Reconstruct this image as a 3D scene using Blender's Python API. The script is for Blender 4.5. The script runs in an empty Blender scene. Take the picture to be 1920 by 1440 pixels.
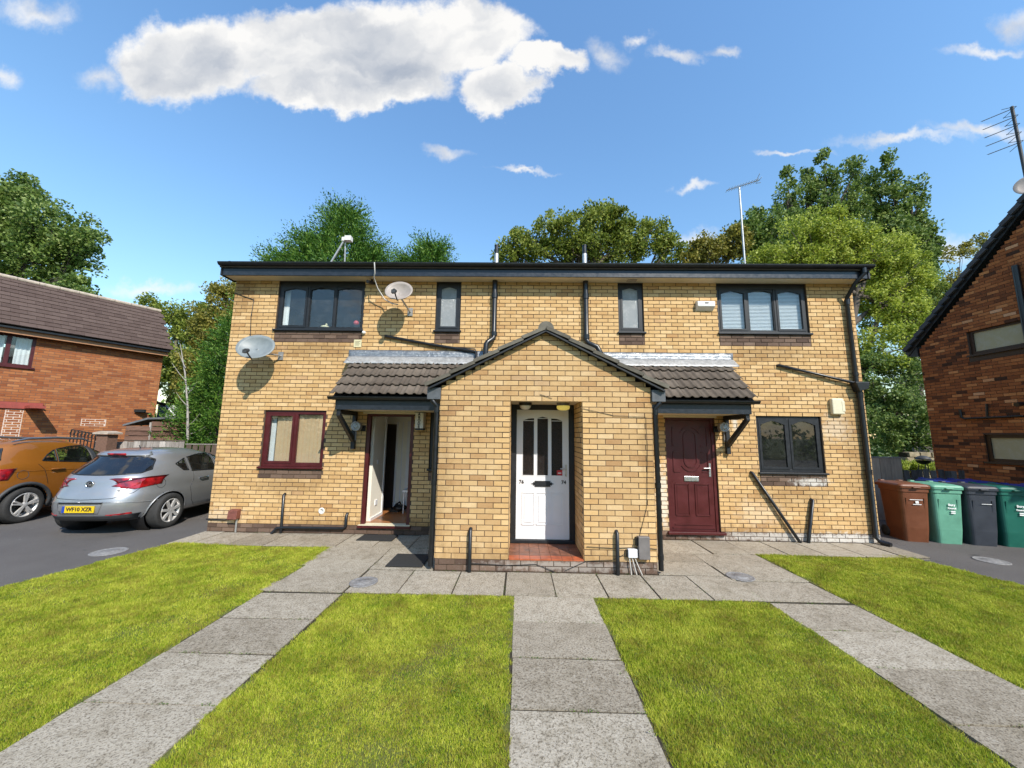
import bpy, bmesh, math, random
import numpy as np
from mathutils import Vector, Matrix
random.seed(7)
RNG = np.random.default_rng(11)
R = math.radians
scene = bpy.context.scene
COL = scene.collection

# ------------------------------------------------------------------ camera
CAM = np.array([-0.3891, -5.3521, 1.8456])
F_PX, TILT, YAW, ROLL = 697.18, 0.135089, -0.018175, 0.013007      # photo is 1920 x 1440
_c, _s, _ct, _st = math.cos(YAW), math.sin(YAW), math.cos(TILT), math.sin(TILT)
V_R = np.array([_c, -_s, 0.0]); V_F = np.array([_s * _ct, _c * _ct, _st]); V_U = np.array([-_s * _st, -_c * _st, _ct])
C_R = V_R * math.cos(ROLL) + V_U * math.sin(ROLL)
C_U = V_U * math.cos(ROLL) - V_R * math.sin(ROLL)
cam_data = bpy.data.cameras.new('camera')
cam_data.sensor_width = 36.0
cam_data.lens = F_PX / 1920 * 36.0
cam_data.clip_start = 0.05
cam_data.clip_end = 3000
cam = bpy.data.objects.new('camera', cam_data)
COL.objects.link(cam)
cam.matrix_world = Matrix(((C_R[0], C_U[0], -V_F[0], CAM[0]), (C_R[1], C_U[1], -V_F[1], CAM[1]),
                           (C_R[2], C_U[2], -V_F[2], CAM[2]), (0, 0, 0, 1)))
scene.camera = cam

def ray(px, py):
    return V_F + C_R * ((px - 960) / F_PX) - C_U * ((py - 720) / F_PX)
def at(px, py, y=None, x=None, z=None):
    """survey helper: where the sight line through a photo point meets the plane Y=y (or X=x, Z=z)"""
    d = ray(px, py)
    k = (y - CAM[1]) / d[1] if y is not None else (x - CAM[0]) / d[0] if x is not None else (z - CAM[2]) / d[2]
    return CAM + d * k

# ------------------------------------------------------------------ light
SUN_AZ, SUN_EL = 31.4, 41.2          # sun stands behind the camera, 31 degrees to its right
SUN_VEC = Vector((math.sin(R(SUN_AZ)) * math.cos(R(SUN_EL)), -math.cos(R(SUN_AZ)) * math.cos(R(SUN_EL)), math.sin(R(SUN_EL))))
sun_data = bpy.data.lights.new('sun', 'SUN')
sun_data.energy = 3.75
sun_data.angle = R(0.55)
sun_data.color = (1.0, 0.93, 0.82)
sun = bpy.data.objects.new('sun', sun_data)
COL.objects.link(sun)
sun.rotation_euler = (-SUN_VEC).to_track_quat('-Z', 'Y').to_euler()
SKY_STRENGTH = 0.15
scene.view_settings.view_transform = 'Standard'
scene.view_settings.look = 'None'
scene.view_settings.exposure = 0.62
scene.view_settings.gamma = 1.0
scene.view_settings.use_curve_mapping = False
scene.cycles.max_bounces = 7
scene.cycles.transparent_max_bounces = 12
scene.cycles.caustics_reflective = False
scene.cycles.caustics_refractive = False

def build_world():
    w = bpy.data.worlds.new('World'); scene.world = w; w.use_nodes = True
    nt = w.node_tree; nt.nodes.clear(); N = nt.nodes.new; L = nt.links.new
    out = N('ShaderNodeOutputWorld'); sky = N('ShaderNodeTexSky'); bg = N('ShaderNodeBackground')
    sky.sky_type = 'NISHITA'; sky.sun_disc = False
    sky.sun_elevation = R(SUN_EL); sky.sun_rotation = R(180 - SUN_AZ)
    sky.altitude = 60; sky.air_density = 2.05; sky.dust_density = 0.0; sky.ozone_density = 10.0
    L(sky.outputs[0], bg.inputs[0]); bg.inputs[1].default_value = SKY_STRENGTH
    geo = N('ShaderNodeTexCoord')
    sep = N('ShaderNodeSeparateXYZ'); L(geo.outputs['Generated'], sep.inputs[0])
    def M(op, a, b=None, clamp=False):
        n = N('ShaderNodeMath'); n.operation = op; n.use_clamp = clamp
        for i, v in enumerate((a, b)):
            if v is None: continue
            if isinstance(v, (int, float)): n.inputs[i].default_value = v
            else: L(v, n.inputs[i])
        return n.outputs[0]
    def V(op, a, b, out=0):
        n = N('ShaderNodeVectorMath'); n.operation = op
        for i, v in enumerate((a, b)):
            if isinstance(v, (tuple, list)): n.inputs[i].default_value = v
            elif v is not None: L(v, n.inputs[i])
        return n.outputs[out]
    def dot(v):
        n = N('ShaderNodeVectorMath'); n.operation = 'DOT_PRODUCT'; L(geo.outputs['Generated'], n.inputs[0]); n.inputs[1].default_value = tuple(v); return n.outputs[1]
    # flat chart of the sky to the north: sideways and height over distance, fixed in the world
    fw = M('MAXIMUM', dot(V_F), .08); cu, cw = M('DIVIDE', dot(C_R), fw), M('DIVIDE', dot(C_U), fw)
    def noise(vec, scale, detail, rough=0.55):
        n = N('ShaderNodeTexNoise'); L(vec, n.inputs['Vector'])
        n.inputs['Scale'].default_value = scale; n.inputs['Detail'].default_value = detail; n.inputs['Roughness'].default_value = rough
        return n
    # cloud masses: (photo px, py, half width px, half height px); the big cumulus first
    B = [(360, 110, 165, 88), (560, 90, 190, 85), (720, 85, 210, 100), (860, 70, 150, 85), (640, 160, 230, 48), (935, 168, 95, 44), (1020, 115, 80, 38),
         (185, 135, 60, 34), (70, 25, 95, 32), (5, 145, 40, 26), (1140, 98, 54, 32), (1200, 70, 40, 15), (1265, 95, 50, 15), (1345, 86, 40, 13), (840, 279, 56, 17),
         (985, 320, 75, 8), (1480, 282, 85, 8), (1690, 260, 150, 13), (1830, 247, 130, 17), (1845, 103, 110, 15), (1905, 55, 44, 42), (1290, 346, 45, 11), (1310, 447, 52, 22), (1780, 465, 75, 44), (280, 540, 110, 18)]
    blobs = [((px - 960) / F_PX, (720 - py) / F_PX, rw / F_PX, rh / F_PX) for px, py, rw, rh in B]
    cv = N('ShaderNodeCombineXYZ'); L(cu, cv.inputs[0]); L(cw, cv.inputs[1]); uv = cv.outputs[0]
    wn = noise(uv, 4.5, 2.0, .5); wv = V('SUBTRACT', wn.outputs['Color'], (.5, .5, .5))
    wn2 = noise(uv, 17.0, 4.0, .62); wv2 = V('SUBTRACT', wn2.outputs['Color'], (.5, .5, .5))
    p = V('ADD', uv, V('MULTIPLY', wv, (.16, .11, 0)))
    p = V('ADD', p, V('MULTIPLY', wv2, (.085, .07, 0)))
    cur = big = None
    for i_, (a0, e0, ra, re) in enumerate(blobs):
        q = N('ShaderNodeVectorMath'); q.operation = 'MULTIPLY_ADD'; L(p, q.inputs[0]); q.inputs[1].default_value = (1 / ra, 1 / re, 0); q.inputs[2].default_value = (-a0 / ra, -e0 / re, 0)
        n = N('ShaderNodeVectorMath'); n.operation = 'LENGTH'; L(q.outputs[0], n.inputs[0])
        cur = n.outputs[1] if cur is None else M('MINIMUM', cur, n.outputs[1])
        if i_ == 4: main = cur
        if i_ == 6: big, cur = cur, None
    dmain = M('SUBTRACT', 1.0, main); dbig = M('SUBTRACT', 1.0, big); dsm = M('SUBTRACT', 1.0, cur)
    # the same broken cloud goes on round the back of the sky
    bk = noise(V('MULTIPLY', geo.outputs['Generated'], (1.0, 1.0, 2.2)), 3.2, 5.0, .6)
    back = M('MULTIPLY', M('SUBTRACT', .1, sep.outputs[1]), 6.0, clamp=True)
    fb = noise(uv, 11.0, 5.0, .6); fbv = M('SUBTRACT', fb.outputs['Fac'], .5)
    def sstep(v, lo, hi, top):
        mr = N('ShaderNodeMapRange'); mr.interpolation_type = 'SMOOTHSTEP'; L(v, mr.inputs[0])
        for i_, v_ in enumerate((lo, hi, 0, top)): mr.inputs[i_ + 1].default_value = v_
        return mr.outputs[0]
    front = M('MULTIPLY', M('ADD', sep.outputs[1], -.02), 8.0, clamp=True)
    ab = sstep(M('ADD', dbig, M('MULTIPLY', fbv, .62)), -.02, .30, .97)
    asm = sstep(M('ADD', dsm, M('MULTIPLY', fbv, 1.3)), -.05, 1.1, .8)
    alpha = M('MULTIPLY', M('MAXIMUM', ab, asm), front)
    alpha = M('MAXIMUM', alpha, M('MULTIPLY', sstep(bk.outputs['Fac'], .54, .66, .95), back))
    # billows: each lump is bright towards the sun (up and right) and grey on its underside, the belly of the mass is greyest
    l0 = noise(V('MULTIPLY', p, (1.0, 1.6, 0)), 3.4, 4.0, .5); l1 = noise(V('MULTIPLY', V('ADD', p, (.035, .075, 0)), (1.0, 1.6, 0)), 3.4, 4.0, .5)
    emb = M('MULTIPLY', M('SUBTRACT', l0.outputs['Fac'], l1.outputs['Fac']), 2.4)
    belly = M('MULTIPLY', sstep(dmain, .05, .75, .60), M('MAXIMUM', M('ADD', .62, M('MULTIPLY', M('SUBTRACT', .93, cw), 3.2)), 0.0))
    lit = M('SUBTRACT', M('ADD', M('ADD', .98, emb), M('MULTIPLY', fbv, .35)), belly, clamp=True)
    mix = N('ShaderNodeMix'); mix.data_type = 'RGBA'; L(lit, mix.inputs['Factor'])
    mix.inputs['A'].default_value = (.30, .335, .395, 1); mix.inputs['B'].default_value = (.69, .68, .66, 1)
    cb = N('ShaderNodeBackground'); L(mix.outputs['Result'], cb.inputs[0]); cb.inputs[1].default_value = .95
    ms = N('ShaderNodeMixShader'); L(alpha, ms.inputs[0]); L(bg.outputs[0], ms.inputs[1]); L(cb.outputs[0], ms.inputs[2])
    L(ms.outputs[0], out.inputs[0])
build_world()

# ------------------------------------------------------------------ materials
MATS = {}
class NT:
    def __init__(s, name):
        m = bpy.data.materials.new(name); m.use_nodes = True; s.m = m; s.t = m.node_tree; s.t.nodes.clear()
        s.out = s.n('ShaderNodeOutputMaterial'); s.b = s.n('ShaderNodeBsdfPrincipled'); s.l(s.b.outputs[0], s.out.inputs[0])
        MATS[name] = m
    def n(s, k): return s.t.nodes.new(k)
    def l(s, a, b): s.t.links.new(a, b)
    def set(s, **k):
        for a, v in k.items(): s.b.inputs[a.replace('_', ' ')].default_value = v
    def math(s, op, a, b=None, clamp=False):
        n = s.n('ShaderNodeMath'); n.operation = op; n.use_clamp = clamp
        for i, v in enumerate((a, b)):
            if v is None: continue
            if isinstance(v, (int, float)): n.inputs[i].default_value = v
            else: s.l(v, n.inputs[i])
        return n.outputs[0]
    def pos(s):
        return s.n('ShaderNodeNewGeometry').outputs['Position']
    def objc(s): return s.n('ShaderNodeTexCoord').outputs['Object']
    def scale(s, v, k):
        n = s.n('ShaderNodeVectorMath'); n.operation = 'MULTIPLY'; s.l(v, n.inputs[0]); n.inputs[1].default_value = k; return n.outputs[0]
    def noise(s, v, scale, detail=4, rough=.55, dist=0):
        n = s.n('ShaderNodeTexNoise'); s.l(v, n.inputs['Vector']); n.inputs['Scale'].default_value = scale
        n.inputs['Detail'].default_value = detail; n.inputs['Roughness'].default_value = rough; n.inputs['Distortion'].default_value = dist
        return n.outputs['Fac']
    def voronoi(s, v, scale, feat='F1', out='Distance'):
        n = s.n('ShaderNodeTexVoronoi'); n.feature = feat; s.l(v, n.inputs['Vector']); n.inputs['Scale'].default_value = scale; return n.outputs[out]
    def ramp(s, f, stops, mode='LINEAR'):
        n = s.n('ShaderNodeValToRGB'); s.l(f, n.inputs[0]); r = n.color_ramp; r.interpolation = mode
        while len(r.elements) < len(stops): r.elements.new(.5)
        for e, (p, c) in zip(r.elements, stops): e.position = p; e.color = (*c, 1) if len(c) == 3 else c
        return n.outputs[0]
    def step(s, f, a, b, lo=0., hi=1.):
        n = s.n('ShaderNodeMapRange'); n.interpolation_type = 'SMOOTHSTEP'; s.l(f, n.inputs[0])
        for i, v in enumerate((a, b, lo, hi)): n.inputs[i + 1].default_value = v
        return n.outputs[0]
    def mix(s, f, a, b, mode='MIX'):
        n = s.n('ShaderNodeMix'); n.data_type = 'RGBA'; n.blend_type = mode
        if isinstance(f, (int, float)): n.inputs['Factor'].default_value = f
        else: s.l(f, n.inputs['Factor'])
        for k, v in (('A', a), ('B', b)):
            if isinstance(v, (tuple, list)): n.inputs[k].default_value = (*v, 1) if len(v) == 3 else v
            else: s.l(v, n.inputs[k])
        return n.outputs['Result']
    def color(s, c): s.l(c, s.b.inputs['Base Color'])
    def rough(s, f): s.l(f, s.b.inputs['Roughness'])
    def bump(s, h, strength=.3, dist=.01):
        n = s.n('ShaderNodeBump'); s.l(h, n.inputs['Height']); n.inputs['Strength'].default_value = strength; n.inputs['Distance'].default_value = dist
        s.l(n.outputs[0], s.b.inputs['Normal'])
    def island(s): return s.n('ShaderNodeNewGeometry').outputs['Random Per Island']
    def orand(s): return s.n('ShaderNodeObjectInfo').outputs['Random']

def simple(name, col, rough=.5, metal=0., var=.12, scale=6., bump=0., bscale=60., spec=.5, coat=0.):
    """plain painted / plastic / metal surface with a little procedural wear"""
    t = NT(name); t.set(Metallic=metal); t.b.inputs['Specular IOR Level'].default_value = spec
    p = t.pos(); f = t.noise(p, scale, 5, .6)
    lo = tuple(max(0, c * (1 - var)) for c in col); hi = tuple(min(1, c * (1 + var)) for c in col)
    t.color(t.ramp(f, [(.3, lo), (.7, hi)]))
    t.rough(t.step(f, .2, .8, max(.02, rough - .08), min(1, rough + .08)))
    if coat: t.set(Coat_Weight=coat, Coat_Roughness=.03)
    if bump: t.bump(t.noise(p, bscale, 4, .6), bump, .004)
    return t.m

def brick_mat(name, stops, joined, dark=(.1, .07, .05), darkp=0., stains=(), rough=.85, stain_col=(.72, .66, .56), grime=()):
    t = NT(name); t.set(Roughness=rough); t.b.inputs['Specular IOR Level'].default_value = .25
    rnd = t.island() if joined else t.orand()
    p = t.pos()
    base = t.ramp(rnd, stops)
    grain = t.noise(t.scale(p, (1.0, 1.0, 3.0)), 55, 5, .65)
    blot = t.noise(p, 9, 4, .6)
    big = t.noise(p, .8, 3, .5)
    c = t.mix(t.step(grain, .35, .75, 0, .35), base, (.62, .5, .34), 'MULTIPLY')
    c = t.mix(t.step(blot, .35, .7, 0, .30), c, (.78, .66, .52), 'MULTIPLY')
    c = t.mix(t.step(big, .4, .75, 0, .22), c, (.72, .66, .6), 'MULTIPLY')
    for (sx, sy, sz), (rx, ry, rz), amt in stains:
        q = t.n('ShaderNodeVectorMath'); q.operation = 'SUBTRACT'; t.l(p, q.inputs[0]); q.inputs[1].default_value = (sx, sy, sz)
        q2 = t.scale(q.outputs[0], (1 / rx, 1 / ry, 1 / rz))
        ln = t.n('ShaderNodeVectorMath'); ln.operation = 'LENGTH'; t.l(q2, ln.inputs[0])
        m = t.step(t.math('ADD', ln.outputs[1], t.math('MULTIPLY', t.math('SUBTRACT', t.noise(p, 13, 6, .7), .5), 2.6)), 1.15, .25, 0, amt)
        c = t.mix(m, c, stain_col)
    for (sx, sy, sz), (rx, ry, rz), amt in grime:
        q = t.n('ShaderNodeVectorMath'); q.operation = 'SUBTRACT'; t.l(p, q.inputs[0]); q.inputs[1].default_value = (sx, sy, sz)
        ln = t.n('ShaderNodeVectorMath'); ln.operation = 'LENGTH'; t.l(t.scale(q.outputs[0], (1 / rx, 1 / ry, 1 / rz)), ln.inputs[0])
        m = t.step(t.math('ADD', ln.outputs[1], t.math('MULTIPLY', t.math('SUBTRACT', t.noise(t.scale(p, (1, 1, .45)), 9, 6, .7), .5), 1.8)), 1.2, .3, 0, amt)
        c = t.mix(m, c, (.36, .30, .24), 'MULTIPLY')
    t.color(c)
    t.bump(t.math('ADD', t.math('MULTIPLY', grain, .7), blot), .7, .008)
    return t.m

def glass(name, tint=(.9, .95, .95), rough=.02, dirt=.06, strength=1.0, bump=0., opaque=0., dark=(.02, .022, .025)):
    """thin window pane: clear layer + mirror by angle + a film of dust"""
    t = NT(name); t.t.nodes.remove(t.b)
    tr = t.n('ShaderNodeBsdfTransparent'); tr.inputs[0].default_value = (*tint, 1)
    gl = t.n('ShaderNodeBsdfGlossy'); gl.inputs['Roughness'].default_value = rough
    df = t.n('ShaderNodeBsdfDiffuse'); df.inputs[0].default_value = (.5, .5, .48, 1)
    fr = t.n('ShaderNodeLayerWeight'); fr.inputs['Blend'].default_value = .5; fo = t.math('ADD', .045, t.math('MULTIPLY', t.math('POWER', fr.outputs['Facing'], 5.0), .9))
    if bump:
        bp = t.n('ShaderNodeBump'); bp.inputs['Strength'].default_value = bump; bp.inputs['Distance'].default_value = .02
        t.l(t.noise(t.pos(), 38, 2, .5, 1.5), bp.inputs['Height'])
        t.l(bp.outputs[0], gl.inputs['Normal']); t.l(bp.outputs[0], fr.inputs['Normal'])
    src = tr.outputs[0]
    if opaque:
        dk = t.n('ShaderNodeBsdfDiffuse'); dk.inputs[0].default_value = (*dark, 1)
        mo = t.n('ShaderNodeMixShader'); mo.inputs[0].default_value = opaque; t.l(src, mo.inputs[1]); t.l(dk.outputs[0], mo.inputs[2]); src = mo.outputs[0]
    m0 = t.n('ShaderNodeMixShader'); t.l(t.step(t.noise(t.pos(), 7, 5, .7), .4, .8, dirt * .3, dirt), m0.inputs[0]); t.l(src, m0.inputs[1]); t.l(df.outputs[0], m0.inputs[2])
    m1 = t.n('ShaderNodeMixShader'); t.l(t.math('MULTIPLY', fo, 1.25 * strength, clamp=True), m1.inputs[0]); t.l(m0.outputs[0], m1.inputs[1]); t.l(gl.outputs[0], m1.inputs[2])
    t.l(m1.outputs[0], t.out.inputs[0])
    return t.m

def leaf_mat(name, stops, trans=.35, rough=.55):
    t = NT(name); t.set(Roughness=rough); t.b.inputs['Specular IOR Level'].default_value = .35
    f = t.math('ADD', t.math('MULTIPLY', t.island(), .7), t.math('MULTIPLY', t.noise(t.pos(), .55, 2, .5), .5))
    c = t.ramp(f, stops); t.color(c)
    tl = t.n('ShaderNodeBsdfTranslucent'); t.l(c, tl.inputs[0])
    ms = t.n('ShaderNodeMixShader'); ms.inputs[0].default_value = trans
    t.l(t.b.outputs[0], ms.inputs[1]); t.l(tl.outputs[0], ms.inputs[2]); t.l(ms.outputs[0], t.out.inputs[0])
    return t.m

# ------------------------------------------------------------------ mesh building
class MB:
    def __init__(s): s.v = []; s.f = []; s.sm = []
    def add(s, vs, fs, smooth=False):
        o = len(s.v); s.v += [tuple(map(float, v)) for v in vs]; s.f += [tuple(i + o for i in f) for f in fs]; s.sm += [smooth] * len(fs); return s
    def box(s, x0, x1, y0, y1, z0, z1):
        if x1 < x0: x0, x1 = x1, x0
        if y1 < y0: y0, y1 = y1, y0
        if z1 < z0: z0, z1 = z1, z0
        return s.add([(x0, y0, z0), (x1, y0, z0), (x1, y1, z0), (x0, y1, z0), (x0, y0, z1), (x1, y0, z1), (x1, y1, z1), (x0, y1, z1)],
                     [(0, 3, 2, 1), (4, 5, 6, 7), (0, 1, 5, 4), (1, 2, 6, 5), (2, 3, 7, 6), (3, 0, 4, 7)])
    def bar(s, a, b, w, h, up=(0, 0, 1)):
        a, b = Vector(a), Vector(b); d = (b - a).normalized(); up = Vector(up)
        if abs(d.dot(up)) > .98: up = Vector((0, 1, 0))
        x = d.cross(up).normalized() * w / 2; y = x.cross(d).normalized() * h / 2
        vs = [p + i * x + j * y for p in (a, b) for i, j in ((-1, -1), (1, -1), (1, 1), (-1, 1))]
        return s.add(vs, [(0, 3, 2, 1), (4, 5, 6, 7), (0, 1, 5, 4), (1, 2, 6, 5), (2, 3, 7, 6), (3, 0, 4, 7)])
    def prism(s, poly, d, smooth=False):
        """closed polygon of 3-D points pushed along vector d"""
        n = len(poly); d = Vector(d); a = [Vector(p) for p in poly]
        nrm = Vector((0, 0, 0))
        for i in range(n): nrm += (a[i] - a[0]).cross(a[(i + 1) % n] - a[0])
        if nrm.dot(d) < 0: a.reverse()
        vs = a + [p + d for p in a]
        fs = [tuple(range(n))[::-1], tuple(range(n, 2 * n))] + [(i, (i + 1) % n, (i + 1) % n + n, i + n) for i in range(n)]
        return s.add(vs, fs)
    def tube(s, path, r, n=10, caps=True):
        P = [Vector(p) for p in path]; rs = r if isinstance(r, (list, tuple)) else [r] * len(P)
        T = [(P[min(i + 1, len(P) - 1)] - P[max(i - 1, 0)]).normalized() for i in range(len(P))]
        u = T[0].orthogonal().normalized(); vs = []
        for i, p in enumerate(P):
            u = (u - T[i] * u.dot(T[i])).normalized(); w = T[i].cross(u)
            vs += [p + (u * math.cos(2 * math.pi * k / n) + w * math.sin(2 * math.pi * k / n)) * rs[i] for k in range(n)]
        fs = [(i * n + k, i * n + (k + 1) % n, (i + 1) * n + (k + 1) % n, (i + 1) * n + k) for i in range(len(P) - 1) for k in range(n)]
        s.add(vs, fs, True)
        if caps: s.add([vs[k] for k in range(n)], [tuple(range(n))[::-1]]); s.add(vs[-n:], [tuple(range(n))])
        return s
    def lathe(s, prof, c, axis=(0, 0, 1), n=24, caps=True):
        """profile [(r, h)] turned about an axis through c"""
        c = Vector(c); a = Vector(axis).normalized(); u = a.orthogonal().normalized(); w = a.cross(u); vs = []
        for r, h in prof:
            vs += [c + a * h + (u * math.cos(2 * math.pi * k / n) + w * math.sin(2 * math.pi * k / n)) * r for k in range(n)]
        fs = [(i * n + k, i * n + (k + 1) % n, (i + 1) * n + (k + 1) % n, (i + 1) * n + k) for i in range(len(prof) - 1) for k in range(n)]
        s.add(vs, fs, True)
        if caps: s.add(vs[:n], [tuple(range(n))[::-1]]); s.add(vs[-n:], [tuple(range(n))])
        return s
    def ball(s, c, r, n=14, sq=(1, 1, 1)):
        m = n // 2; vs = []; c = Vector(c)
        for i in range(m + 1):
            t = math.pi * i / m
            vs += [c + Vector((math.sin(t) * math.cos(2 * math.pi * k / n) * sq[0], math.sin(t) * math.sin(2 * math.pi * k / n) * sq[1], math.cos(t) * sq[2])) * r for k in range(n)]
        fs = [(i * n + k, (i + 1) * n + k, (i + 1) * n + (k + 1) % n, i * n + (k + 1) % n) for i in range(m) for k in range(n)]
        return s.add(vs, fs, True)
    def mesh(s, name):
        me = bpy.data.meshes.new(name); me.from_pydata(s.v, [], s.f)
        me.polygons.foreach_set('use_smooth', s.sm); me.update(); return me
    def build(s, name, mat, parent=None, local=False, bevel=0., **k):
        return obj(name, s.mesh(name), mat, parent, local, bevel, **k)

def tag(o, label=None, cat=None, group=None, kind=None):
    if label: o['label'] = label
    if cat: o['category'] = cat
    if group: o['group'] = group
    if kind: o['kind'] = kind
    return o
def obj(name, me, mat, parent=None, local=False, bevel=0., loc=None, label=None, cat=None, group=None, kind=None):
    if mat is not None and len(me.materials) == 0: me.materials.append(MATS[mat] if isinstance(mat, str) else mat)
    o = bpy.data.objects.new(name, me); COL.objects.link(o)
    if loc is not None: o.location = loc
    if parent is not None:
        o.parent = parent
        if not local and parent.parent is None: o.matrix_parent_inverse = parent.matrix_basis.inverted()
    if bevel:
        b = o.modifiers.new('bevel', 'BEVEL'); b.width = bevel; b.segments = 2; b.limit_method = 'ANGLE'; b.angle_limit = R(40)
    return tag(o, label, cat, group, kind)
def empty(name, loc, label, cat, group=None, rz=0.):
    o = bpy.data.objects.new(name, None); COL.objects.link(o); o.location = loc; o.rotation_euler = (0, 0, rz)
    o.empty_display_size = .1
    return tag(o, label, cat, group)
def np_mesh(name, verts, faces, smooth=False):
    """faces: (n,3) or (n,4) array"""
    me = bpy.data.meshes.new(name); nf, k = faces.shape
    me.vertices.add(len(verts)); me.vertices.foreach_set('co', np.ascontiguousarray(verts, np.float32).ravel())
    me.loops.add(nf * k); me.loops.foreach_set('vertex_index', np.ascontiguousarray(faces, np.int32).ravel())
    me.polygons.add(nf); me.polygons.foreach_set('loop_start', np.arange(nf, dtype=np.int32) * k)
    me.polygons.foreach_set('loop_total', np.full(nf, k, np.int32))
    me.polygons.foreach_set('use_smooth', np.full(nf, smooth, bool))
    me.update(calc_edges=True); me.validate(); return me
def text_mesh(txt, size, depth=.003, align='CENTER', shear=0., bold=0.):
    cu = bpy.data.curves.new('t', 'FONT'); cu.body = txt; cu.size = size; cu.align_x = align; cu.align_y = 'CENTER'; cu.extrude = depth; cu.shear = shear
    cu.offset = bold; cu.resolution_u = 3
    o = bpy.data.objects.new('t', cu); COL.objects.link(o)
    dg = bpy.context.evaluated_depsgraph_get(); me = bpy.data.meshes.new_from_object(o.evaluated_get(dg))
    bpy.data.objects.remove(o); bpy.data.curves.remove(cu); return me
def lettering(name, txt, size, M4, mat, parent, local=False, **k):
    me = text_mesh(txt, size, **k); me.transform(M4); me.materials.clear(); return obj(name, me, mat, parent, local)
def facing(loc, right, up):
    r = Vector(right).normalized(); u = Vector(up).normalized(); n = r.cross(u)
    return Matrix(((r.x, u.x, n.x, loc[0]), (r.y, u.y, n.y, loc[1]), (r.z, u.z, n.z, loc[2]), (0, 0, 0, 1)))

BOX6 = [(0, 3, 2, 1), (4, 5, 6, 7), (0, 1, 5, 4), (1, 2, 6, 5), (2, 3, 7, 6), (3, 0, 4, 7)]
def subtract(iv, cuts):
    out = [iv]
    for a, b in cuts:
        nx = []
        for x0, x1 in out:
            if b <= x0 or a >= x1: nx.append((x0, x1)); continue
            if a > x0: nx.append((x0, a))
            if b < x1: nx.append((b, x1))
        out = nx
    return out
def lay_bricks(u0, u1, z0, z1, cuts=(), top=None, CH=.075, BL=.225, J=.0125, phase=0., first=0):
    """stretcher bond: list of (u0,u1,z0,z1,full) with openings cut out; top(u_centre) limits the height"""
    out = []; n = int(round((z1 - z0) / CH))
    for k in range(n):
        a, b = z0 + k * CH, z0 + (k + 1) * CH; zm = (a + b) / 2
        cx = [(c[0], c[1]) for c in cuts if c[2] < zm < c[3]]
        off = ((k + first) % 2) * BL / 2 + phase
        i0 = int(math.floor((u0 - off) / BL)) - 1
        u = off + i0 * BL
        while u < u1:
            x0, x1 = max(u, u0), min(u + BL, u1)
            if x1 - x0 > .02:
                for p, q in subtract((x0, x1), cx):
                    if top is not None:
                        lo, hi = top(a + .012)
                        p, q = max(p, lo), min(q, hi)
                    if q - p > .03: out.append((p + J / 2, q - J / 2, a + J / 2, b - J / 2, abs(q - p - BL) < 1e-4))
            u += BL
    return out
def bricks_mesh(name, rects, origin, U, N, proud=.008, deep=.03, jit=.0024, seed=1):
    """one mesh of many bricks; U along the wall, N outward"""
    rg = np.random.default_rng(seed); a = np.array([r[:4] for r in rects], float); n = len(a)
    U = np.array(U, float); N = np.array(N, float); O = np.array(origin, float)
    d = proud + rg.uniform(-jit, jit, n)
    vs = np.zeros((n, 8, 3)); tilt = rg.uniform(-.0015, .0015, (n, 2))
    for i, (ui, zi, di) in enumerate([(0, 2, 0), (1, 2, 0), (1, 2, 1), (0, 2, 1), (0, 3, 0), (1, 3, 0), (1, 3, 1), (0, 3, 1)]):
        dd = d + tilt[:, 0] * (1 if ui else -1) if di == 0 else np.full(n, -deep)
        vs[:, i] = O + a[:, ui, None] * U + dd[:, None] * N; vs[:, i, 2] += a[:, zi]
    f = np.array(BOX6)[[0, 1, 2, 3, 5]]
    cr = np.cross(U, [0, 0, 1]); flip = cr @ N < 0
    if flip: f = f[:, ::-1]
    faces = (np.arange(n)[:, None, None] * 8 + f[None]).reshape(-1, 4)
    return np_mesh(name, vs.reshape(-1, 3), faces)

# ------------------------------------------------------------------ palette
BUFF = [(0, (.445, .265, .125)), (.12, (.53, .335, .158)), (.3, (.575, .382, .186)), (.6, (.61, .415, .208)), (.85, (.64, .445, .232)), (.97, (.69, .50, .28)), (1, (.50, .33, .18))]
WALL_ST = [((2.27, 1.74, .75), (.14, .3, .75), .85), ((5.0, 1.74, 1.05), (.38, .3, .10), .95), ((5.6, 1.74, .06), (1.0, .3, .13), .9), ((4.3, 1.74, .08), (1.6, .3, .10), .7),
           ((5.55, 1.74, 2.05), (.35, .3, .3), .35), ((4.0, 1.74, .5), (.5, .3, .3), .22), ((3.68, 1.74, 2.1), (.06, .3, .2), .8), ((-2.6, 1.74, .08), (.9, .3, .07), .35), ((-5.9, 1.74, .25), (.5, .3, .2), .3)]
brick_mat('buff_brick', BUFF, False, grime=[((0, 0, .1), (1.7, .6, .3), .5), ((-1.5, 0, 1.4), (.22, .6, 1.3), .4), ((1.5, 0, 1.8), (.22, .6, .9), .4)])
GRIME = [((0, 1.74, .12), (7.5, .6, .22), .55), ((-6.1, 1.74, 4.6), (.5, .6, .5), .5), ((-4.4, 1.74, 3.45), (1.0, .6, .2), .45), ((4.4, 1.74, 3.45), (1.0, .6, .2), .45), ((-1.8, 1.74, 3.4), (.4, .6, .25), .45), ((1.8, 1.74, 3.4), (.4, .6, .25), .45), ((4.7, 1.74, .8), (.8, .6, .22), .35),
         ((-4.7, 1.74, .85), (.8, .6, .2), .4), ((0, 0, .1), (1.7, .6, .25), .5), ((-1.5, 0, 1.4), (.22, .6, 1.3), .4), ((1.5, 0, 1.8), (.22, .6, .9), .4), ((5.9, 1.74, 1.8), (.3, .6, 1.8), .35)]
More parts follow.
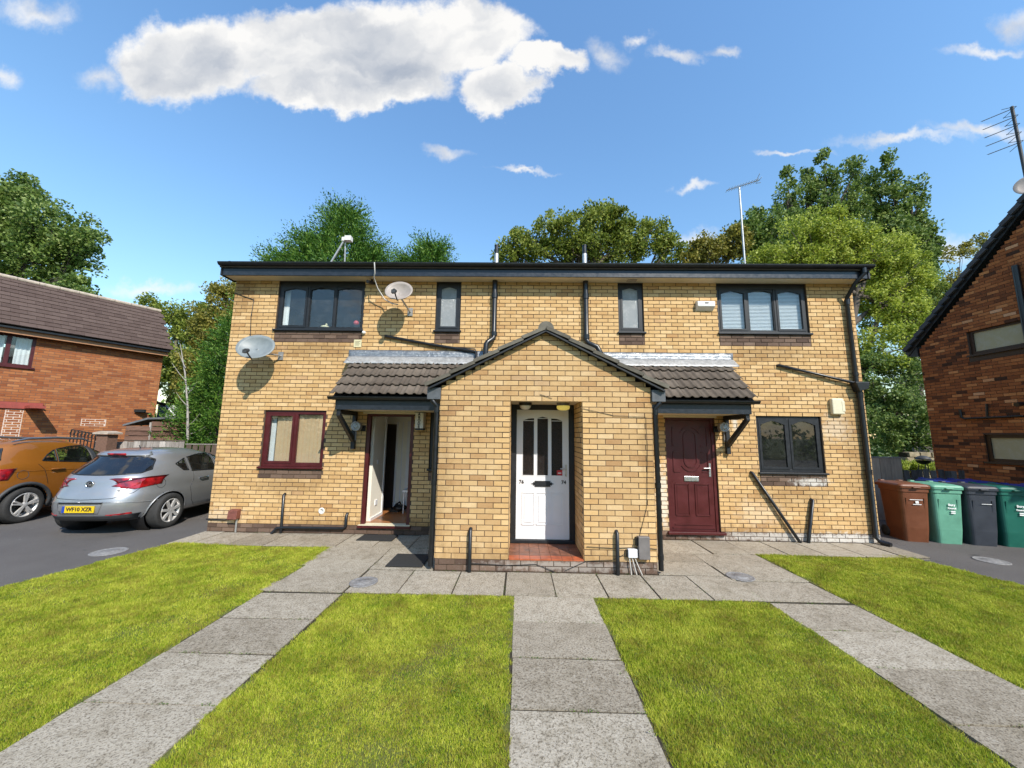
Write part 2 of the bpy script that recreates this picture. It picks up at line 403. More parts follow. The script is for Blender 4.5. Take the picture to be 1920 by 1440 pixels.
brick_mat('buff_brick_field', [(0, (0.510, 0.299, 0.130)), (.07, (0.581, 0.367, 0.164)), (.4, (0.643, 0.425, 0.197)), (.8, (0.694, 0.468, 0.227)), (.97, (0.750, 0.531, 0.281)), (1, (0.551, 0.347, 0.176))], True, stains=WALL_ST, grime=GRIME)
DARKB = [(0, (.10, .065, .05)), (.5, (.15, .10, .075)), (1, (.21, .145, .11))]
brick_mat('dark_brick', DARKB, True, stains=WALL_ST[1:4] + [((.3, 0, .08), (1.3, .3, .08), .35)], stain_col=(.62, .58, .52))
REDB = [(0, (0.273, 0.087, 0.035)), (.3, (0.357, 0.128, 0.049)), (.6, (0.410, 0.158, 0.061)), (.85, (0.473, 0.204, 0.083)), (1, (0.284, 0.107, 0.050))]
brick_mat('red_brick_field', REDB, True)
MULTI = [(0, (0.055, 0.028, 0.018)), (.07, (0.125, 0.047, 0.022)), (.2, (0.248, 0.083, 0.031)), (.6, (0.345, 0.121, 0.043)), (.87, (0.428, 0.159, 0.056)), (.975, (0.580, 0.255, 0.100)), (1, (0.690, 0.414, 0.250))]
brick_mat('multi_brick', MULTI, False)
brick_mat('multi_brick_field', MULTI, True)
simple('mortar', (.098, .066, .043), .95, 0, .3, 20, .4)
simple('red_mortar', (.17, .095, .065), .95, 0, .25, 20, .4)
simple('dark_mortar', (.09, .055, .04), .95, 0, .25, 20, .4)
simple('pointing_white', (.62, .5, .42), .95, 0, .2, 20, .3)
simple('black_plastic', (.010, .011, .013), .34, 0, .3, 9)
simple('black_paint', (.010, .0115, .0145), .5, 0, .35, 12, .15, 40)
simple('fascia_paint', (.016, .020, .028), .35, 0, .45, 16)
simple('grey_box', (.085, .092, .10), .5, 0, .25, 9)
simple('grey_plastic', (.16, .145, .14), .5, 0, .15, 9)
simple('white_upvc', (.76, .77, .80), .35, 0, .04, 3)
simple('white_plastic', (.72, .70, .66), .45, 0, .06, 8)
simple('soffit_board', (.74, .64, .47), .6, 0, .1, 2)
simple('cream_plastic', (.70, .64, .46), .5, 0, .08, 8)
simple('maroon_upvc', (.070, .0075, .009), .42, 0, .2, 5, .12, 90)
simple('dark_interior', (.03, .02, .015), .8)
simple('hall_wall', (.85, .82, .73), .8, 0, .05, 2)
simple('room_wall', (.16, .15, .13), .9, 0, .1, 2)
simple('laminate', (.34, .14, .05), .35, 0, .25, 14)
simple('steel', (.55, .55, .56), .32, .9, .1, 20)
simple('dull_steel', (.42, .42, .42), .5, .8, .2, 30)
simple('chrome', (.75, .75, .76), .15, 1., .05, 20)
simple('galvanised', (.46, .46, .45), .45, .7, .2, 20)
simple('rubber_mat', (.022, .022, .022), .9, 0, .3, 60, .5, 200)
simple('cable_white', (.55, .53, .49), .5)
simple('cable_black', (.012, .012, .012), .5)
simple('concrete_cap', (.42, .35, .28), .9, 0, .25, 10, .4)
simple('dish_grey', (.20, .225, .23), .45, 0, .12, 10)
simple('dish_pale', (.33, .285, .25), .5, 0, .12, 10)
simple('rust_paint', (.17, .055, .04), .6, 0, .3, 20)
simple('sign_yellow', (.62, .56, .34), .6, 0, .06, 20)
t = NT('lamp_yellow'); t.set(Roughness=.3); t.b.inputs['Base Color'].default_value = (.62, .50, .10, 1); t.b.inputs['Emission Color'].default_value = (1, .78, .18, 1); t.b.inputs['Emission Strength'].default_value = .25
simple('red_print', (.52, .02, .03), .5, 0, .05)
simple('ink', (.03, .02, .02), .6)
simple('white_print', (.78, .78, .76), .6)
simple('blind_cream', (.66, .44, .24), .8, 0, .06, 6)
simple('blind_white', (.78, .78, .78), .55, 0, .04, 6)
simple('curtain_white', (.80, .80, .78), .8, 0, .05, 6)
simple('red_ball', (.55, .06, .07), .4)
simple('ivory', (.70, .62, .38), .4)
simple('quarry_tile', (.40, .10, .04), .45, 0, .3, 8, .15)
simple('quarry_tile_worn', (.20, .085, .05), .5, 0, .45, 9, .2)
simple('lead', (.40, .42, .44), .55, .25, .3, 14, .4, 30)
glass('pane_clear', (.93, .96, .97), .015, .05, 1.0)
glass('pane_dark', (.55, .58, .60), .015, .05, 1.2)
glass('pane_pattern', (.30, .22, .17), .05, .02, .8, bump=.9, opaque=.6, dark=(.015, .008, .005))
glass('pane_frosted', (.8, .85, .88), .18, .45, .8, bump=.8, opaque=.5, dark=(.35, .38, .40))
t = NT('silver_flashing'); t.set(Metallic=.55, Roughness=.42)
p = t.pos(); f = t.noise(t.scale(p, (1, 1, 2.5)), 7, 6, .7, .8)
t.color(t.ramp(f, [(.3, (.13, .145, .17)), (.5, (.23, .245, .26)), (.7, (.36, .37, .37))])); t.bump(t.noise(p, 14, 5, .6, .6), .7, .02)
t = NT('silver_paint'); t.set(Metallic=.2, Roughness=.5)
p = t.pos(); f = t.noise(t.scale(p, (1, 1, 1)), 11, 6, .75, .8)
t.color(t.ramp(f, [(.3, (.19, .185, .18)), (.5, (.34, .335, .325)), (.7, (.50, .495, .48))])); t.bump(t.noise(p, 20, 5, .6), .35, .006)
def tile_mat(name, a, b, moss):
    t = NT(name); t.set(Roughness=.88); t.b.inputs['Specular IOR Level'].default_value = .25
    p = t.pos(); f = t.noise(p, 7, 6, .65); g = t.noise(p, 60, 4, .7); r = t.orand()
    c = t.ramp(t.math('ADD', t.math('MULTIPLY', f, .7), t.math('MULTIPLY', r, .3)), [(.25, a), (.7, b)])
    c = t.mix(t.step(g, .5, .75, 0, .4), c, moss); t.color(c); t.bump(t.math('ADD', f, g), .4, .006)
    return t.m
tile_mat('concrete_tile', (.078, .060, .047), (.155, .124, .098), (.16, .135, .105))
tile_mat('verge_tile', (.075, .066, .052), (.17, .155, .125), (.20, .19, .13))
tile_mat('brown_tile', (.072, .047, .039), (.115, .080, .067), (.10, .078, .066))
tile_mat('slate_tile', (.05, .055, .065), (.08, .085, .10), (.07, .07, .07))
tile_mat('roof_tile_far', (.09, .07, .06), (.13, .10, .085), (.12, .11, .09))
def wood_mat(name, a, b, sc=(9, 9, .8)):
    t = NT(name); t.set(Roughness=.85); p = t.pos()
    f = t.noise(t.scale(p, sc), 3.5, 6, .7, .6); g = t.noise(p, 4, 3, .5)
    c = t.ramp(t.math('ADD', t.math('MULTIPLY', f, .75), t.math('MULTIPLY', t.orand(), .3)), [(.3, a), (.75, b)])
    t.color(t.mix(t.step(g, .45, .75, 0, .35), c, (.6, .58, .55), 'MULTIPLY')); t.bump(f, .5, .006); return t.m
wood_mat('fence_black', (.022, .019, .018), (.16, .145, .135))
wood_mat('fence_brown', (.22, .16, .12), (.44, .34, .26))
wood_mat('fence_pale', (.11, .09, .075), (.50, .46, .42))
wood_mat('fence_dark', (.06, .042, .03), (.14, .10, .075))
wood_mat('shed_board', (.07, .033, .02), (.27, .155, .11), (.8, .8, 9))
wood_mat('bark', (.07, .055, .045), (.16, .13, .11))
wood_mat('bark_pale', (.20, .18, .155), (.42, .39, .35))
simple('felt_roof', (.14, .15, .16), .9, 0, .25, 10, .3)
# ground
def ground_mats():
    t = NT('asphalt'); t.set(Roughness=.9); p = t.pos()
    g = t.noise(p, 130, 3, .7); m = t.noise(p, 1.1, 5, .6); v = t.voronoi(p, 210)
    c = t.ramp(g, [(.3, (.074, .067, .063)), (.7, (.18, .166, .156))]); c = t.mix(t.step(m, .35, .7, 0, .45), c, (.66, .65, .66), 'MULTIPLY')
    c = t.mix(t.step(t.noise(t.scale(p, (1, 2.2, 1)), 2.3, 4, .6), .66, .72, 0, .55), c, (.03, .03, .031)); c = t.mix(t.step(t.noise(t.scale(p, (1, 3, 1)), 5.5, 6, .75), .66, .76, 0, .35), c, (.26, .25, .24)); c = t.mix(t.step(t.voronoi(t.scale(p, (1, 1.3, 1)), 2.1), .055, .03, 0, .5), c, (.34, .33, .31)); t.color(c)
    t.bump(t.math('ADD', g, v), .7, .008)
    t = NT('slab'); t.set(Roughness=.9); p = t.pos(); t.b.inputs['Specular IOR Level'].default_value = .2
    sp = t.noise(p, 62, 5, .8); v = t.voronoi(p, 58); m = t.noise(p, 2.2, 5, .6); st = t.noise(p, 9, 5, .65)
    c = t.ramp(t.math('ADD', t.math('MULTIPLY', m, .6), t.math('MULTIPLY', t.orand(), .4)), [(.2, (.275, .235, .178)), (.5, (.385, .338, .265)), (.9, (.49, .44, .355))])
    c = t.mix(t.step(st, .42, .72, 0, .6), c, (.55, .52, .46), 'MULTIPLY'); c = t.mix(t.step(t.noise(p, 26, 4, .7), .55, .75, 0, .35), c, (.62, .58, .50))
    c = t.mix(t.step(sp, .50, .60, 0, .85), c, (.30, .27, .24), 'MULTIPLY'); c = t.mix(t.step(t.noise(p, 1.3, 6, .7), .50, .68, 0, .45), c, (.58, .55, .48), 'MULTIPLY'); c = t.mix(t.step(t.noise(p, 4.5, 7, .8), .62, .70, 0, .4), c, (.20, .19, .13))
    c = t.mix(t.step(v, .22, .06, 0, .6), c, (.25, .22, .19), 'MULTIPLY')
    c = t.mix(t.step(sp, .42, .30, 0, .5), c, (.62, .60, .56))
    t.color(c); t.bump(t.math('ADD', sp, t.math('MULTIPLY', v, .6)), .6, .006)
    t = NT('soil'); t.set(Roughness=1); p = t.pos()
    t.color(t.ramp(t.noise(p, 22, 5, .7), [(.3, (.020, .016, .010)), (.7, (.055, .042, .024))])); t.bump(t.noise(p, 60, 4, .7), .8, .01)
    t = NT('lawn_base'); t.set(Roughness=1); p = t.pos()
    c = t.ramp(t.noise(p, 60, 4, .7), [(.3, (.06, .075, .012)), (.7, (.17, .19, .03))])
    t.color(t.mix(t.step(t.noise(p, 3, 5, .65), .45, .7, 0, .6), c, (.12, .085, .03))); t.bump(t.noise(p, 90, 4, .7), .8, .01)
    t = NT('grass_blade'); t.set(Roughness=.6); t.b.inputs['Specular IOR Level'].default_value = .25; p = t.pos()
    a = t.noise(p, 1.7, 4, .6); b = t.noise(p, 8, 6, .72); r = t.island()
    f = t.math('ADD', t.math('ADD', t.math('MULTIPLY', a, .62), t.math('MULTIPLY', b, .72)), t.math('MULTIPLY', r, .42))
    c = t.ramp(f, [(.45, (.055, .125, .006)), (.62, (.165, .265, .012)), (.80, (.35, .425, .026)), (1.0, (.60, .61, .09))])
    br = t.step(t.math('ADD', t.noise(p, 3.1, 7, .75), t.math('MULTIPLY', r, .26)), .60, .80, 0, .72)
    c = t.mix(br, c, (.25, .19, .04)); t.color(c)
    tl = t.n('ShaderNodeBsdfTranslucent'); t.l(c, tl.inputs[0]); ms = t.n('ShaderNodeMixShader'); ms.inputs[0].default_value = .35
    t.l(t.b.outputs[0], ms.inputs[1]); t.l(tl.outputs[0], ms.inputs[2]); t.l(ms.outputs[0], t.out.inputs[0])
    t = NT('field'); t.set(Roughness=1); p = t.pos()
    t.color(t.ramp(t.noise(p, 3, 6, .7), [(.3, (.05, .075, .015)), (.7, (.13, .15, .03))])); t.bump(t.noise(p, 20, 5, .7), .8, .05)
    t = NT('iron_cover'); t.set(Roughness=.7, Metallic=.2); p = t.pos()
    t.color(t.ramp(t.noise(p, 30, 5, .7), [(.3, (.16, .15, .145)), (.7, (.34, .33, .32))])); t.bump(t.voronoi(p, 45), .8, .006)
ground_mats()
# leaves
leaf_mat('leaf_poplar', [(.2, (0.042, 0.090, 0.017)), (.5, (0.108, 0.180, 0.031)), (.8, (0.228, 0.312, 0.066)), (1, (0.432, 0.504, 0.192))], .4)
leaf_mat('leaf_dark', [(.2, (0.044, 0.090, 0.020)), (.5, (0.100, 0.169, 0.037)), (.8, (0.213, 0.294, 0.069)), (1, (0.375, 0.450, 0.150))], .4)
leaf_mat('leaf_mid', [(.2, (0.072, 0.114, 0.017)), (.5, (0.162, 0.216, 0.031)), (.8, (0.300, 0.348, 0.054)), (1, (0.480, 0.504, 0.120))], .42)
leaf_mat('leaf_lime', [(.2, (.125, .180, .018)), (.5, (.28, .35, .040)), (.8, (.46, .52, .075)), (1, (.62, .66, .17))], .48)
leaf_mat('leaf_olive', [(.2, (0.092, 0.103, 0.016)), (.5, (0.207, 0.201, 0.032)), (.8, (0.345, 0.310, 0.057)), (1, (0.483, 0.425, 0.127))], .4)
leaf_mat('leaf_conifer', [(.2, (0.021, 0.069, 0.009)), (.5, (0.057, 0.149, 0.018)), (.8, (0.127, 0.253, 0.032)), (1, (0.230, 0.356, 0.057))], .25)
# cars, bins
def car_paint(name, col, metal, flake=.0):
    t = NT(name); t.set(Metallic=metal, Roughness=.38, Coat_Weight=1.0, Coat_Roughness=.04)
    p = t.objc(); f = t.noise(p, 3, 4, .6)
    t.color(t.ramp(f, [(.3, tuple(c * .93 for c in col)), (.7, tuple(min(1, c * 1.04) for c in col))])); return t.m
car_paint('paint_silver', (.37, .375, .385), .62)
car_paint('paint_orange', (.36, .125, .012), .35)
simple('tyre', (.032, .031, .030), .85, 0, .25, 20, .3, 120)
simple('alloy', (.62, .60, .58), .35, .35, .1, 20)
simple('car_black', (.012, .012, .013), .45, 0, .2, 10)
simple('car_trim', (.045, .047, .05), .6, 0, .15, 10)
simple('seat_cloth', (.03, .03, .033), .9, 0, .2, 10)
simple('rail_silver', (.33, .35, .38), .35, .8, .05, 10)
glass('car_glass', (.62, .68, .68), .01, .03, 1.6)
glass('car_glass_dark', (.10, .11, .12), .01, .02, 1.9, opaque=.6, dark=(.01, .012, .016))
t = NT('tail_lens'); t.set(Roughness=.08, Coat_Weight=1.0); p = t.objc()
t.color(t.ramp(t.noise(p, 9, 3, .5), [(.35, (.10, .002, .004)), (.6, (.42, .010, .014)), (.75, (.60, .03, .03))]))
simple('tail_dark', (.05, .004, .006), .12, 0, .2, 8)
simple('plate_yellow', (.72, .50, .01), .4, 0, .03)
simple('plate_blue', (.02, .06, .35), .4)
for nm, c in (('bin_brown', (.155, .052, .022)), ('bin_green_light', (.13, .34, .235)), ('bin_grey', (.040, .046, .058)), ('bin_green', (.012, .12, .085)), ('bin_blue', (.010, .022, .22))):
    simple(nm, c, .42, 0, .14, 5, .12, 50)
simple('fascia_tan', (.40, .20, .10), .6, 0, .12, 6)
simple('red_band', (.30, .06, .045), .7, 0, .2, 6)
simple('frame_brown', (.035, .018, .010), .5, 0, .2, 10)
glass('pane_obscure', (.5, .5, .4), .2, .5, .6, opaque=.8, dark=(.46, .44, .26))
leaf_mat('clover', [(.2, (.05, .11, .012)), (.6, (.10, .19, .02)), (1, (.22, .32, .05))], .3)
simple('stone_buff', (.27, .22, .14), .95, 0, .35, 6, .5, 25)

# ------------------------------------------------------------------ ground
WY = 1.74                                     # outer face of the main front wall; porch front is Y = 0
def sheet(name, poly, z, mat, kind='structure', label=None, parent=None):
    m = MB(); n = len(poly); m.add([(x, y, z) for x, y in poly], [tuple(range(n))]); return m.build(name, mat, parent, kind=kind, label=label)
me = MB(); G_ = 60
xs = [-900, -200, -60, -30, -15, 0, 15, 30, 60, 200, 900]
me.add([(x, y, -.16) for y in xs for x in xs], [(j * 11 + i, j * 11 + i + 1, (j + 1) * 11 + i + 1, (j + 1) * 11 + i) for j in range(10) for i in range(10)])
me.build('ground', 'field', kind='structure', label='rough grassland the estate stands on')
DL = [(-6.02, 1.0), (-6.16, 1.72), (-6.16, 12.0), (-30, 12.0), (-30, -14), (-9.2, -14), (-6.45, -.81)]
sheet('driveway', DL, -.03, 'asphalt', label='dark asphalt driveway left of the house with parked cars')
DR = [(5.90, 1.04), (6.9, -3.1), (9.5, -14), (34, -14), (34, 4.6), (6.16, 4.6), (6.16, 1.66)]
sheet('driveway', DR, -.03, 'asphalt', label='dark asphalt drive right of the house under the bins')
sheet('road', [(-30, -14), (34, -14), (34, -24), (-30, -24)], -.034, 'asphalt', label='asphalt road in front of the lawns')
# paving slabs -----------------------------------------------------------
m = MB()
for x0, x1, y0, y1 in ((-3.36, -2.39, -14, -.76), (-.44, .51, -14, -.76), (2.46, 3.44, -14, -.76), (-3.43, 3.43, -.76, 0), (-3.43, -1.5, 0, .95), (1.5, 3.43, 0, .95), (-6.16, 6.16, .95, 1.75)):
    m.add([(x0, y0, -.011), (x1, y0, -.011), (x1, y1, -.011), (x0, y1, -.011)], [(0, 1, 2, 3)])
pav = m.build('paving', 'soil', kind='structure', label='concrete slab paving round the porch and three paths')
SLABM = {}
def slab(x0, x1, y0, y1, cut=None):
    g = .009; w, d = round(x1 - x0 - 2 * g, 3), round(y1 - y0 - 2 * g, 3)
    if (w, d) not in SLABM:
        m = MB(); m.box(-w / 2, w / 2, -d / 2, d / 2, -.05, 0); SLABM[(w, d)] = m.mesh('slab')
    o = obj('slab', SLABM[(w, d)], 'slab', pav)
    o.location = ((x0 + x1) / 2 + random.uniform(-.005, .005), (y0 + y1) / 2, random.uniform(-.006, .004))
    o.rotation_euler = (random.uniform(-.007, .007), random.uniform(-.006, .006), random.uniform(-.007, .007))
    return o
for (xa, xb) in ((-3.35, -2.40), (-.43, .50), (2.47, 3.43)):               # three paths to the street
    y = -.80 if xa != -.43 else -.76
    while y > -5.2: slab(xa, xb, y - .598, y); y -= .598
    sheet('path', [(xa, -14), (xb, -14), (xb, y), (xa, y)], -.004, 'slab', label={-3.35: 'left path running out to the road', -.43: 'centre path running out to the road', 2.47: 'right path running out to the road'}[xa])
x = -2.40
for xb in (-1.78, -1.14, -.53, .07, .68, 1.27, 1.88, 2.47): slab(x, xb, -.76, -.012); x = xb     # row before the porch
for sx in (-1, 1):                                                          # courts beside the porch
    ys = [-.76, -.16, .40, .95]
    for a, b in zip(ys, ys[1:]): slab(*sorted((sx * 3.42, sx * 2.42)), a, b)
    for a, b in ((-.0, .55), (.55, .95)):
        slab(*sorted((sx * 2.42, sx * 1.53)), a, b)
    xx = 1.53
    for w in (.61, .61, .61, .6, .6, .6, .6, .6):
        e = min(xx + w, 6.15)
        if e - xx > .1: slab(*sorted((sx * xx, sx * e)), .95, 1.725)
        xx = e
# lawns ------------------------------------------------------------------
LAWNS = [('grass lawn left of the left path beside the driveway', [(-3.37, .94), (-6.02, .99), (-6.44, -.81), (-7.3, -4.4), (-7.8, -6), (-3.37, -6)], [(-3.37, .94), (-6.02, .99), (-6.44, -.81), (-7.15, -3.8), (-3.37, -3.8)]),
         ('grass lawn between the left path and the centre path', [(-2.38, -.80), (-.445, -.80), (-.445, -6), (-2.38, -6)], [(-2.38, -.80), (-.445, -.80), (-.445, -3.9), (-2.38, -3.9)]),
         ('grass lawn between the centre path and the right path', [(.515, -.78), (2.455, -.78), (2.455, -6), (.515, -6)], [(.515, -.78), (2.455, -.78), (2.455, -3.9), (.515, -3.9)]),
         ('grass lawn right of the right path beside the bins', [(3.45, .95), (5.88, 1.03), (6.12, -.18), (7.4, -6), (3.45, -6)], [(3.45, .95), (5.88, 1.03), (6.12, -.18), (6.75, -3.6), (3.45, -3.6)])]
def inside(poly, x, y):
    r = np.zeros(len(x), bool); n = len(poly)
    for i in range(n):
        (x0, y0), (x1, y1) = poly[i], poly[(i + 1) % n]
        c = ((y0 > y) != (y1 > y)); r ^= c & (x < (x1 - x0) * (y - y0) / (y1 - y0 + 1e-12) + x0)
    return r
def grass(poly, dens, seed):
    rg = np.random.default_rng(seed); P = np.array(poly); lo, hi = P.min(0) - .03, P.max(0) + .03
    n = int((hi - lo).prod() * dens); x = rg.uniform(lo[0], hi[0], n); y = rg.uniform(lo[1], hi[1], n)
    c = P.mean(0); jx = rg.normal(0, .020, n) + .024 * np.sin(y * 9 + np.sin(y * 23)) + .012 * np.sin(y * 41); jy = rg.normal(0, .018, n) + .014 * np.sin(x * 11 + np.sin(x * 29))
    k = inside(poly, x + jx, y + jy); x, y = x[k], y[k]
    far = np.clip((y + 3.2) / 4.2, 0, 1); keep = rg.random(len(x)) > far * .45; x, y, far = x[keep], y[keep], far[keep]; n = len(x)
    bald = np.sin(x * 3.1 + 2 * np.sin(y * 2.3)) * np.sin(y * 3.7 + 1.5 * np.sin(x * 2.9)) + .5 * np.sin(x * 9.7 + y * 4) * np.sin(y * 11.3 - x * 3)
    kp = rg.random(n) > .55 * np.clip((bald - .35) * 1.6, 0, 1); x, y, far = x[kp], y[kp], far[kp]; n = len(x)
    h = rg.uniform(.009, .024, n) * (1 + .3 * np.sin(x * 2.1 + 1.3 * np.sin(y * 1.7))) * (1 + .2 * far)
    w = rg.uniform(.0018, .0034, n) * (1 + .7 * far); a = rg.uniform(0, 2 * np.pi, n); ln = np.abs(rg.normal(0, .75, n)) * h + .1 * h; b = rg.uniform(0, 2 * np.pi, n)
    z0 = -.008 + .012 * np.sin(x * 1.3 + y) * np.sin(y * 1.9 - x * .6)
    v = np.zeros((n, 3, 3))
    v[:, 0] = np.stack([x + np.cos(a) * w, y + np.sin(a) * w, z0 - .004], 1)
    v[:, 1] = np.stack([x - np.cos(a) * w, y - np.sin(a) * w, z0 - .004], 1)
    v[:, 2] = np.stack([x + np.cos(b) * ln, y + np.sin(b) * ln, z0 + h], 1)
    return np_mesh('grass', v.reshape(-1, 3), np.arange(n * 3).reshape(-1, 3))
for i, (lb, base, blade) in enumerate(LAWNS):
    # gently uneven bed
    P = np.array(base); lo, hi = P.min(0), P.max(0); gx = np.linspace(lo[0], hi[0], 60); gy = np.linspace(lo[1], hi[1], 70)
    cb_ = P.mean(0); bm = bmesh.new(); bm.faces.new([bm.verts.new((px_ + .03 * np.sign(px_ - cb_[0]), py_ + .03 * np.sign(py_ - cb_[1]), 0)) for px_, py_ in base])
    for q in range(24):
        t_ = (q + .5) / 24; 
        for co, no in (((lo[0] + (hi[0] - lo[0]) * t_, 0, 0), (1, 0, 0)), ((0, lo[1] + (hi[1] - lo[1]) * t_, 0), (0, 1, 0))):
            bmesh.ops.bisect_plane(bm, geom=bm.verts[:] + bm.edges[:] + bm.faces[:], plane_co=co, plane_no=no)
    for v in bm.verts: v.co.z = -.010 + .012 * math.sin(v.co.x * 1.3 + v.co.y) * math.sin(v.co.y * 1.9 - v.co.x * .6)
    bmesh.ops.recalc_face_normals(bm, faces=bm.faces[:])
    me = bpy.data.meshes.new('lawn'); bm.to_mesh(me); bm.free()
    if me.polygons[0].normal.z < 0: me.flip_normals()
    obj('lawn', me, 'lawn_base', kind='structure', label=lb.replace('grass lawn', 'mown lawn bed'))
    obj('grass', grass(blade, 36000, 40 + i), 'grass_blade', kind='stuff', label=lb.replace('lawn', 'blades of the lawn'), cat='grass')
# clover and plantain among the grass, moss and weeds in the joints
def weeds(name, label, X, Y, z, size, n_leaf, seed, flat=.25):
    rg = np.random.default_rng(seed); n = len(X); k = n_leaf
    x = np.repeat(X, k) + rg.normal(0, size * .9, n * k); y = np.repeat(Y, k) + rg.normal(0, size * .9, n * k); zz = z + np.abs(rg.normal(0, size * .5, n * k))
    a = rg.uniform(0, 2 * np.pi, n * k); L = size * rg.uniform(.5, 1.2, n * k); D = np.stack([np.cos(a), np.sin(a), rg.uniform(0, flat * 2, n * k)], 1); S = np.stack([-np.sin(a), np.cos(a), rg.normal(0, .2, n * k)], 1); P = np.stack([x, y, zz], 1)
    v = np.stack([P - D * L[:, None] * .5, P + S * L[:, None] * .35, P + D * L[:, None] * .5, P - S * L[:, None] * .35], 1)
    obj(name, np_mesh(name, v.reshape(-1, 3), np.arange(n * k * 4).reshape(-1, 4)), 'clover', kind='stuff', label=label, cat='plants')
rgw = np.random.default_rng(5); X_, Y_ = [], []
for lb, base, blade in LAWNS:
    P = np.array(blade); lo, hi = P.min(0), P.max(0); n = int((hi - lo).prod() * 26); c_ = rgw.uniform(lo, hi, (n, 2)); c_ = c_[inside(blade, c_[:, 0], c_[:, 1])]
    for q in c_[:: 1]:
        m_ = rgw.integers(1, 9); X_ += list(q[0] + rgw.normal(0, .05, m_)); Y_ += list(q[1] + rgw.normal(0, .05, m_))
weeds('clover', 'clover leaves scattered through the lawns', np.array(X_), np.array(Y_), .010, .011, 3, 6)
X_, Y_ = [], []
def joint(x0, y0, x1, y1, d):
    L_ = math.hypot(x1 - x0, y1 - y0)
    for q in range(int(L_ * d)):
        t_ = rgw.random()
        if math.sin(13 * (x0 + (x1 - x0) * t_) + 7 * (y0 + (y1 - y0) * t_)) + rgw.normal(0, .5) > .55: X_.append(x0 + (x1 - x0) * t_ + rgw.normal(0, .004)); Y_.append(y0 + (y1 - y0) * t_ + rgw.normal(0, .004))
for k in range(6):
    for xa, xb, y0 in ((-3.35, -2.40, -.80), (-.43, .50, -.76), (2.47, 3.43, -.80)): joint(xa, y0 - k * .598, xb, y0 - k * .598, 60)
joint(-6.1, 1.73, -1.6, 1.73, 45); joint(1.6, 1.73, 6.1, 1.73, 45); joint(-1.5, -.01, 1.5, -.01, 50); joint(-3.4, .95, -1.6, .95, 30); joint(1.6, .95, 3.4, .95, 30); joint(-2.4, -.76, -2.4, .9, 30); joint(2.44, -.76, 2.44, .9, 30)
for x_ in (-1.78, -1.14, -.53, .07, .68, 1.27, 1.88): joint(x_, -.76, x_, 0, 40)
weeds('joint_weeds', 'moss and tiny weeds in the paving joints', np.array(X_), np.array(Y_), -.004, .010, 4, 8)
# covers and mats
def cover(px, py, r, label, z=-.028, sq=None):
    p = at(px, py, z=0); m = MB(); m.lathe([(r, 0), (r, .006), (r * .93, .008), (r * .9, .005), (r * .5, .005), (r * .48, .009), (.001, .009)], (p[0], p[1], z), n=28, caps=False)
    m.build('drain_cover', 'iron_cover', label=label, cat='drain cover')
cover(205, 1031, .22, 'round iron drain cover set in the left driveway')
cover(1858, 1048, .20, 'round pale drain cover set in the right drive')
cover(682, 1092, .17, 'round drain cover in the paving left of the porch', .004)
cover(1388, 1082, .17, 'worn round drain cover in the paving right of the porch', .004)
m = MB(); m.box(-3.16, -2.54, 1.30, 1.66, .004, .018); m.build('door_mat', 'rubber_mat', bevel=.004, label='dark rubber mat below the open left door', cat='door mat')
m = MB(); m.box(-2.22, -1.70, .08, .62, .004, .016); m.build('door_mat', 'rubber_mat', bevel=.004, label='dark rubber mat beside the left wall of the porch', cat='door mat')

# ------------------------------------------------------------------ the yellow brick house
HX = 6.135; HB = 9.6
house = empty('yellow_brick_house', (0, 5.5, 0), 'two storey yellow brick house with gabled centre porch', 'house')
def H(m, name, mat, parent=house, **k): return m.build(name, mat, parent, **k)
BIGW, SMW = (3.50, 5.24), (1.56, 2.05)
OPEN = [(-5.24, -3.50, 3.84, 4.86), (-2.05, -1.56, 3.84, 4.86), (1.56, 2.05, 3.84, 4.86), (3.50, 5.24, 3.84, 4.86),
        (-5.27, -4.08, 1.16, 2.25), (4.08, 5.28, 1.19, 2.25), (-3.28, -2.38, .12, 2.22), (2.38, 3.30, .12, 2.22), (-2.06, -1.56, 1.16, 2.25), (-.45, .45, .12, 2.3)]
def panel(m, u0, u1, z0, z1, opens, y0, y1):
    xs = sorted({u0, u1, *[c for o in opens for c in o[:2] if u0 < c < u1]}); zs = sorted({z0, z1, *[c for o in opens for c in o[2:] if z0 < c < z1]})
    for a, b in zip(xs, xs[1:]):
        run = None
        for c, d in zip(zs, zs[1:]):
            xm, zm = (a + b) / 2, (c + d) / 2
            if any(o[0] < xm < o[1] and o[2] < zm < o[3] for o in opens):
                if run: m.box(a, b, y0, y1, *run); run = None
            else: run = (run[0], d) if run else (c, d)
        if run: m.box(a, b, y0, y1, *run)
m = MB(); panel(m, -HX, HX, -.1, 4.88, OPEN, WY + .006, WY + .26)
m.box(-HX, -HX + .25, WY + .26, HB, -.1, 4.88); m.box(HX - .25, HX, WY + .26, HB, -.1, 4.88); m.box(-HX, HX, HB, HB + .25, -.1, 4.88)
wall = H(m, 'wall', 'mortar')
SILLS = [(a, b, z - .24 if z > 3 else .975, z) for a, b, z, _ in OPEN[:6] + OPEN[8:9]]
cutsF = OPEN + SILLS + [(-1.5, 1.5, 0, 2.45)]
rects = lay_bricks(-HX, HX, .15, 4.875, cutsF)
obj('brick_field', bricks_mesh('brick_field', rects, (0, WY + .006, 0), (1, 0, 0), (0, -1, 0), seed=3), 'buff_brick_field', wall, kind='stuff')
rects = lay_bricks(-HX, HX, 0, .15, [(-1.5, 1.5, 0, 1)])
for s in SILLS: rects += lay_bricks(s[0] - .0, s[1] + .0, s[2], s[3] - .01, phase=s[0])
obj('dark_brick_field', bricks_mesh('brick_field', rects, (0, WY + .006, 0), (1, 0, 0), (0, -1, 0), proud=.009, seed=4), 'dark_brick', wall, kind='stuff')
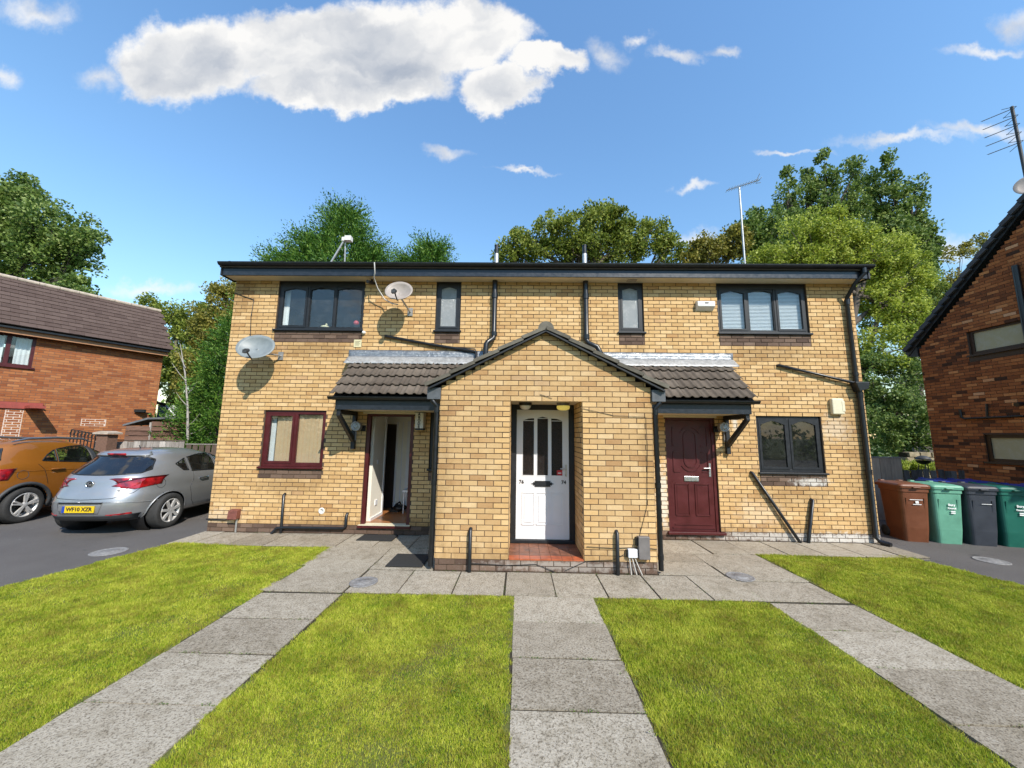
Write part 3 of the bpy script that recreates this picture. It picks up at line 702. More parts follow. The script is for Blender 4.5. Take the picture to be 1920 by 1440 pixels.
for sx, N_ in ((-HX, (-1, 0, 0)), (HX, (1, 0, 0))):                       # gable ends
    U_ = (0, 1, 0); rects = lay_bricks(WY + .01, HB + .2, 0, 4.875)
    obj('gable_brick_field', bricks_mesh('brick_field', rects, (sx, 0, 0), U_, N_, seed=8), 'buff_brick_field', wall, kind='stuff')
# dark rooms behind the windows
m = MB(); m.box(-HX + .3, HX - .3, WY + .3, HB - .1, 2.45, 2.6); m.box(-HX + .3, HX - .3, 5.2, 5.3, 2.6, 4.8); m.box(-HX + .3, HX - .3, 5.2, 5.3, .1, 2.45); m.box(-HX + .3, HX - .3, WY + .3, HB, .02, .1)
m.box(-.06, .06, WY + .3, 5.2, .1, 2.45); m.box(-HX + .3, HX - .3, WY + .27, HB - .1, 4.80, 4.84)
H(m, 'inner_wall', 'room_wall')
# roof: low pitch, hidden behind the gutter
RP = math.tan(R(19)); EY, EZ = 1.42, 5.06; RY = 5.75; RZ = EZ + (RY - EY) * RP
m = MB(); X = HX + .10
m.prism([(-X, EY, EZ), (-X, RY, RZ), (-X, 2 * RY - EY, EZ), (-X, 2 * RY - EY, EZ - .06), (-X, RY, RZ - .06), (-X, EY, EZ - .06)], (2 * X, 0, 0))
roof = H(m, 'roof', 'roof_tile_far')
m = MB(); m.prism([(-HX + .01, WY + .02, 4.88), (-HX + .01, RY, RZ - .08), (-HX + .01, HB + .2, 4.88)], (.2, 0, 0)); m.prism([(HX - .21, WY + .02, 4.88), (HX - .21, RY, RZ - .08), (HX - .21, HB + .2, 4.88)], (.2, 0, 0))
H(m, 'gable_wall', 'mortar')
FX = HX + .06
m = MB(); m.box(-FX, FX, 1.455, 1.48, 4.855, 5.045); fas = H(m, 'fascia', 'fascia_paint', bevel=.003)
m = MB(); m.box(-FX + .02, FX - .02, 1.482, WY + .0, 4.864, 4.876); H(m, 'soffit', 'soffit_board')
for sx in (-1, 1):
    m = MB(); m.prism([(sx * FX, 1.44, 4.85), (sx * FX, 1.44, 5.05), (sx * FX, RY, RZ), (sx * FX, RY, RZ - .2), (sx * FX, WY + .05, 4.85)], (sx * .03, 0, 0)); H(m, 'bargeboard', 'black_paint')
def half_gutter(x0, x1, y, z, r, n=9):
    m = MB(); pr = [(y + r * math.cos(t), z - r * math.sin(t)) for t in np.linspace(0, math.pi, n)]
    pi = [(y + (r - .006) * math.cos(t), z - (r - .006) * math.sin(t)) for t in np.linspace(math.pi, 0, n)]
    m.prism([(x0, a, b) for a, b in pr + pi], (x1 - x0, 0, 0))
    for xe in (x0, x1): m.prism([(xe - .004, a, b) for a, b in pr], (.008, 0, 0))
    return m
gut = H(half_gutter(-6.22, 6.25, 1.395, 5.085, .062), 'gutter', 'black_plastic')
for x in np.arange(-6.0, 6.1, 1.02):
    m = MB(); pr = [(1.395 + .067 * math.cos(t), 5.088 - .067 * math.sin(t)) for t in np.linspace(0, math.pi, 9)]
    m.prism([(x, a, b) for a, b in pr], (.035, 0, 0)); H(m, 'bracket', 'black_plastic', gut)
# ---- windows
def arch(w, h, kind):
    if kind == 'arch':   # shallow pointed head
        return [(0, 0), (.06 * w, .002), (.14 * w, .3 * h), (.3 * w, .68 * h), (.5 * w, h), (.7 * w, .68 * h), (.86 * w, .3 * h), (.94 * w, .002), (w, 0)]
    return [(0, h), (w, h)]
def window(x0, x1, z0, z1, lights, mat, head, sash_on, Y=WY + .035, fw=.052, hw=None, pane='pane_clear', sill=True, archh=.06, label=None):
    hw = hw or fw; m = MB(); d0, d1 = Y, Y + .06
    m.box(x0, x0 + fw, d0, d1, z0, z1); m.box(x1 - fw, x1, d0, d1, z0, z1); m.box(x0 + fw, x1 - fw, d0, d1, z1 - hw, z1); m.box(x0 + fw, x1 - fw, d0, d1, z0, z0 + fw)
    xs = [x0 + fw]; tot = x1 - x0 - 2 * fw
    for f in lights[:-1]: xs.append(x0 + fw + tot * f)
    xs.append(x1 - fw)
    for c in xs[1:-1]: m.box(c - fw * .42, c + fw * .42, d0 + .001, d1, z0 + fw, z1 - hw)
    win = H(m, 'window', mat, bevel=.004, label=label)
    for i, (a, b) in enumerate(zip(xs, xs[1:])):
        a += 0 if i == 0 else fw * .42; b -= 0 if i == len(xs) - 2 else fw * .42
        zb, zt = z0 + fw, z1 - hw; s = .040 if sash_on[i] else .014; y = Y - .008 if sash_on[i] else Y + .012
        m = MB(); m.box(a, a + s, y, y + .045, zb, zt); m.box(b - s, b, y, y + .045, zb, zt); m.box(a + s, b - s, y, y + .045, zb, zb + s)
        A = [(a + s + u, zt - s - archh + v) for u, v in arch(b - a - 2 * s, archh, head)]
        poly = [(u, y, v) for u, v in A] + [(b - s, y, zt), (a + s, y, zt)]
        n = len(A)
        for (u, v), (u2, v2) in zip(A, A[1:]): m.prism([(u, y, v), (u2, y, v2), (u2, y, zt), (u, y, zt)], (0, .045, 0))
        H(m, 'sash', mat, win)
        m = MB(); m.box(a + s * .6, b - s * .6, y + .02, y + .026, zb + s * .6, zt - s * .6); H(m, 'pane', pane, win)
    if sill:
        m = MB(); m.box(x0 - .03, x1 + .03, WY - .045, Y + .03, z0 - .035, z0 - .002); H(m, 'sill', mat, win, bevel=.006)
    return win
T3 = (.335, .665, 1)
window(-5.24, -3.50, 3.86, 4.86, T3, 'black_paint', 'arch', (1, 0, 0), hw=.10, pane='pane_clear', archh=.05)
window(3.50, 5.24, 3.86, 4.86, T3, 'black_paint', 'arch', (1, 0, 1), hw=.10, pane='pane_clear', archh=.05)
for a, b in ((-2.05, -1.56), (1.56, 2.05)): window(a, b, 3.86, 4.86, (1,), 'black_paint', 'arch', (1,), pane='pane_frosted', hw=.05, archh=.045)
window(-5.27, -4.08, 1.19, 2.245, (.5, 1), 'maroon_upvc', 'flat', (1, 0), fw=.06, archh=.03)
window(4.08, 5.28, 1.22, 2.25, (.5, 1), 'black_paint', 'arch', (1, 1), pane='pane_dark', hw=.045, archh=.07)
window(-2.06, -1.56, 1.19, 2.245, (1,), 'black_paint', 'flat', (1,), pane='pane_dark', archh=.03)
# ---- doors
def bars(m, x0, x1, z0, z1, y0, y1, w, bottom=True):
    m.box(x0, x0 + w, y0, y1, z0, z1); m.box(x1 - w, x1, y0, y1, z0, z1); m.box(x0 + w, x1 - w, y0, y1, z1 - w, z1)
    if bottom: m.box(x0 + w, x1 - w, y0, y1, z0, z0 + w)
# left door frame stands open on the hall
m = MB(); bars(m, -3.28, -2.38, .13, 2.22, WY + .02, WY + .10, .062, False); m.box(-3.32, -2.345, WY - .05, WY + .12, .115, .16)
dl = H(m, 'door_frame', 'maroon_upvc', bevel=.004, label='maroon frame of the left door standing open')
m = MB(); m.box(-3.32 + .01, -2.355, WY - .048, WY + .13, .1605, .170); H(m, 'threshold', 'cream_plastic', dl)
m = MB(); m.box(-2.445, -2.40, WY + .12, WY + .92, .17, 2.15); H(m, 'door_leaf', 'maroon_upvc', dl)
m = MB(); m.box(-3.40, -3.22, WY + .262, 2.62, .10, 2.45); m.box(-2.38, -2.2, WY + .262, 4.2, .10, 2.45); m.box(-3.22, -2.38, WY + .262, 4.2, 2.38, 2.45)
m.box(-3.22, -2.38, 4.2, 4.3, .1, 2.4); m.box(-5.0, -3.4, 4.2, 4.3, .1, 2.4)
m.box(-3.17, -2.91, 3.30, 3.36, .1, 2.38); m.box(-2.91, -2.38, 3.30, 3.36, 2.05, 2.38); m.box(-3.9, -3.17, 3.30, 3.36, 2.05, 2.38); m.box(-4.0, -3.9, 2.62, 3.36, .1, 2.38)
H(m, 'hall_wall', 'hall_wall')
m = MB(); m.box(-3.225, -3.205, 2.60, 2.66, .10, 2.3); m.box(-3.20, -3.165, 3.27, 3.38, .1, 2.1); m.box(-2.95, -2.88, 3.27, 3.38, .1, 2.12); m.box(-3.07, -3.05, 3.285, 3.30, .1, 2.1); m.box(-2.88, -2.40, 3.27, 3.38, 2.04, 2.09)
m.box(-3.222, -3.20, WY + .27, 2.6, .10, .22)
H(m, 'hall_trim', 'white_upvc')
m = MB(); m.box(-3.9, -3.20, 3.32, 3.33, .1, 2.05); m.box(-2.88, -2.40, 3.37, 3.375, .1, 2.04); H(m, 'doorway_shade', 'dark_interior')  # near-black sheets: the shade of two open doorways put into the colour
m = MB(); m.box(-3.9, -2.38, WY + .13, 4.2, .105, .165); H(m, 'hall_floor', 'laminate')
m = MB(); m.box(-3.221, -3.212, 2.22, 2.30, 1.22, 1.30); H(m, 'light_switch', 'white_upvc')
m = MB(); m.box(-3.221, -3.205, 2.22, 2.34, .42, .52); H(m, 'socket', 'white_upvc')
# white chair frame and cleaner in the hall
ch = empty('chair', (-2.66, 2.90, .165), 'white framed chair just inside the open left door', 'chair')
m = MB()
for x, y in ((-.14, -.15), (.12, -.15), (-.14, .15), (.12, .15)): m.tube([(x, y, 0), (x, y, .95 if y > 0 else .45)], .012, 8)
m.build('leg', 'white_upvc', ch, True)
m = MB(); m.box(-.17, .15, -.18, .18, .44, .48); m.build('seat', 'white_upvc', ch, True)
m = MB(); m.box(-.15, .13, .14, .16, .62, .95); m.build('backrest', 'car_black', ch, True)
vc = empty('vacuum_cleaner', (-2.96, 2.98, .165), 'black vacuum cleaner on the hall floor behind the open door', 'vacuum')
m = MB(); m.ball((.02, 0, .075), .13, 14, (1.15, 1.1, .55)); m.box(-.16, .02, -.10, .02, 0, .05); m.build('body', 'car_black', vc, True)
m = MB(); m.tube([(.04, 0, .13), (0, .02, .19), (-.07, .02, .14), (-.13, -.02, .06), (-.17, -.06, .03)], .018, 8); m.build('hose', 'car_black', vc, True)
# right door
m = MB(); bars(m, 2.38, 3.30, .13, 2.22, WY + .03, WY + .09, .06, False)
dr = H(m, 'door_frame', 'maroon_upvc', bevel=.004, label='maroon frame of the closed right door')
m = MB(); m.box(2.34, 3.37, WY - .06, WY + .1, .10, .145); H(m, 'threshold', 'maroon_upvc', dr, bevel=.004)
leaf = H(MB().box(2.442, 3.238, WY + .045, WY + .09, .15, 2.155), 'door', 'maroon_upvc', label='maroon panelled front door with oval moulding')
def mould(m, pts, y, w=.022, closed=True):
    P = [Vector((a, y, b)) for a, b in pts]
    if closed: P.append(P[0])
    for a, b in zip(P, P[1:]): m.bar(a, b, w, .016, (0, 1, 0))
ys = WY + .040; c0 = 2.84
for (a, b, z0, z1) in ((2.53, 2.78, .42, .98), (2.90, 3.15, .42, .98)):
    m = MB(); mould(m, [(a, z0), (b, z0), (b, z1), (a, z1)], ys); m.box(a + .03, b - .03, ys, ys + .01, z0 + .03, z1 - .03); H(m, 'panel', 'maroon_upvc', leaf)
m = MB(); ov = [(c0 + .115 * math.cos(t), 1.62 + (.22 if math.sin(t) > 0 else -.22) + .115 * math.sin(t)) for t in np.linspace(0, 2 * math.pi, 26)[:-1]]; mould(m, ov, ys)
ov2 = [(c0 + .19 * math.cos(t), 1.62 + (.22 if math.sin(t) > 0 else -.22) + .19 * math.sin(t)) for t in np.linspace(0, 2 * math.pi, 34)[:-1]]
mould(m, ov2[2:15], ys, .016, False); mould(m, ov2[19:32], ys, .016, False); H(m, 'oval_moulding', 'maroon_upvc', leaf)
for sx in (-1, 1):
    for z0, z1 in ((1.20, 1.56), (1.68, 2.02)):
        m = MB(); a, b = c0 + sx * .13, c0 + sx * .32; mould(m, [(c0 + sx * .2, z0), (b, z0), (b, z1), (c0 + sx * .2, z1)], ys, .018, False); H(m, 'panel', 'maroon_upvc', leaf)
m = MB(); mould(m, [(2.50, .26), (3.18, .26)], ys, .02, False); mould(m, [(2.46, .2), (3.22, .2)], ys, .03, False); H(m, 'weather_bar', 'maroon_upvc', leaf)
m = MB(); m.box(2.70, 2.97, ys - .012, ys + .012, 1.03, 1.12); H(m, 'letter_plate', 'steel', leaf, bevel=.005)
m = MB(); m.box(3.165, 3.20, ys - .006, ys + .01, 1.12, 1.36); m.tube([(3.18, ys - .03, 1.27), (3.06, ys - .035, 1.27)], .011, 8); m.tube([(3.18, ys, 1.27), (3.18, ys - .03, 1.27)], .010, 8); H(m, 'handle', 'steel', leaf)
# ---- porch
PX = 1.515; O0, O1, OZ = -.505, .525, 2.35; DY = .76; SZ = .165; PA, PE = 3.35, 2.51
pw = MB(); panel(pw, -PX, PX, -.1, PE, [(O0, O1, SZ, OZ)], .006, .22)
pw.prism([(-PX, .006, PE), (PX, .006, PE), (0, .006, PA)], (0, .21, 0))
pw.box(-PX, -PX + .22, .22, WY, -.1, PE); pw.box(PX - .22, PX, .22, WY, -.1, PE)
pw.box(O0 - .11, O0 - .006, .22, DY + .1, SZ, OZ); pw.box(O1 + .006, O1 + .11, .22, DY + .1, SZ, OZ); pw.box(O0 - .1, O1 + .1, .22, DY + .02, -.1, SZ - .02)
porch = H(pw, 'porch_wall', 'mortar')
gab = lambda z: (-9, 9) if z < PE else (-(PX + .03) * (PA - z) / (PA - PE), (PX + .03) * (PA - z) / (PA - PE))
rects = lay_bricks(-PX, PX, .15, 3.375, [(O0, O1, 0, OZ)], gab, first=0, phase=.06)
full = [r for r in rects if r[4]]; rng2 = random.Random(5)
full.sort(key=lambda r: abs((r[2] + r[3]) / 2 - 1.5)); pick = set(full[:294])
bm_ = bricks_mesh('brick', [(-.1075, .1075, -.0325, .0325, True)], (0, 0, 0), (1, 0, 0), (0, -1, 0), jit=0)
bm_.materials.append(MATS['buff_brick'])
for r in full[:294]:
    o = bpy.data.objects.new('brick', bm_); COL.objects.link(o); o.parent = porch
    o.location = ((r[0] + r[1]) / 2, .006 + rng2.uniform(-.0025, .0025), (r[2] + r[3]) / 2); o.rotation_euler = (0, rng2.uniform(-.004, .004), rng2.uniform(-.006, .006))
obj('brick_field', bricks_mesh('brick_field', [r for r in rects if r not in pick], (0, .006, 0), (1, 0, 0), (0, -1, 0), seed=5), 'buff_brick_field', porch, kind='stuff')
rects = lay_bricks(-PX, PX, 0, .15); obj('plinth_brick_field', bricks_mesh('brick_field', rects, (0, .006, 0), (1, 0, 0), (0, -1, 0), proud=.009, seed=6), 'dark_brick', porch, kind='stuff')
for xx, N_ in ((O1, (-1, 0, 0)), (O0, (1, 0, 0))):
    rects = lay_bricks(.002, DY + .06, SZ, OZ + .01); obj('reveal_brick_field', bricks_mesh('brick_field', rects, (xx + (.006 if xx > 0 else -.006), 0, 0), (0, 1, 0), N_, seed=9), 'buff_brick_field', porch, kind='stuff')
for sx in (-1, 1):
    rects = lay_bricks(.0, WY, 0.15, PE); obj('side_brick_field', bricks_mesh('brick_field', rects, (sx * PX, 0, 0), (0, 1, 0), (sx, 0, 0), seed=10), 'buff_brick_field', porch, kind='stuff')
m = MB(); m.box(O0 + .001, O1 - .001, .03, DY, OZ - .012, OZ - .002); H(m, 'porch_ceiling', 'soffit_board')
# quarry tile step
m = MB(); m.box(O0 + .002, O1 - .002, .0, DY, SZ - .03, SZ - .006); step = H(m, 'porch_step', 'mortar')
tm0 = MB().box(-.0705, .0705, -.0705, .0705, -.012, .007).mesh('tile'); tm = MB().box(-.0705, .0705, -.0705, .0705, -.012, .006).mesh('tile'); nt = 7; tw = (O1 - O0 - .004) / nt
for i in range(nt):
    for k in range(5):
        o = obj('tile', tm if k else tm0, 'quarry_tile_worn' if k else 'quarry_tile', step); o.location = (O0 + .002 + tw * (i + .5), .062 + k * .147 - .068 + .075, SZ - .004 + random.uniform(-.0015, .0015))
tm2 = MB().box(-.0705, .0705, -.008, .05, -.03, .007).mesh('nosing')
# porch door
m = MB(); bars(m, O0 + .002, O1 - .002, SZ + .0, OZ - .014, DY, DY + .08, .082, False); m.box(O0 + .01, O1 - .01, DY - .03, DY + .08, SZ + .004, SZ + .05)
pf = H(m, 'door_frame', 'black_paint', bevel=.004, label='black frame of the white porch door')
m = MB(); m.box(O0 + .09, O1 - .09, DY + .004, DY + .05, OZ - .13 + .03, OZ - .095 + .03); 
DX0, DX1, DZ0, DZ1 = O0 + .092, O1 - .092, SZ + .055, 2.252; dw = DX1 - DX0
yd = DY + .018; G = [(DX0 + .115 * dw + i * .252 * dw + (i * .03 * dw), 0) for i in range(3)]
gx = [(DX0 + .12 * dw, DX0 + .335 * dw), (DX0 + .395 * dw, DX0 + .605 * dw), (DX0 + .665 * dw, DX0 + .88 * dw)]; gz0, gz1 = 1.20, 2.115
m = MB(); m.box(DX0, DX1, yd, yd + .045, DZ0, gz0)
for a, b in ((DX0, gx[0][0]), (gx[0][1], gx[1][0]), (gx[1][1], gx[2][0]), (gx[2][1], DX1)): m.box(a, b, yd, yd + .045, gz0, DZ1)
hd = {0: (gz1 - .035, gz1 - .005, gz1 + .0), 1: (gz1 + .005, gz1 + .028, gz1 + .005), 2: (gz1, gz1 - .005, gz1 - .035)}
for i, (a, b) in enumerate(gx):
    z_ = hd[i]; m.prism([(a, yd, z_[0]), ((a + b) / 2, yd, z_[1]), ((a + b) / 2, yd, DZ1), (a, yd, DZ1)], (0, .045, 0)); m.prism([((a + b) / 2, yd, z_[1]), (b, yd, z_[2]), (b, yd, DZ1), ((a + b) / 2, yd, DZ1)], (0, .045, 0))
pd = H(m, 'porch_door', 'white_upvc', label='white porch door with three tall dark panes')
for i, (a, b) in enumerate(gx):
    m = MB(); m.box(a - .004, b + .004, yd + .02, yd + .028, gz0 - .004, gz1 + .04); H(m, 'pane', 'pane_pattern', pd)
    m = MB(); w_ = .008; bars(m, a - .008, b + .008, gz0 - .008, min(hd[i]) , yd - .006, yd + .004, .010); H(m, 'glazing_bead', 'white_upvc', pd)
    m = MB(); a2, b2 = a - .005, b + .005; mould(m, [(a2, .44), (b2, .44), (b2, .93), (a2, .93)], yd - .001, .018); m.box(a2 + .035, b2 - .035, yd - .009, yd + .002, .475, .895); H(m, 'panel', 'white_upvc', pd)
m = MB(); cx_ = (DX0 + DX1) / 2; m.box(cx_ - .125, cx_ + .125, yd - .012, yd + .002, 1.025, 1.115)
for sx in (-1, 1): m.prism([(cx_ + sx * .125, yd - .01, 1.05), (cx_ + sx * .15, yd - .01, 1.045), (cx_ + sx * .148, yd - .01, 1.06), (cx_ + sx * .185, yd - .01, 1.07), (cx_ + sx * .148, yd - .01, 1.08), (cx_ + sx * .15, yd - .01, 1.095), (cx_ + sx * .125, yd - .01, 1.09)], (0, .012, 0))
H(m, 'letter_plate', 'black_paint', pd)
m = MB(); m.box(DX1 - .065, DX1 - .032, yd - .008, yd + .002, 1.19, 1.375); m.tube([(DX1 - .05, yd - .035, 1.315), (DX1 - .14, yd - .038, 1.312)], .010, 8); m.tube([(DX1 - .05, yd, 1.315), (DX1 - .05, yd - .035, 1.315)], .009, 8); H(m, 'handle', 'steel', pd)
m = MB(); m.box(gx[2][1] - .09, gx[2][1] - .002, yd + .012, yd + .015, 1.205, 1.285); st = H(m, 'sticker', 'red_print', pd)
m = MB(); m.box(gx[2][1] - .072, gx[2][1] - .02, yd + .009, yd + .011, 1.232, 1.247); H(m, 'sticker_print', 'white_print', pd)
for tx, x in (('76', DX0 + .085), ('74', DX1 - .085)):
    lettering('numeral', tx, .078, facing((x, yd - .004, 1.095), (1, 0, 0), (0, 0, 1)), 'ink', pd, bold=.002)
# porch roof -------------------------------------------------------------
def tile_mesh(w=.30, l=.36, th=.016, rolls=2, h=.028, flat=False):
    pr = []
    if flat: pr = [(0, 0), (w, 0)]
    else:
        n = 9 * rolls
        for i in range(n + 1):
            u = i / n * rolls % 1 if i < n else 1.0
            s_ = max(0, math.sin(math.pi * (u - .45) / .5)) if u > .45 else 0
            pr.append((w * i / n, h * s_ ** .8))
    m = MB(); k = len(pr)
    vs = [(x, 0, z) for x, z in pr] + [(x, l, z - .0) for x, z in pr] + [(x, 0, z - th) for x, z in pr]
    fs = [(i, i + 1, k + i + 1, k + i) for i in range(k - 1)] + [(2 * k + i, 2 * k + i + 1, i + 1, i) for i in range(k - 1)]
    fs += [(0, k, 2 * k)] if True else []
    m.add(vs, fs, not flat)
    m.add([(0, 0, pr[0][1]), (0, l, pr[0][1]), (0, l, pr[0][1] - th), (0, 0, pr[0][1] - th)], [(0, 1, 2, 3)]); m.add([(w, 0, pr[-1][1]), (w, l, pr[-1][1]), (w, l, pr[-1][1] - th), (w, 0, pr[-1][1] - th)], [(3, 2, 1, 0)])
    return m.mesh('tile')
def lay(me, mat, parent, o, ax, up, rows, cols, gauge, w, lift=.026, keep=None, jit=.004):
    """tiles in rows up a slope: ax along the eave, up the slope direction"""
    ax = Vector(ax).normalized(); up = Vector(up).normalized(); n = ax.cross(up).normalized(); o = Vector(o)
    if len(me.materials) == 0: me.materials.append(MATS[mat])
    tl = math.atan2(lift, gauge)
    for r in range(rows):
        for c in range(cols):
            if keep and not keep(r, c): continue
            t = bpy.data.objects.new('tile', me); COL.objects.link(t); t.parent = parent
            if parent.parent is None: t.matrix_parent_inverse = parent.matrix_basis.inverted()
            p = o + ax * (c * w + random.uniform(-jit, jit) * .4) + up * (r * gauge + random.uniform(-jit, jit)) + n * lift
            u2 = (up * math.cos(tl) - n * math.sin(tl)); n2 = ax.cross(u2)
            t.matrix_local = Matrix(((ax.x, u2.x, n2.x, p.x), (ax.y, u2.y, n2.y, p.y), (ax.z, u2.z, n2.z, p.z), (0, 0, 0, 1)))
ERX, ERZ, RRZ = 1.735, 2.535, 3.415
m = MB(); m.prism([(-ERX + .02, -.02, ERZ - .03), (0, -.02, RRZ - .035), (ERX - .02, -.02, ERZ - .03), (ERX - .1, -.02, ERZ - .03), (0, -.02, RRZ - .075), (-ERX + .1, -.02, ERZ - .03)], (0, WY + .02, 0))
pr_ = H(m, 'porch_roof', 'black_paint')
TLM = tile_mesh(.30, .40, .02, 2, .010)
sl = Vector((ERX, 0, RRZ - ERZ)); gl = sl.length / 5.0
lay(TLM, 'verge_tile', pr_, (-ERX, WY + .02, ERZ - .01), (0, -1, 0), (ERX, 0, RRZ - ERZ), 5, 6, gl, .305)
lay(TLM, 'verge_tile', pr_, (ERX, -.09, ERZ - .01), (0, 1, 0), (-ERX, 0, RRZ - ERZ), 5, 6, gl, .305)
for sx in (-1, 1):                                                        # mortared verge under the tile ends
    for k in range(5):
        a = Vector((sx * ERX, -.085, ERZ - .012)) + Vector((-sx * ERX, 0, RRZ - ERZ)) * (k * gl / sl.length); b = a + Vector((-sx * ERX, 0, RRZ - ERZ)).normalized() * gl * 1.04
        if k == 4: b = Vector((0, -.085, RRZ - .012))
        m = MB(); m.bar(a + Vector((0, .0, .016)), b + Vector((0, 0, -.008)), .05, .050, (0, 0, 1)); H(m, 'verge_tile', 'verge_tile', pr_)
    m = MB(); m.bar((sx * (ERX - .05), -.070, ERZ - .050), (0, -.070, RRZ - .066), .05, .022); H(m, 'undercloak', 'black_paint', pr_)
for k in range(4):
    m = MB(); y0 = -.10 + k * .46; pts = [(.115 * math.cos(t), RRZ - .035 + .11 * math.sin(t)) for t in np.linspace(0, math.pi, 11)]
    m.prism([(a, y0, b) for a, b in pts], (0, .47, 0)); o = H(m, 'ridge_tile', 'verge_tile', pr_)
for sx in (-1, 1):
    m = MB(); m.box(sx * 1.517, sx * 1.71, -.035, 1.0, 2.335, 2.505); H(m, 'eaves_box', 'grey_box', bevel=.006)
    m = MB(); m.tube([(sx * 1.66, .02, 2.36), (sx * 1.62, .0, 2.30), (sx * 1.575, .03, 2.24), (sx * 1.575, .03, .04)], .034, 12); dp = H(m, 'downpipe', 'black_plastic')
    for z in (2.22, 1.2, .25): m = MB(); m.tube([(sx * 1.575, .03, z), (sx * 1.575, .03, z - .07)], .041, 12); H(m, 'pipe_clip', 'black_plastic', dp)
    m = MB(); m.tube([(sx * 1.0 - .03, -.045, 0), (sx * 1.0 - .03, -.045, .53), (sx * 1.0 - .03, .0, .55)], .026, 10); H(m, 'waste_pipe', 'black_plastic')
# canopies either side ----------------------------------------------------
CY, CZ = .93, 2.485; CR = 3.285
for sx in (-1, 1):
    nm = 'left' if sx < 0 else 'right'; xo, xi = 3.615, 1.515
    m = MB(); d_ = [(sx * (xo - .03), CY + .03, CZ - .03), (sx * (xo - .03), WY, CR - .03), (sx * (xo - .03), WY, CR - .09), (sx * (xo - .03), CY + .03, CZ - .09)]
    m.prism(d_, (-sx * (xo - xi - .03), 0, 0)); can = H(m, 'canopy', 'black_paint', label='tiled canopy over the %s door' % nm)
    upv = Vector((0, WY - CY, CR - CZ)); g = upv.length / 4.35
    lim = lambda r: max(.45, (RRZ - (CZ + (r + 1.1) * g / upv.length * (CR - CZ))) / ((RRZ - ERZ) / ERX) - .1)
    CTM = tile_mesh(.30, .40)
    lay(CTM, 'concrete_tile', can, (sx * xo if sx < 0 else xo - 10 * .30, CY, CZ), (1, 0, 0), upv, 4, 10, g, .30, .042,
        keep=(lambda r, c: (xo - (c + 1) * .30) > lim(r) - .30) if sx < 0 else (lambda r, c: (xo - (9 - c + 1) * .30) > lim(r) - .30))
    # lead flashing dressed over the top course
    m = MB(); n = 60; xs = np.linspace(.42, 3.72, n); rows = []
    for j, (fy, fz) in enumerate([(0, 0), (.33, .33), (.66, .66), (1, 1)]):
        for x_ in xs:
            wv = .016 * max(0, math.sin((x_ - .4) / .15 * 2 * math.pi)) * (1 - fy) + .003 * math.sin(x_ * 31) * (1 - fy)
            rows.append((sx * x_, WY - .20 + fy * .17 - wv * .5, CZ + (CR - CZ) * ((WY - .20 - CY + fy * .17) / (WY - CY)) + .055 + wv))
    for zz in (3.31, 3.37, 3.445):
        for x_ in xs: rows.append((sx * x_, WY - .014 - .004 * math.sin(x_ * 23 + zz * 50), zz))
    fs = [(j * n + i, j * n + i + 1, (j + 1) * n + i + 1, (j + 1) * n + i) for j in range(6) for i in range(n - 1)]
    if sx > 0: fs = [f[::-1] for f in fs]
    me = MB().add(rows, fs, True).mesh('flashing'); fl = obj('flashing', me, 'silver_flashing', can); sd = fl.modifiers.new('solid', 'SOLIDIFY'); sd.thickness = .006
    me.materials.append(MATS['silver_paint'])
    for i_, p_ in enumerate(me.polygons): p_.material_index = 1 if i_ < 3 * (n - 1) else 0
    m = MB(); m.box(sx * 3.53, sx * xi, 1.0, 1.025, 2.235, 2.45); H(m, 'fascia', 'fascia_paint', can, bevel=.003)
    m = MB(); m.box(sx * 3.52, sx * xi, 1.027, WY, 2.243, 2.255); H(m, 'soffit', 'soffit_board', can)
    m = MB(); m.box(sx * 3.35 if sx < 0 else 2.34, sx * 2.32 if sx < 0 else 3.33, WY - .03, WY + .02, 2.205, 2.241); H(m, 'door_head_trim', 'soffit_board', can)
    m = MB(); m.prism([(sx * 3.53, 1.0, 2.235), (sx * 3.53, 1.0, 2.47), (sx * 3.53, WY, CR - .03), (sx * 3.53, WY, 2.235)], (sx * .02, 0, 0)); H(m, 'cheek', 'black_paint', can)
    a, b = sorted((sx * 3.64, sx * 1.72)); H(half_gutter(a, b, .935, 2.455, .052), 'gutter', 'black_plastic', can)
    m = MB(); bx = sx * 3.50; m.box(bx - .035, bx + .035, WY - .075, WY - .004, 1.54, 2.24); m.box(bx - .035, bx + .035, 1.03, WY - .075, 2.165, 2.24)
    m.prism([(bx - .03, WY - .075, 1.66), (bx - .03, WY - .075, 1.77), (bx - .03, 1.09, 2.165), (bx - .03, 1.02, 2.165), (bx - .03, 1.02, 2.13)], (.06, 0, 0)); H(m, 'bracket', 'black_paint', can, bevel=.004)
# ---- pipes on the wall
def pipe(pts, r, mat='black_plastic', name='waste_pipe', clips=()):
    m = MB(); m.tube(pts, r, 12); o = H(m, name, mat)
    for p, q in clips: H(MB().tube([p, q], r * 1.22, 12), 'pipe_collar', mat, o)
    return o
y = WY - .06
pipe([(-.88, y, 4.87), (-.88, y, 3.74), (-.90, y - .03, 3.68), (-.99, y - .08, 3.60), (-1.02, y - .1, 3.55), (-1.03, y - .1, 3.25)], .052, name='soil_pipe', clips=[((-.88, y, 4.6), (-.88, y, 4.5)), ((-.88, y, 3.82), (-.88, y, 3.74))])
pipe([(.91, y, 4.87), (.91, y, 3.68), (.95, y - .03, 3.60), (1.10, y - .08, 3.52), (1.16, y - .08, 3.40), (1.16, y - .08, 3.1)], .052, name='soil_pipe', clips=[((.91, y, 4.6), (.91, y, 4.5)), ((.91, y, 3.78), (.91, y, 3.69))])
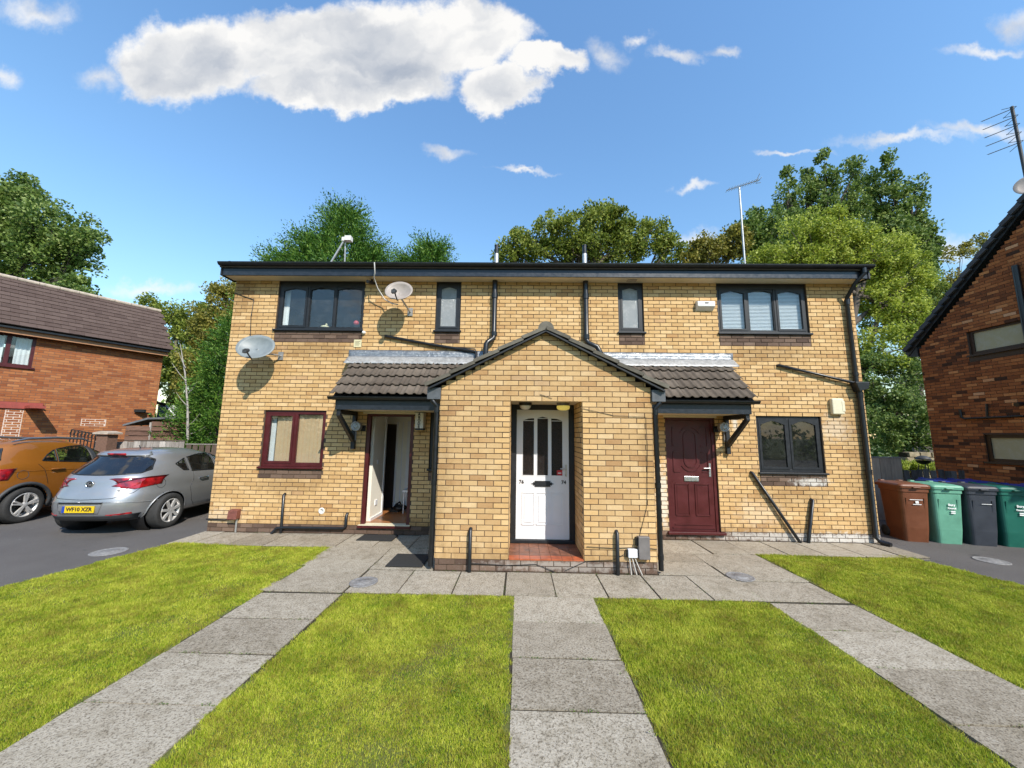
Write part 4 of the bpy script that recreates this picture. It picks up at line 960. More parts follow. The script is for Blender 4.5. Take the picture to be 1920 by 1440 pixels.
pipe([(6.08, 1.40, 5.03), (6.08, 1.40, 4.93), (6.0, 1.50, 4.80), (5.95, 1.66, 4.56), (5.955, 1.68, 4.50), (5.965, 1.68, 2.9)], .036, name='downpipe', clips=[((6.08, 1.40, 5.04), (6.08, 1.40, 4.94)), ((5.96, 1.68, 4.53), (5.96, 1.68, 4.42)), ((5.963, 1.68, 3.1), (5.963, 1.68, 3.03))])
m = MB(); m.prism([(5.87, 1.59, 2.90), (6.13, 1.59, 2.90), (6.10, 1.59, 2.77), (5.93, 1.59, 2.72)], (0, .14, 0)); H(m, 'hopper', 'black_plastic', bevel=.01)
pipe([(6.0, 1.68, 2.74), (6.0, 1.68, .12), (6.03, 1.62, .05), (6.08, 1.5, .03)], .042, name='downpipe', clips=[((6.0, 1.68, 2.72), (6.0, 1.68, 2.62)), ((6.0, 1.68, 1.3), (6.0, 1.68, 1.22))])
y = WY - .04
pipe([(-3.02, WY, 3.73), (-3.02, y, 3.73), (-2.1, y, 3.565), (-1.30, y, 3.44), (-1.22, y - .02, 3.42), (-1.20, y - .08, 3.2), (-1.28, y - .1, 3.08)], .026)
pipe([(-1.9, y, 3.53), (-1.25, y + .01, 3.485), (-1.2, y, 3.40)], .012, name='overflow_pipe')
pipe([(4.56, WY, 3.22), (4.56, y, 3.22), (5.97, y - .02, 2.88)], .026)
pipe([(3.91, WY, 1.21), (3.91, y, 1.21), (4.66, y - .02, .0)], .027)
pipe([(4.96, WY, .74), (4.96, y, .74), (4.80, y - .02, .0)], .030)
pipe([(-4.73, WY, .69), (-4.73, y, .68), (-4.72, y, .0)], .026)
pipe([(-4.86, y - .06, .0), (-4.80, y - .01, .09), (-4.65, y, .10), (-3.58, y, .10), (-3.53, y, .14), (-3.53, y, .33), (-3.53, WY, .36)], .027)
m = MB(); m.box(3.27 + .0, 3.30, WY - .0, WY, 0, .0)
m = MB(); m.tube([(-6.13, WY - .01, 4.60), (-5.72, WY - .012, 4.46), (-5.74, WY - .012, 4.1), (-5.70, WY - .012, 3.6)], .007, 6); H(m, 'cable', 'cable_black')
m = MB(); m.tube([P for P in [tuple(at(x_, y_, y=-.012)) for x_, y_ in ((1012, 739), (1035, 747))]], .0032, 6); H(m, 'cable', 'cable_black')
m = MB(); m.tube([tuple(at(x_, y_, y=-.012)) for x_, y_ in ((1093, 766), (1150, 779), (1211, 782), (1214, 840), (1213, 950), (1199, 1006))], .0032, 6); H(m, 'cable', 'cable_black')
m = MB(); m.tube([tuple(at(x_, y_, y=-.014)) for x_, y_ in ((1100, 1025), (1150, 1028), (1200, 1026), (1232, 1030))], .004, 6); H(m, 'cable', 'cable_black')
m = MB(); m.tube([tuple(at(x_, y_, y=-.014)) for x_, y_ in ((880, 1056), (950, 1060), (1005, 1058), (1040, 1072))], .004, 6); H(m, 'cable', 'cable_black')
m = MB(); m.tube([tuple(at(x_, y_, y=-.016)) for x_, y_ in ((1060, 1070), (1100, 1052), (1150, 1050), (1170, 1040))], .004, 6); H(m, 'cable', 'cable_black')
for q in range(3):
    m = MB(); m.tube([tuple(at(1180 + q * 5, 1045, y=-.03)), tuple(at(1182 + q * 7, 1060, y=-.04)), tuple(at(1184 + q * 10, 1078, y=-.03))], .008, 6); H(m, 'cable', 'cable_white')
m = MB(); c_ = at(603, 958, y=WY); m.lathe([(.06, 0), (.055, .006), (.03, .008), (.03, .003), (.001, .003)], (c_[0], WY - .001, c_[2]), (0, -1, 0), 16, False); H(m, 'vent_patch', 'white_plastic')
m = MB(); c_ = at(1185, 525, y=1.6); m.box(c_[0] - .09, c_[0] + .09, 1.56, 1.66, 4.852, 4.863); H(m, 'soffit_vent', 'concrete_cap')

# ------------------------------------------------------------------ fittings on the house (things of their own)
def dish(c, facing_dir, rx, rz, mat, label, arm_to, mount, lnb=True):
    """offset satellite dish: shallow elliptical bowl, rim, feed arm, receiver head, wall mount"""
    e = empty('satellite_dish', c, label, 'satellite dish'); n = Vector(facing_dir).normalized(); u = n.cross(Vector((0, 0, 1))).normalized() * -1; w = n.cross(u); w = w if w.z > 0 else -w
    c = Vector(c); m = MB(); K, S = 7, 30; vs = []
    for k in range(K + 1):
        r = k / K
        for s in range(S):
            t = 2 * math.pi * s / S; vs.append(c + u * (rx * r * math.cos(t)) + w * (rz * r * math.sin(t)) + n * (.10 * r * r))
    fs = [(k * S + s, k * S + (s + 1) % S, (k + 1) * S + (s + 1) % S, (k + 1) * S + s) for k in range(K) for s in range(S)]
    m.add(vs, fs, True); bowl = m.build('bowl', mat, e); sd = bowl.modifiers.new('s', 'SOLIDIFY'); sd.thickness = .012
    m = MB(); m.tube([vs[K * S + s] for s in range(S)] + [vs[K * S]], .008, 6, False); m.build('rim', mat, e)
    bot = c - w * rz + n * .10; tip = Vector(arm_to)
    m = MB(); m.tube([bot - n * .03, bot + (tip - bot) * .5 - Vector((0, 0, .015)), tip], .013, 8); m.build('feed_arm', 'car_trim', e)
    m = MB(); d = (c - tip).normalized(); m.tube([tip - d * .03, tip + d * .05], .033, 12); m.box(tip.x - .05, tip.x + .02, tip.y - .03, tip.y + .03, tip.z - .05, tip.z + .01); m.build('receiver_head', 'car_trim', e)
    mt = Vector(mount); m = MB(); m.tube([c - n * .01, c - n * .10, mt + Vector((0, -.08, 0)), mt], .018, 8); m.box(mt.x - .05, mt.x + .05, WY - .02, WY - .001, mt.z - .08, mt.z + .08); m.build('wall_mount', 'galvanised', e)
    return e
p1 = at(483, 656, y=1.38); dish(tuple(p1), (.22, -1, .50), .315, .27, 'dish_grey', 'grey satellite dish on the wall left of the upper window', (p1[0] + .06, p1[1] - .36, p1[2] - .09), (p1[0] + .22, WY, p1[2] - .04))
p2 = at(750, 552, y=1.36); dish(tuple(p2), (.06, -1, .45), .25, .225, 'dish_pale', 'pale satellite dish high on the wall beside the frosted window', (p2[0] + .01, p2[1] - .34, p2[2] - .06), (p2[0] + .1, WY, p2[2] - .22))
m = MB(); m.tube([tuple(at(x_, y_, y=yy)) for x_, y_, yy in ((702, 492, 1.32), (703, 512, 1.32), (701, 520, 1.4), (708, 540, 1.5), (721, 561, 1.6), (735, 569, 1.5), (746, 571, 1.44))], .011, 8); m.build('aerial_cable', 'cable_white', label='loose pale cable from gutter to the upper satellite dish', cat='cable')
# security camera under the eave
p = at(697, 523, y=1.62); e = empty('security_camera', tuple(p), 'small black camera under the eave near the loose cable', 'camera')
m = MB(); m.tube([(p[0], p[1] + .02, 4.862), (p[0], p[1] + .02, 4.80)], .022, 10); m.build('bracket', 'car_black', e); m = MB(); m.tube([(p[0] + .03, p[1] + .06, 4.80), (p[0] - .04, p[1] - .10, 4.77)], .034, 12); m.build('camera_body', 'car_black', e)
# alarm box, meter boxes, boxes
p = at(1322, 573, y=1.70); e = empty('alarm_box', tuple(p), 'white alarm box left of the upper right window', 'alarm box')
m = MB(); x, z = p[0], p[2]; m.prism([(x - .17, WY, z - .10), (x - .17, WY, z + .10), (x - .17, WY - .10, z + .07), (x - .17, WY - .10, z - .03)], (.34, 0, 0)); m.build('case', 'white_plastic', e, bevel=.012)
m = MB(); m.box(x - .03, x + .04, WY - .106, WY - .101, z + .025, z + .05); m.build('badge', 'grey_plastic', e)
p = at(1571, 762, y=1.68); x, z = p[0], p[2]; e = empty('cream_box', tuple(p), 'cream plastic box above the lower right window by the downpipe', 'meter box')
m = MB(); m.box(x - .11, x + .11, WY - .08, WY - .002, z - .15, z + .15); m.build('case', 'cream_plastic', e, bevel=.02); m = MB(); m.box(x + .06, x + .115, WY - .085, WY - .06, z - .10, z + .10); m.build('lid', 'cream_plastic', e, bevel=.008)
p = at(671, 644, y=WY); x, z = p[0], p[2]; e = empty('wall_notice', tuple(p), 'small pale yellow notice plate above the left canopy', 'sign')
m = MB(); m.box(x - .075, x + .075, WY - .012, WY - .004, z - .075, z + .075); m.build('plate', 'sign_yellow', e)
m = MB()
for k in range(4): m.box(x - .05, x + .05 - .02 * (k % 2), WY - .0135, WY - .0125, z + .035 - k * .024, z + .041 - k * .024)
m.build('print', 'ink', e)
p = at(683, 624, y=WY); m = MB(); m.lathe([(.035, 0), (.03, .04), (.02, .05), (.001, .05)], (p[0], WY - .005, p[2]), (0, -1, 0), 12, False); m.build('pipe_terminal', 'white_plastic', label='small white capped overflow outlet right of the upper left window', cat='outlet')
p = at(437, 965, y=1.66); x, z = p[0], p[2]; e = empty('junction_box', (x, WY, 0), 'rust red junction box low on the left corner of the wall', 'junction box')
m = MB(); m.prism([(x - .085, WY, z - .08), (x - .085, WY, z + .09), (x - .085, WY - .10, z + .075), (x - .085, WY - .12, z - .08)], (.17, 0, 0)); m.build('hood', 'rust_paint', e, bevel=.008)
m = MB(); m.tube([(x + .05, WY - .04, z - .08), (x + .05, WY - .04, 0)], .017, 8); m.build('conduit', 'galvanised', e); m = MB(); m.tube([(-6.15, WY - .02, z - .10), (x - .2, WY - .02, z - .11), (x - .02, WY - .04, z - .09)], .012, 8); m.build('cable', 'cable_black', e)
p = at(1207, 1027, y=-.05); x, z = p[0], p[2]; e = empty('meter_box', (x, -.05, 0), 'brown plastic meter box on the right of the porch front', 'meter box')
m = MB(); m.box(x - .075, x + .075, -.085, -.004, z - .145, z + .145); m.build('case', 'grey_plastic', e, bevel=.006); m = MB(); m.box(x - .1, x - .078, -.05, -.004, z + .02, z + .13); m.build('side_cap', 'car_black', e)
p = at(1187, 1038, y=-.05); x, z = p[0], p[2]; e = empty('cable_box', (x, -.05, 0), 'small white cable box left of the brown meter box', 'cable box')
m = MB(); m.box(x - .065, x + .06, -.06, -.004, z - .055, z + .055); m.build('case', 'white_upvc', e, bevel=.008); m = MB(); m.box(x - .085, x - .067, -.045, -.004, z - .05, z + .04); m.build('side_cap', 'car_black', e)
# lamps
def floodlamp(px, py, label, mat, sx):
    p = at(px, py, y=1.55); e = empty('wall_lamp', tuple(p), label, 'lamp'); c = Vector((p[0], 1.52, p[2]))
    m = MB(); m.lathe([(.085, .10), (.092, .03), (.09, 0), (.075, -.012), (.07, .0), (.045, .004), (.04, -.012), (.02, -.012), (.001, -.004)], c, (0, 1, 0), 22, False); m.build('head', mat, e)
    m = MB(); m.tube([c + Vector((0, .08, 0)), c + Vector((sx * .06, .16, -.02)), (c.x + sx * .06, WY, c.z - .03)], .022, 8); m.box(c.x + sx * .06 - .045, c.x + sx * .06 + .045, WY - .03, WY - .002, c.z - .09, c.z + .02); m.build('mount', 'car_black', e)
    m = MB(); m.tube([c + Vector((0, .04, -.09)), c + Vector((0, .04, -.26))], .014, 8); m.build('sensor_stem', 'grey_plastic', e)
floodlamp(668, 799, 'round chrome lamp by the bracket of the left canopy', 'dull_steel', 1)
floodlamp(1357, 801, 'round dark lamp by the bracket of the right canopy', 'dull_steel', -1)
p = at(788, 789, y=1.6); e = empty('lantern', tuple(p), 'white box lantern lettered downwards beside the open left door', 'lantern'); x, z = p[0], p[2]
m = MB(); m.box(x - .085, x + .07, 1.55, WY - .01, z - .14, z + .155); m.build('lamp_shade', 'white_plastic', e, bevel=.01)
m = MB(); m.box(x - .095, x + .08, 1.54, WY - .004, z + .156, z + .19); m.box(x - .08, x + .065, 1.555, WY - .01, z - .175, z - .141); m.build('frame', 'car_black', e)
for k, chh in enumerate('ABODE'): lettering('letter', chh, .066, facing((x - .01, 1.546, z + .118 - k * .058), (1, 0, 0), (0, 0, 1)), 'ink', e, bold=.0015)
for px, py, lb, mt, sq in ((985, 759, 'dark based globe lamp on the porch ceiling, left of two', 'white_plastic', 1), (1056, 760, 'yellow bulkhead lamp on the porch ceiling, right of two', 'sign_yellow', 0)):
    p = at(px, py, y=.36); e = empty('ceiling_lamp', (p[0], .36, OZ - .012), lb, 'lamp')
    m = MB(); m.lathe([(.10, 0), (.10, -.045), (.085, -.05)], (p[0], .36, OZ - .013), (0, 0, 1), 24, False); m.build('base', 'car_black' if sq else 'grey_plastic', e)
    m = MB(); m.lathe([(.085, -.05), (.075, -.085), (.045, -.105), (.001, -.112)] if sq else [(.098, -.045), (.10, -.075), (.085, -.10), (.05, -.112), (.001, -.114)], (p[0], .36, OZ - .013), (0, 0, 1), 24, False); m.build('lamp_shade', mt if sq else 'lamp_yellow', e)
# roof furniture: flues, aerials
for px, lb in ((931, 'short black flue on the roof, left of two'), (1096, 'short black flue on the roof, right of two')):
    p = at(px, 475, y=2.6); e = empty('flue', (p[0], 2.6, 5.3), lb, 'flue'); z = p[2]
    m = MB(); m.tube([(p[0], 2.6, z - .7), (p[0], 2.6, z - .02)], .052, 14); m.build('flue_base', 'galvanised', e)
    m = MB(); m.tube([(p[0], 2.6, z - .02), (p[0], 2.6, z + .17)], .046, 14); m.lathe([(.052, .17), (.052, .19), (.02, .2)], (p[0], 2.6, z), (0, 0, 1), 14); m.build('flue_cap', 'black_plastic', e)
a = at(1397, 500, y=4.6); b = at(1386, 352, y=4.6); e = empty('television_aerial', (a[0], 4.6, 6.0), 'tall thin television aerial on the roof over the right side', 'aerial')
m = MB(); m.tube([(a[0], 4.6, a[2] - .5), tuple(b)], .026, 8); m.build('mast', 'galvanised', e)
q0, q1 = at(1362, 357, y=4.8), at(1425, 337, y=4.4); m = MB(); m.tube([tuple(q0), tuple(q1)], .012, 6)
for t_ in np.linspace(.05, .97, 12):
    c_ = q0 + (q1 - q0) * t_; m.tube([(c_[0] - .02, c_[1] - .16, c_[2] - .03), (c_[0] + .02, c_[1] + .16, c_[2] + .03)], .006, 5)
for s in (-1, 1): m.tube([tuple(q1 - (q1 - q0) * .06 + np.array([0, -.1, s * .14])), tuple(q1 - (q1 - q0) * .06 + np.array([0, .1, s * .02]))], .008, 5)
m.build('boom', 'galvanised', e)
a, b, t0 = at(612, 500, y=2.7), at(642, 500, y=2.7), at(647, 448, y=2.7); e = empty('aerial_bracket', (a[0], 2.7, 5.3), 'grey tripod bracket with a white receiver on the roof at left', 'aerial')
m = MB(); m.tube([(a[0] - .1, 2.7, a[2] - .3), tuple(t0)], .024, 8); m.tube([(b[0] - .03, 2.9, b[2] - .3), tuple(t0 + np.array([0, .02, -.03]))], .018, 8); m.build('leg', 'galvanised', e)
m = MB(); m.tube([tuple(t0), tuple(t0 + np.array([.02, 0, .07]))], .03, 8); m.box(t0[0] + .02, t0[0] + .16, 2.63, 2.75, t0[2] - .06, t0[2] + .05); m.box(t0[0] - .06, t0[0] + .0, 2.66, 2.74, t0[2] - .06, t0[2] + .03); m.build('receiver_head', 'white_plastic', e)
# blinds, ornaments
e = empty('venetian_blind', (4.37, 1.845, 3.9), 'white horizontal blind inside the upper right window', 'blind'); sm = MB().box(-.80, .80, -.016, .016, -.001, .001).mesh('slat')
for k in range(31):
    o = obj('slat', sm, 'blind_white', e, True); o.location = (0, 0, .03 + k * .0285); o.rotation_euler = (R(52), 0, 0)
m = MB(); m.box(-.8, .8, -.02, .02, .915, .945); m.build('head_rail', 'blind_white', e, True)
e = empty('vertical_blind', (-4.67, 1.86, 1.26), 'cream vertical blind inside the maroon lower left window', 'blind'); sm = MB().box(-.045, .045, -.001, .001, 0, .9).mesh('slat')
for k in range(13):
    x = -.37 + k * .073
    if abs(x - .02) < .02: continue
    o = obj('slat', sm, 'blind_cream', e, True); o.location = (x, random.uniform(-.004, .004), 0); o.rotation_euler = (0, 0, R(-9 + random.uniform(-3, 3)))
m = MB(); m.box(-.5, .5, -.02, .02, .90, .93); m.build('head_rail', 'blind_white', e, True)
m = MB(); m.box(-5.22, -5.13, 1.90, 1.92, 1.22, 2.2); m.build('net_strip', 'curtain_white', label='white strip of net curtain at left of the cream blind', cat='curtain')
e = empty('curtain', (-5.17, 1.92, 3.9), 'pale curtain at the left side of the upper left window', 'curtain')
m = MB(); n_ = 14; m.add([(-.05 + .11 * i / n_, .012 * math.sin(i * 1.9), z_) for z_ in (0, .92) for i in range(n_ + 1)], [(i, i + 1, n_ + 2 + i, n_ + 1 + i) for i in range(n_)], True); m.build('drape', 'curtain_white', e, True)
p = at(668, 606, y=1.90); m = MB(); m.ball((p[0], 1.90, p[2]), .055, 14); m.build('ornament_ball', 'red_ball', label='red ball on the sill of the upper left window', cat='ornament')
p = at(609, 613, y=1.90); m = MB(); m.ball((p[0], 1.90, p[2]), .07, 14, (1.2, .8, .5)); m.ball((p[0] + .03, 1.90, p[2] + .05), .022, 10); m.build('ornament_dish', 'ivory', label='ivory lidded dish on the sill of the upper left window', cat='ornament')
# ------------------------------------------------------------------ wheelie bins
def wheelie_bin(x, y, rz, mat, label, marks=(), s=1.0):
    e = empty('wheelie_bin', (x, y, -.03), label, 'bin', 'wheelie bins beside the house', rz); e.scale = (s, s, s)
    def ring(hw, y0, y1, z, r):
        pts = []
        for cx, cy, a0 in ((hw - r, y1 - r, 0), (-hw + r, y1 - r, 90), (-hw + r, y0 + r, 180), (hw - r, y0 + r, 270)):
            for k in range(5): t_ = R(a0 + 22.5 * k); pts.append((cx + r * math.cos(t_), cy + r * math.sin(t_), z))
        return pts
    m = MB(); n = 20; lv = [(.185, .06, .50, 0, .05), (.20, .03, .53, .25, .055), (.222, .0, .56, .82, .06), (.226, -.004, .565, .90, .06), (.238, -.018, .58, .905, .06), (.238, -.018, .58, .985, .06)]
    vs = [v for l in lv for v in ring(*l)]
    m.add(vs, [(k * n + i, k * n + (i + 1) % n, (k + 1) * n + (i + 1) % n, (k + 1) * n + i) for k in range(len(lv) - 1) for i in range(n)], False); m.add(vs[:n], [tuple(range(n))[::-1]])
    m.build('body', mat, e, True, .006)
    m = MB()
    for xx in (-.14, .14): m.prism([(xx - .012, .07, .08), (xx + .012, .07, .08), (xx + .014, -.012, .80), (xx - .014, -.012, .80)], (0, .03, 0))
    m.build('rib', mat, e, True)
    lv = [(.250, -.035, .60, .975, .05), (.252, -.04, .60, 1.02, .05), (.235, -.02, .59, 1.045, .05), (.16, .06, .50, 1.065, .05)]
    vs = [v for l in lv for v in ring(*l)]; m = MB(); m.add(vs, [(k * n + i, k * n + (i + 1) % n, (k + 1) * n + (i + 1) % n, (k + 1) * n + i) for k in range(3) for i in range(n)]); m.add(vs[-n:], [tuple(range(n))]); m.add(vs[:n], [tuple(range(n))[::-1]])
    m.box(-.06, .06, -.075, -.03, .985, 1.005); m.box(-.19, -.12, .52, .60, 1.045, 1.075); m.box(.12, .19, .52, .60, 1.045, 1.075)
    m.build('lid', mat, e, True, .006)
    m = MB(); m.tube([(-.2, .66, 1.0), (.2, .66, 1.0)], .016, 8); m.box(-.21, -.17, .56, .67, .96, 1.0); m.box(.17, .21, .56, .67, .96, 1.0); m.build('handle', mat, e, True)
    for sx in (-1, 1): m = MB(); m.lathe([(.03, -.02), (.10, -.025), (.10, .025), (.03, .02)], (sx * .19, .52, .10), (1, 0, 0), 18); m.build('wheel', 'tyre', e, True)
    for tx, sz, xx, zz in marks:
        if tx == '-': me = MB().box(-sz[0] / 2, sz[0] / 2, -sz[1] / 2, sz[1] / 2, -.001, .001).mesh('print')
        else: me = text_mesh(tx, sz, .001, bold=.002); me.materials.clear()
        yy = -.006 + (.82 - zz) * .045
        me.transform(facing((xx, yy - .012, zz), (1, 0, 0), (0, 0.05, 1))); obj('print', me, 'white_print', e, True)
    return e
rb = R(-11)
def binspot(x0, y0): return x0, y0
wheelie_bin(7.03, 1.93, rb, 'bin_brown', 'brown wheelie bin nearest the yellow house, front of the row', (('-', (.20, .010), 0, .77), ('-', (.05, .045), .01, .725), ('-', (.13, .012), .01, .685)))
wheelie_bin(6.62, 2.62, rb, 'bin_brown', 'brown wheelie bin standing behind by the corner of the yellow house')
wheelie_bin(7.53, 1.84, rb, 'bin_green_light', 'pale green wheelie bin with white lettering between brown and grey bins', (('Bury', .055, .03, .70), ('Council', .04, .03, .64), ('-', (.065, .02), .045, .585), ('-', (.065, .02), .045, .555)))
wheelie_bin(8.03, 1.74, rb, 'bin_grey', 'dark grey wheelie bin between the two green bins', (('-', (.15, .009), .04, .74),))
wheelie_bin(8.54, 1.68, rb, 'bin_green', 'deep green wheelie bin right of the grey bin', (('Bury', .055, .04, .72), ('Council', .04, .04, .655), ('-', (.065, .02), .05, .60), ('-', (.065, .02), .05, .57)))
wheelie_bin(9.06, 1.60, rb, 'bin_blue', 'blue wheelie bin at the right end of the front row')
wheelie_bin(8.35, 2.42, rb, 'bin_blue', 'blue wheelie bin behind the grey bin')
wheelie_bin(8.9, 2.36, rb, 'bin_blue', 'blue wheelie bin behind the deep green bin')

# ------------------------------------------------------------------ cars
from mathutils.bvhtree import BVHTree
def lerp_table(tab, z, c):
    zs = [r[0] for r in tab]; return float(np.interp(z, zs, [r[c] for r in tab]))
def smooth_tab(tab, z, c):
    # monotone-ish smooth interpolation of the contour tables
    zs = np.array([r[0] for r in tab]); v = np.array([r[c] for r in tab])
    d = np.gradient(v, zs); i = int(np.clip(np.searchsorted(zs, z) - 1, 0, len(zs) - 2)); h = zs[i + 1] - zs[i]; t = (z - zs[i]) / h
    sl = (v[i + 1] - v[i]) / h
    def lim(m_): return 0 if sl * m_ <= 0 else math.copysign(min(abs(m_), 3 * abs(sl)), sl)
    a, b = lim(d[i]), lim(d[i + 1])
    return (2 * t**3 - 3 * t**2 + 1) * v[i] + (t**3 - 2 * t**2 + t) * h * a + (-2 * t**3 + 3 * t**2) * v[i + 1] + (t**3 - t**2) * h * b
def in_poly(poly, x, y):
    return bool(inside(poly, np.array([x]), np.array([y]))[0])
class Car:
    """stacked plan contours (z, y rear, y front, half width, corner power); y=0 rear bumper, +y forward, +x right"""
    def __init__(s, name, label, loc, rz, tab, wheels, wr, paint, scale=1.):
        s.e = empty(name, loc, label, 'car', None, rz); s.tab = tab; s.paint = paint; s.wr = wr
        zt = [r[0] for r in tab]; Z = []
        for a, b in zip(zt, zt[1:]):
            k = max(2, int((b - a) / .022)); Z += [a + (b - a) * i / k for i in range(k)]
        Z.append(zt[-1]); NA = 420; vs = []; s.Z = Z
        for z in Z:
            y0, y1, w, pr, pf = (smooth_tab(tab, z, c) for c in (1, 2, 3, 4, 5))
            for k in range(NA):
                t = 2 * math.pi * (k + .5) / NA; cs, sn = math.cos(t), math.sin(t)
                pw_ = pf if sn > 0 else pr
                L_ = (y1 - y0) / 2; r_ = (abs(cs) ** pw_ + abs(sn) ** pw_) ** (-1 / pw_)
                # spread points evenly along the long sides
                vs.append((w * r_ * cs, (y0 + y1) / 2 + L_ * r_ * sn, z))
        F = [(k * NA + i, k * NA + (i + 1) % NA, (k + 1) * NA + (i + 1) % NA, (k + 1) * NA + i) for k in range(len(Z) - 1) for i in range(NA)]
        s.v, s.F, s.NA = vs, F, NA
        s.top = tuple(range((len(Z) - 1) * NA, len(Z) * NA))
        s.bvh = BVHTree.FromPolygons([Vector(v) for v in vs], F)
        s.holes = []; s.wheels = wheels
    def cut(s, name, poly, view, mat, trim='car_black', tr=.011, side=1, mirror=False):
        s.holes.append((name, poly, view, mat, trim, tr, side))
        if mirror: s.holes.append((name, [(-a, b) for a, b in poly] if view == 'rear' else poly, view, mat, trim, tr, -side))
    def hit(s, view, a, b, side=1, off=.0):
        if view == 'side': o, d = Vector((side * 3, a, b)), Vector((-side, 0, 0))
        elif view == 'rear': o, d = Vector((a, -3, b)), Vector((0, 1, 0))
        else: o, d = Vector((a, 12, b)), Vector((0, -1, 0))
        p, n, i, dist = s.bvh.ray_cast(o, d)
        if p is None: return None
        return p - d * off
    def finish(s):
        V_ = np.array(s.v); FA = np.array(s.F); C_ = V_[FA].mean(1)
        n_ = np.cross(V_[FA[:, 1]] - V_[FA[:, 0]], V_[FA[:, 3]] - V_[FA[:, 0]])
        arch_ = np.zeros(len(FA), bool)
        for wy in s.wheels: arch_ |= (np.abs(C_[:, 0]) > .62) & ((C_[:, 1] - wy) ** 2 + (C_[:, 2] - s.wr) ** 2 < (s.wr + .045) ** 2)
        put = np.full(len(FA), -1)
        for i, (nm, poly, view, mat, trim, tr, sd) in enumerate(s.holes):
            if view == 'side': k = (np.sign(C_[:, 0]) == sd) & (np.abs(C_[:, 0]) > .25) & inside(poly, C_[:, 1], C_[:, 2])
            elif view == 'rear': k = (C_[:, 1] < 1.3) & (n_[:, 1] < 0) & inside(poly, C_[:, 0], C_[:, 2])
            else: k = (C_[:, 1] > 2) & (n_[:, 1] > 0) & inside(poly, C_[:, 0], C_[:, 2])
            put[k] = i
        body = [s.F[k] for k in np.nonzero((put < 0) & ~arch_)[0]]
        glassf = {i: [s.F[k] for k in np.nonzero((put == i) & ~arch_)[0]] for i in range(len(s.holes))}
        m = MB(); m.add(s.v, body + [s.top], True); b = m.build('body', s.paint, s.e, True)
        for i, (nm, poly, view, mat, trim, tr, sd) in enumerate(s.holes):
            if not glassf[i]: continue
            used = sorted({k for f in glassf[i] for k in f}); mp = {k: j for j, k in enumerate(used)}
            m = MB(); m.add([s.v[k] for k in used], [tuple(mp[k] for k in f) for f in glassf[i]], True); g = m.build(nm, mat, s.e, True)
            pts = []
            for (a0, b0), (a1, b1) in zip(poly, poly[1:] + poly[:1]):
                for t in np.linspace(0, 1, 8, endpoint=False):
                    h = s.hit(view, a0 + (a1 - a0) * t, b0 + (b1 - b0) * t, sd, .002)
                    if h is not None: pts.append(h)
            if len(pts) > 4: m = MB(); m.tube(pts + [pts[0]], tr, 6, False); m.build('seal', trim, g, True)
        return b
    def patch(s, name, poly, view, mat, side=1, off=.006, n=14, parent=None):
        """piece that follows the body surface"""
        P = np.array(poly); lo, hi = P.min(0), P.max(0); bm = bmesh.new(); bm.faces.new([bm.verts.new((a, b, 0)) for a, b in poly])
        for k in range(1, n):
            for co, no in (((lo[0] + (hi[0] - lo[0]) * k / n, 0, 0), (1, 0, 0)), ((0, lo[1] + (hi[1] - lo[1]) * k / n, 0), (0, 1, 0))):
                bmesh.ops.bisect_plane(bm, geom=bm.verts[:] + bm.edges[:] + bm.faces[:], plane_co=co, plane_no=no)
        cc = P.mean(0)
        for v in bm.verts:
            a, b, h = v.co.x, v.co.y, None
            for q in range(12):
                h = s.hit(view, a + (cc[0] - a) * q * .08, b + (cc[1] - b) * q * .08, side, off)
                if h is not None: break
            v.co = h
        me = bpy.data.meshes.new(name); bm.to_mesh(me); bm.free()
        for p in me.polygons: p.use_smooth = True
        o = obj(name, me, mat, parent or s.e, True); sd = o.modifiers.new('s', 'SOLIDIFY'); sd.thickness = off * 1.6; sd.offset = 0
        return o
    def line(s, name, pts, view, mat, r=.004, side=1, off=.0):
        q = []
        for (a0, b0), (a1, b1) in zip(pts, pts[1:]):
            for t in np.linspace(0, 1, 10): 
                h = s.hit(view, a0 + (a1 - a0) * t, b0 + (b1 - b0) * t, side, off)
                if h is not None: q.append(h)
        m = MB(); m.tube(q, r, 5, False); return m.build(name, mat, s.e, True)
    def wheel(s, x, y, side, spokes, w=.21, pair=False):
        e = s.e; r = s.wr; rim_r = r * .68; xo = x
        m = MB(); m.lathe([(rim_r, -w / 2), (r * .93, -w / 2), (r * .99, -w * .42), (r, -w * .3), (r, w * .3), (r * .99, w * .42), (r * .93, w / 2), (rim_r + .012, w / 2), (rim_r, w * .44), (rim_r, -w * .44)], (x - side * w / 2, y, r), (side, 0, 0), 40, False)
        t = m.build('wheel', 'tyre', e, True)
        m = MB(); c = Vector((x - side * w / 2, y, r)); ax = Vector((side, 0, 0))
        m.lathe([(rim_r + .004, w * .45), (rim_r + .002, w * .5), (rim_r - .018, w * .48), (rim_r - .03, w * .2), (rim_r - .04, -.05)], c, ax, 40, False)
        for k in range(spokes):
            for dlt in ((-.13, .13) if pair else (0,)):
                a = 2 * math.pi * k / spokes + .3; a2 = a + dlt; d1 = Vector((0, math.cos(a), math.sin(a))); d2 = Vector((0, math.cos(a2), math.sin(a2)))
                m.bar(c + ax * (w * .43) + d1 * .03, c + ax * (w * .46) + d2 * (rim_r - .012), .030 if pair else .048, .03, ax)
        m.lathe([(.055, .36 * w), (.055, .47 * w), (.045, .5 * w), (.001, .5 * w)], c, ax, 20, False); m.build('rim', 'alloy', t, True)
        m = MB(); m.lathe([(.001, .0), (rim_r - .02, .0), (rim_r - .02, .03)], c - ax * .02, ax, 28, False); m.build('brake', 'car_black', t, True)
        return t
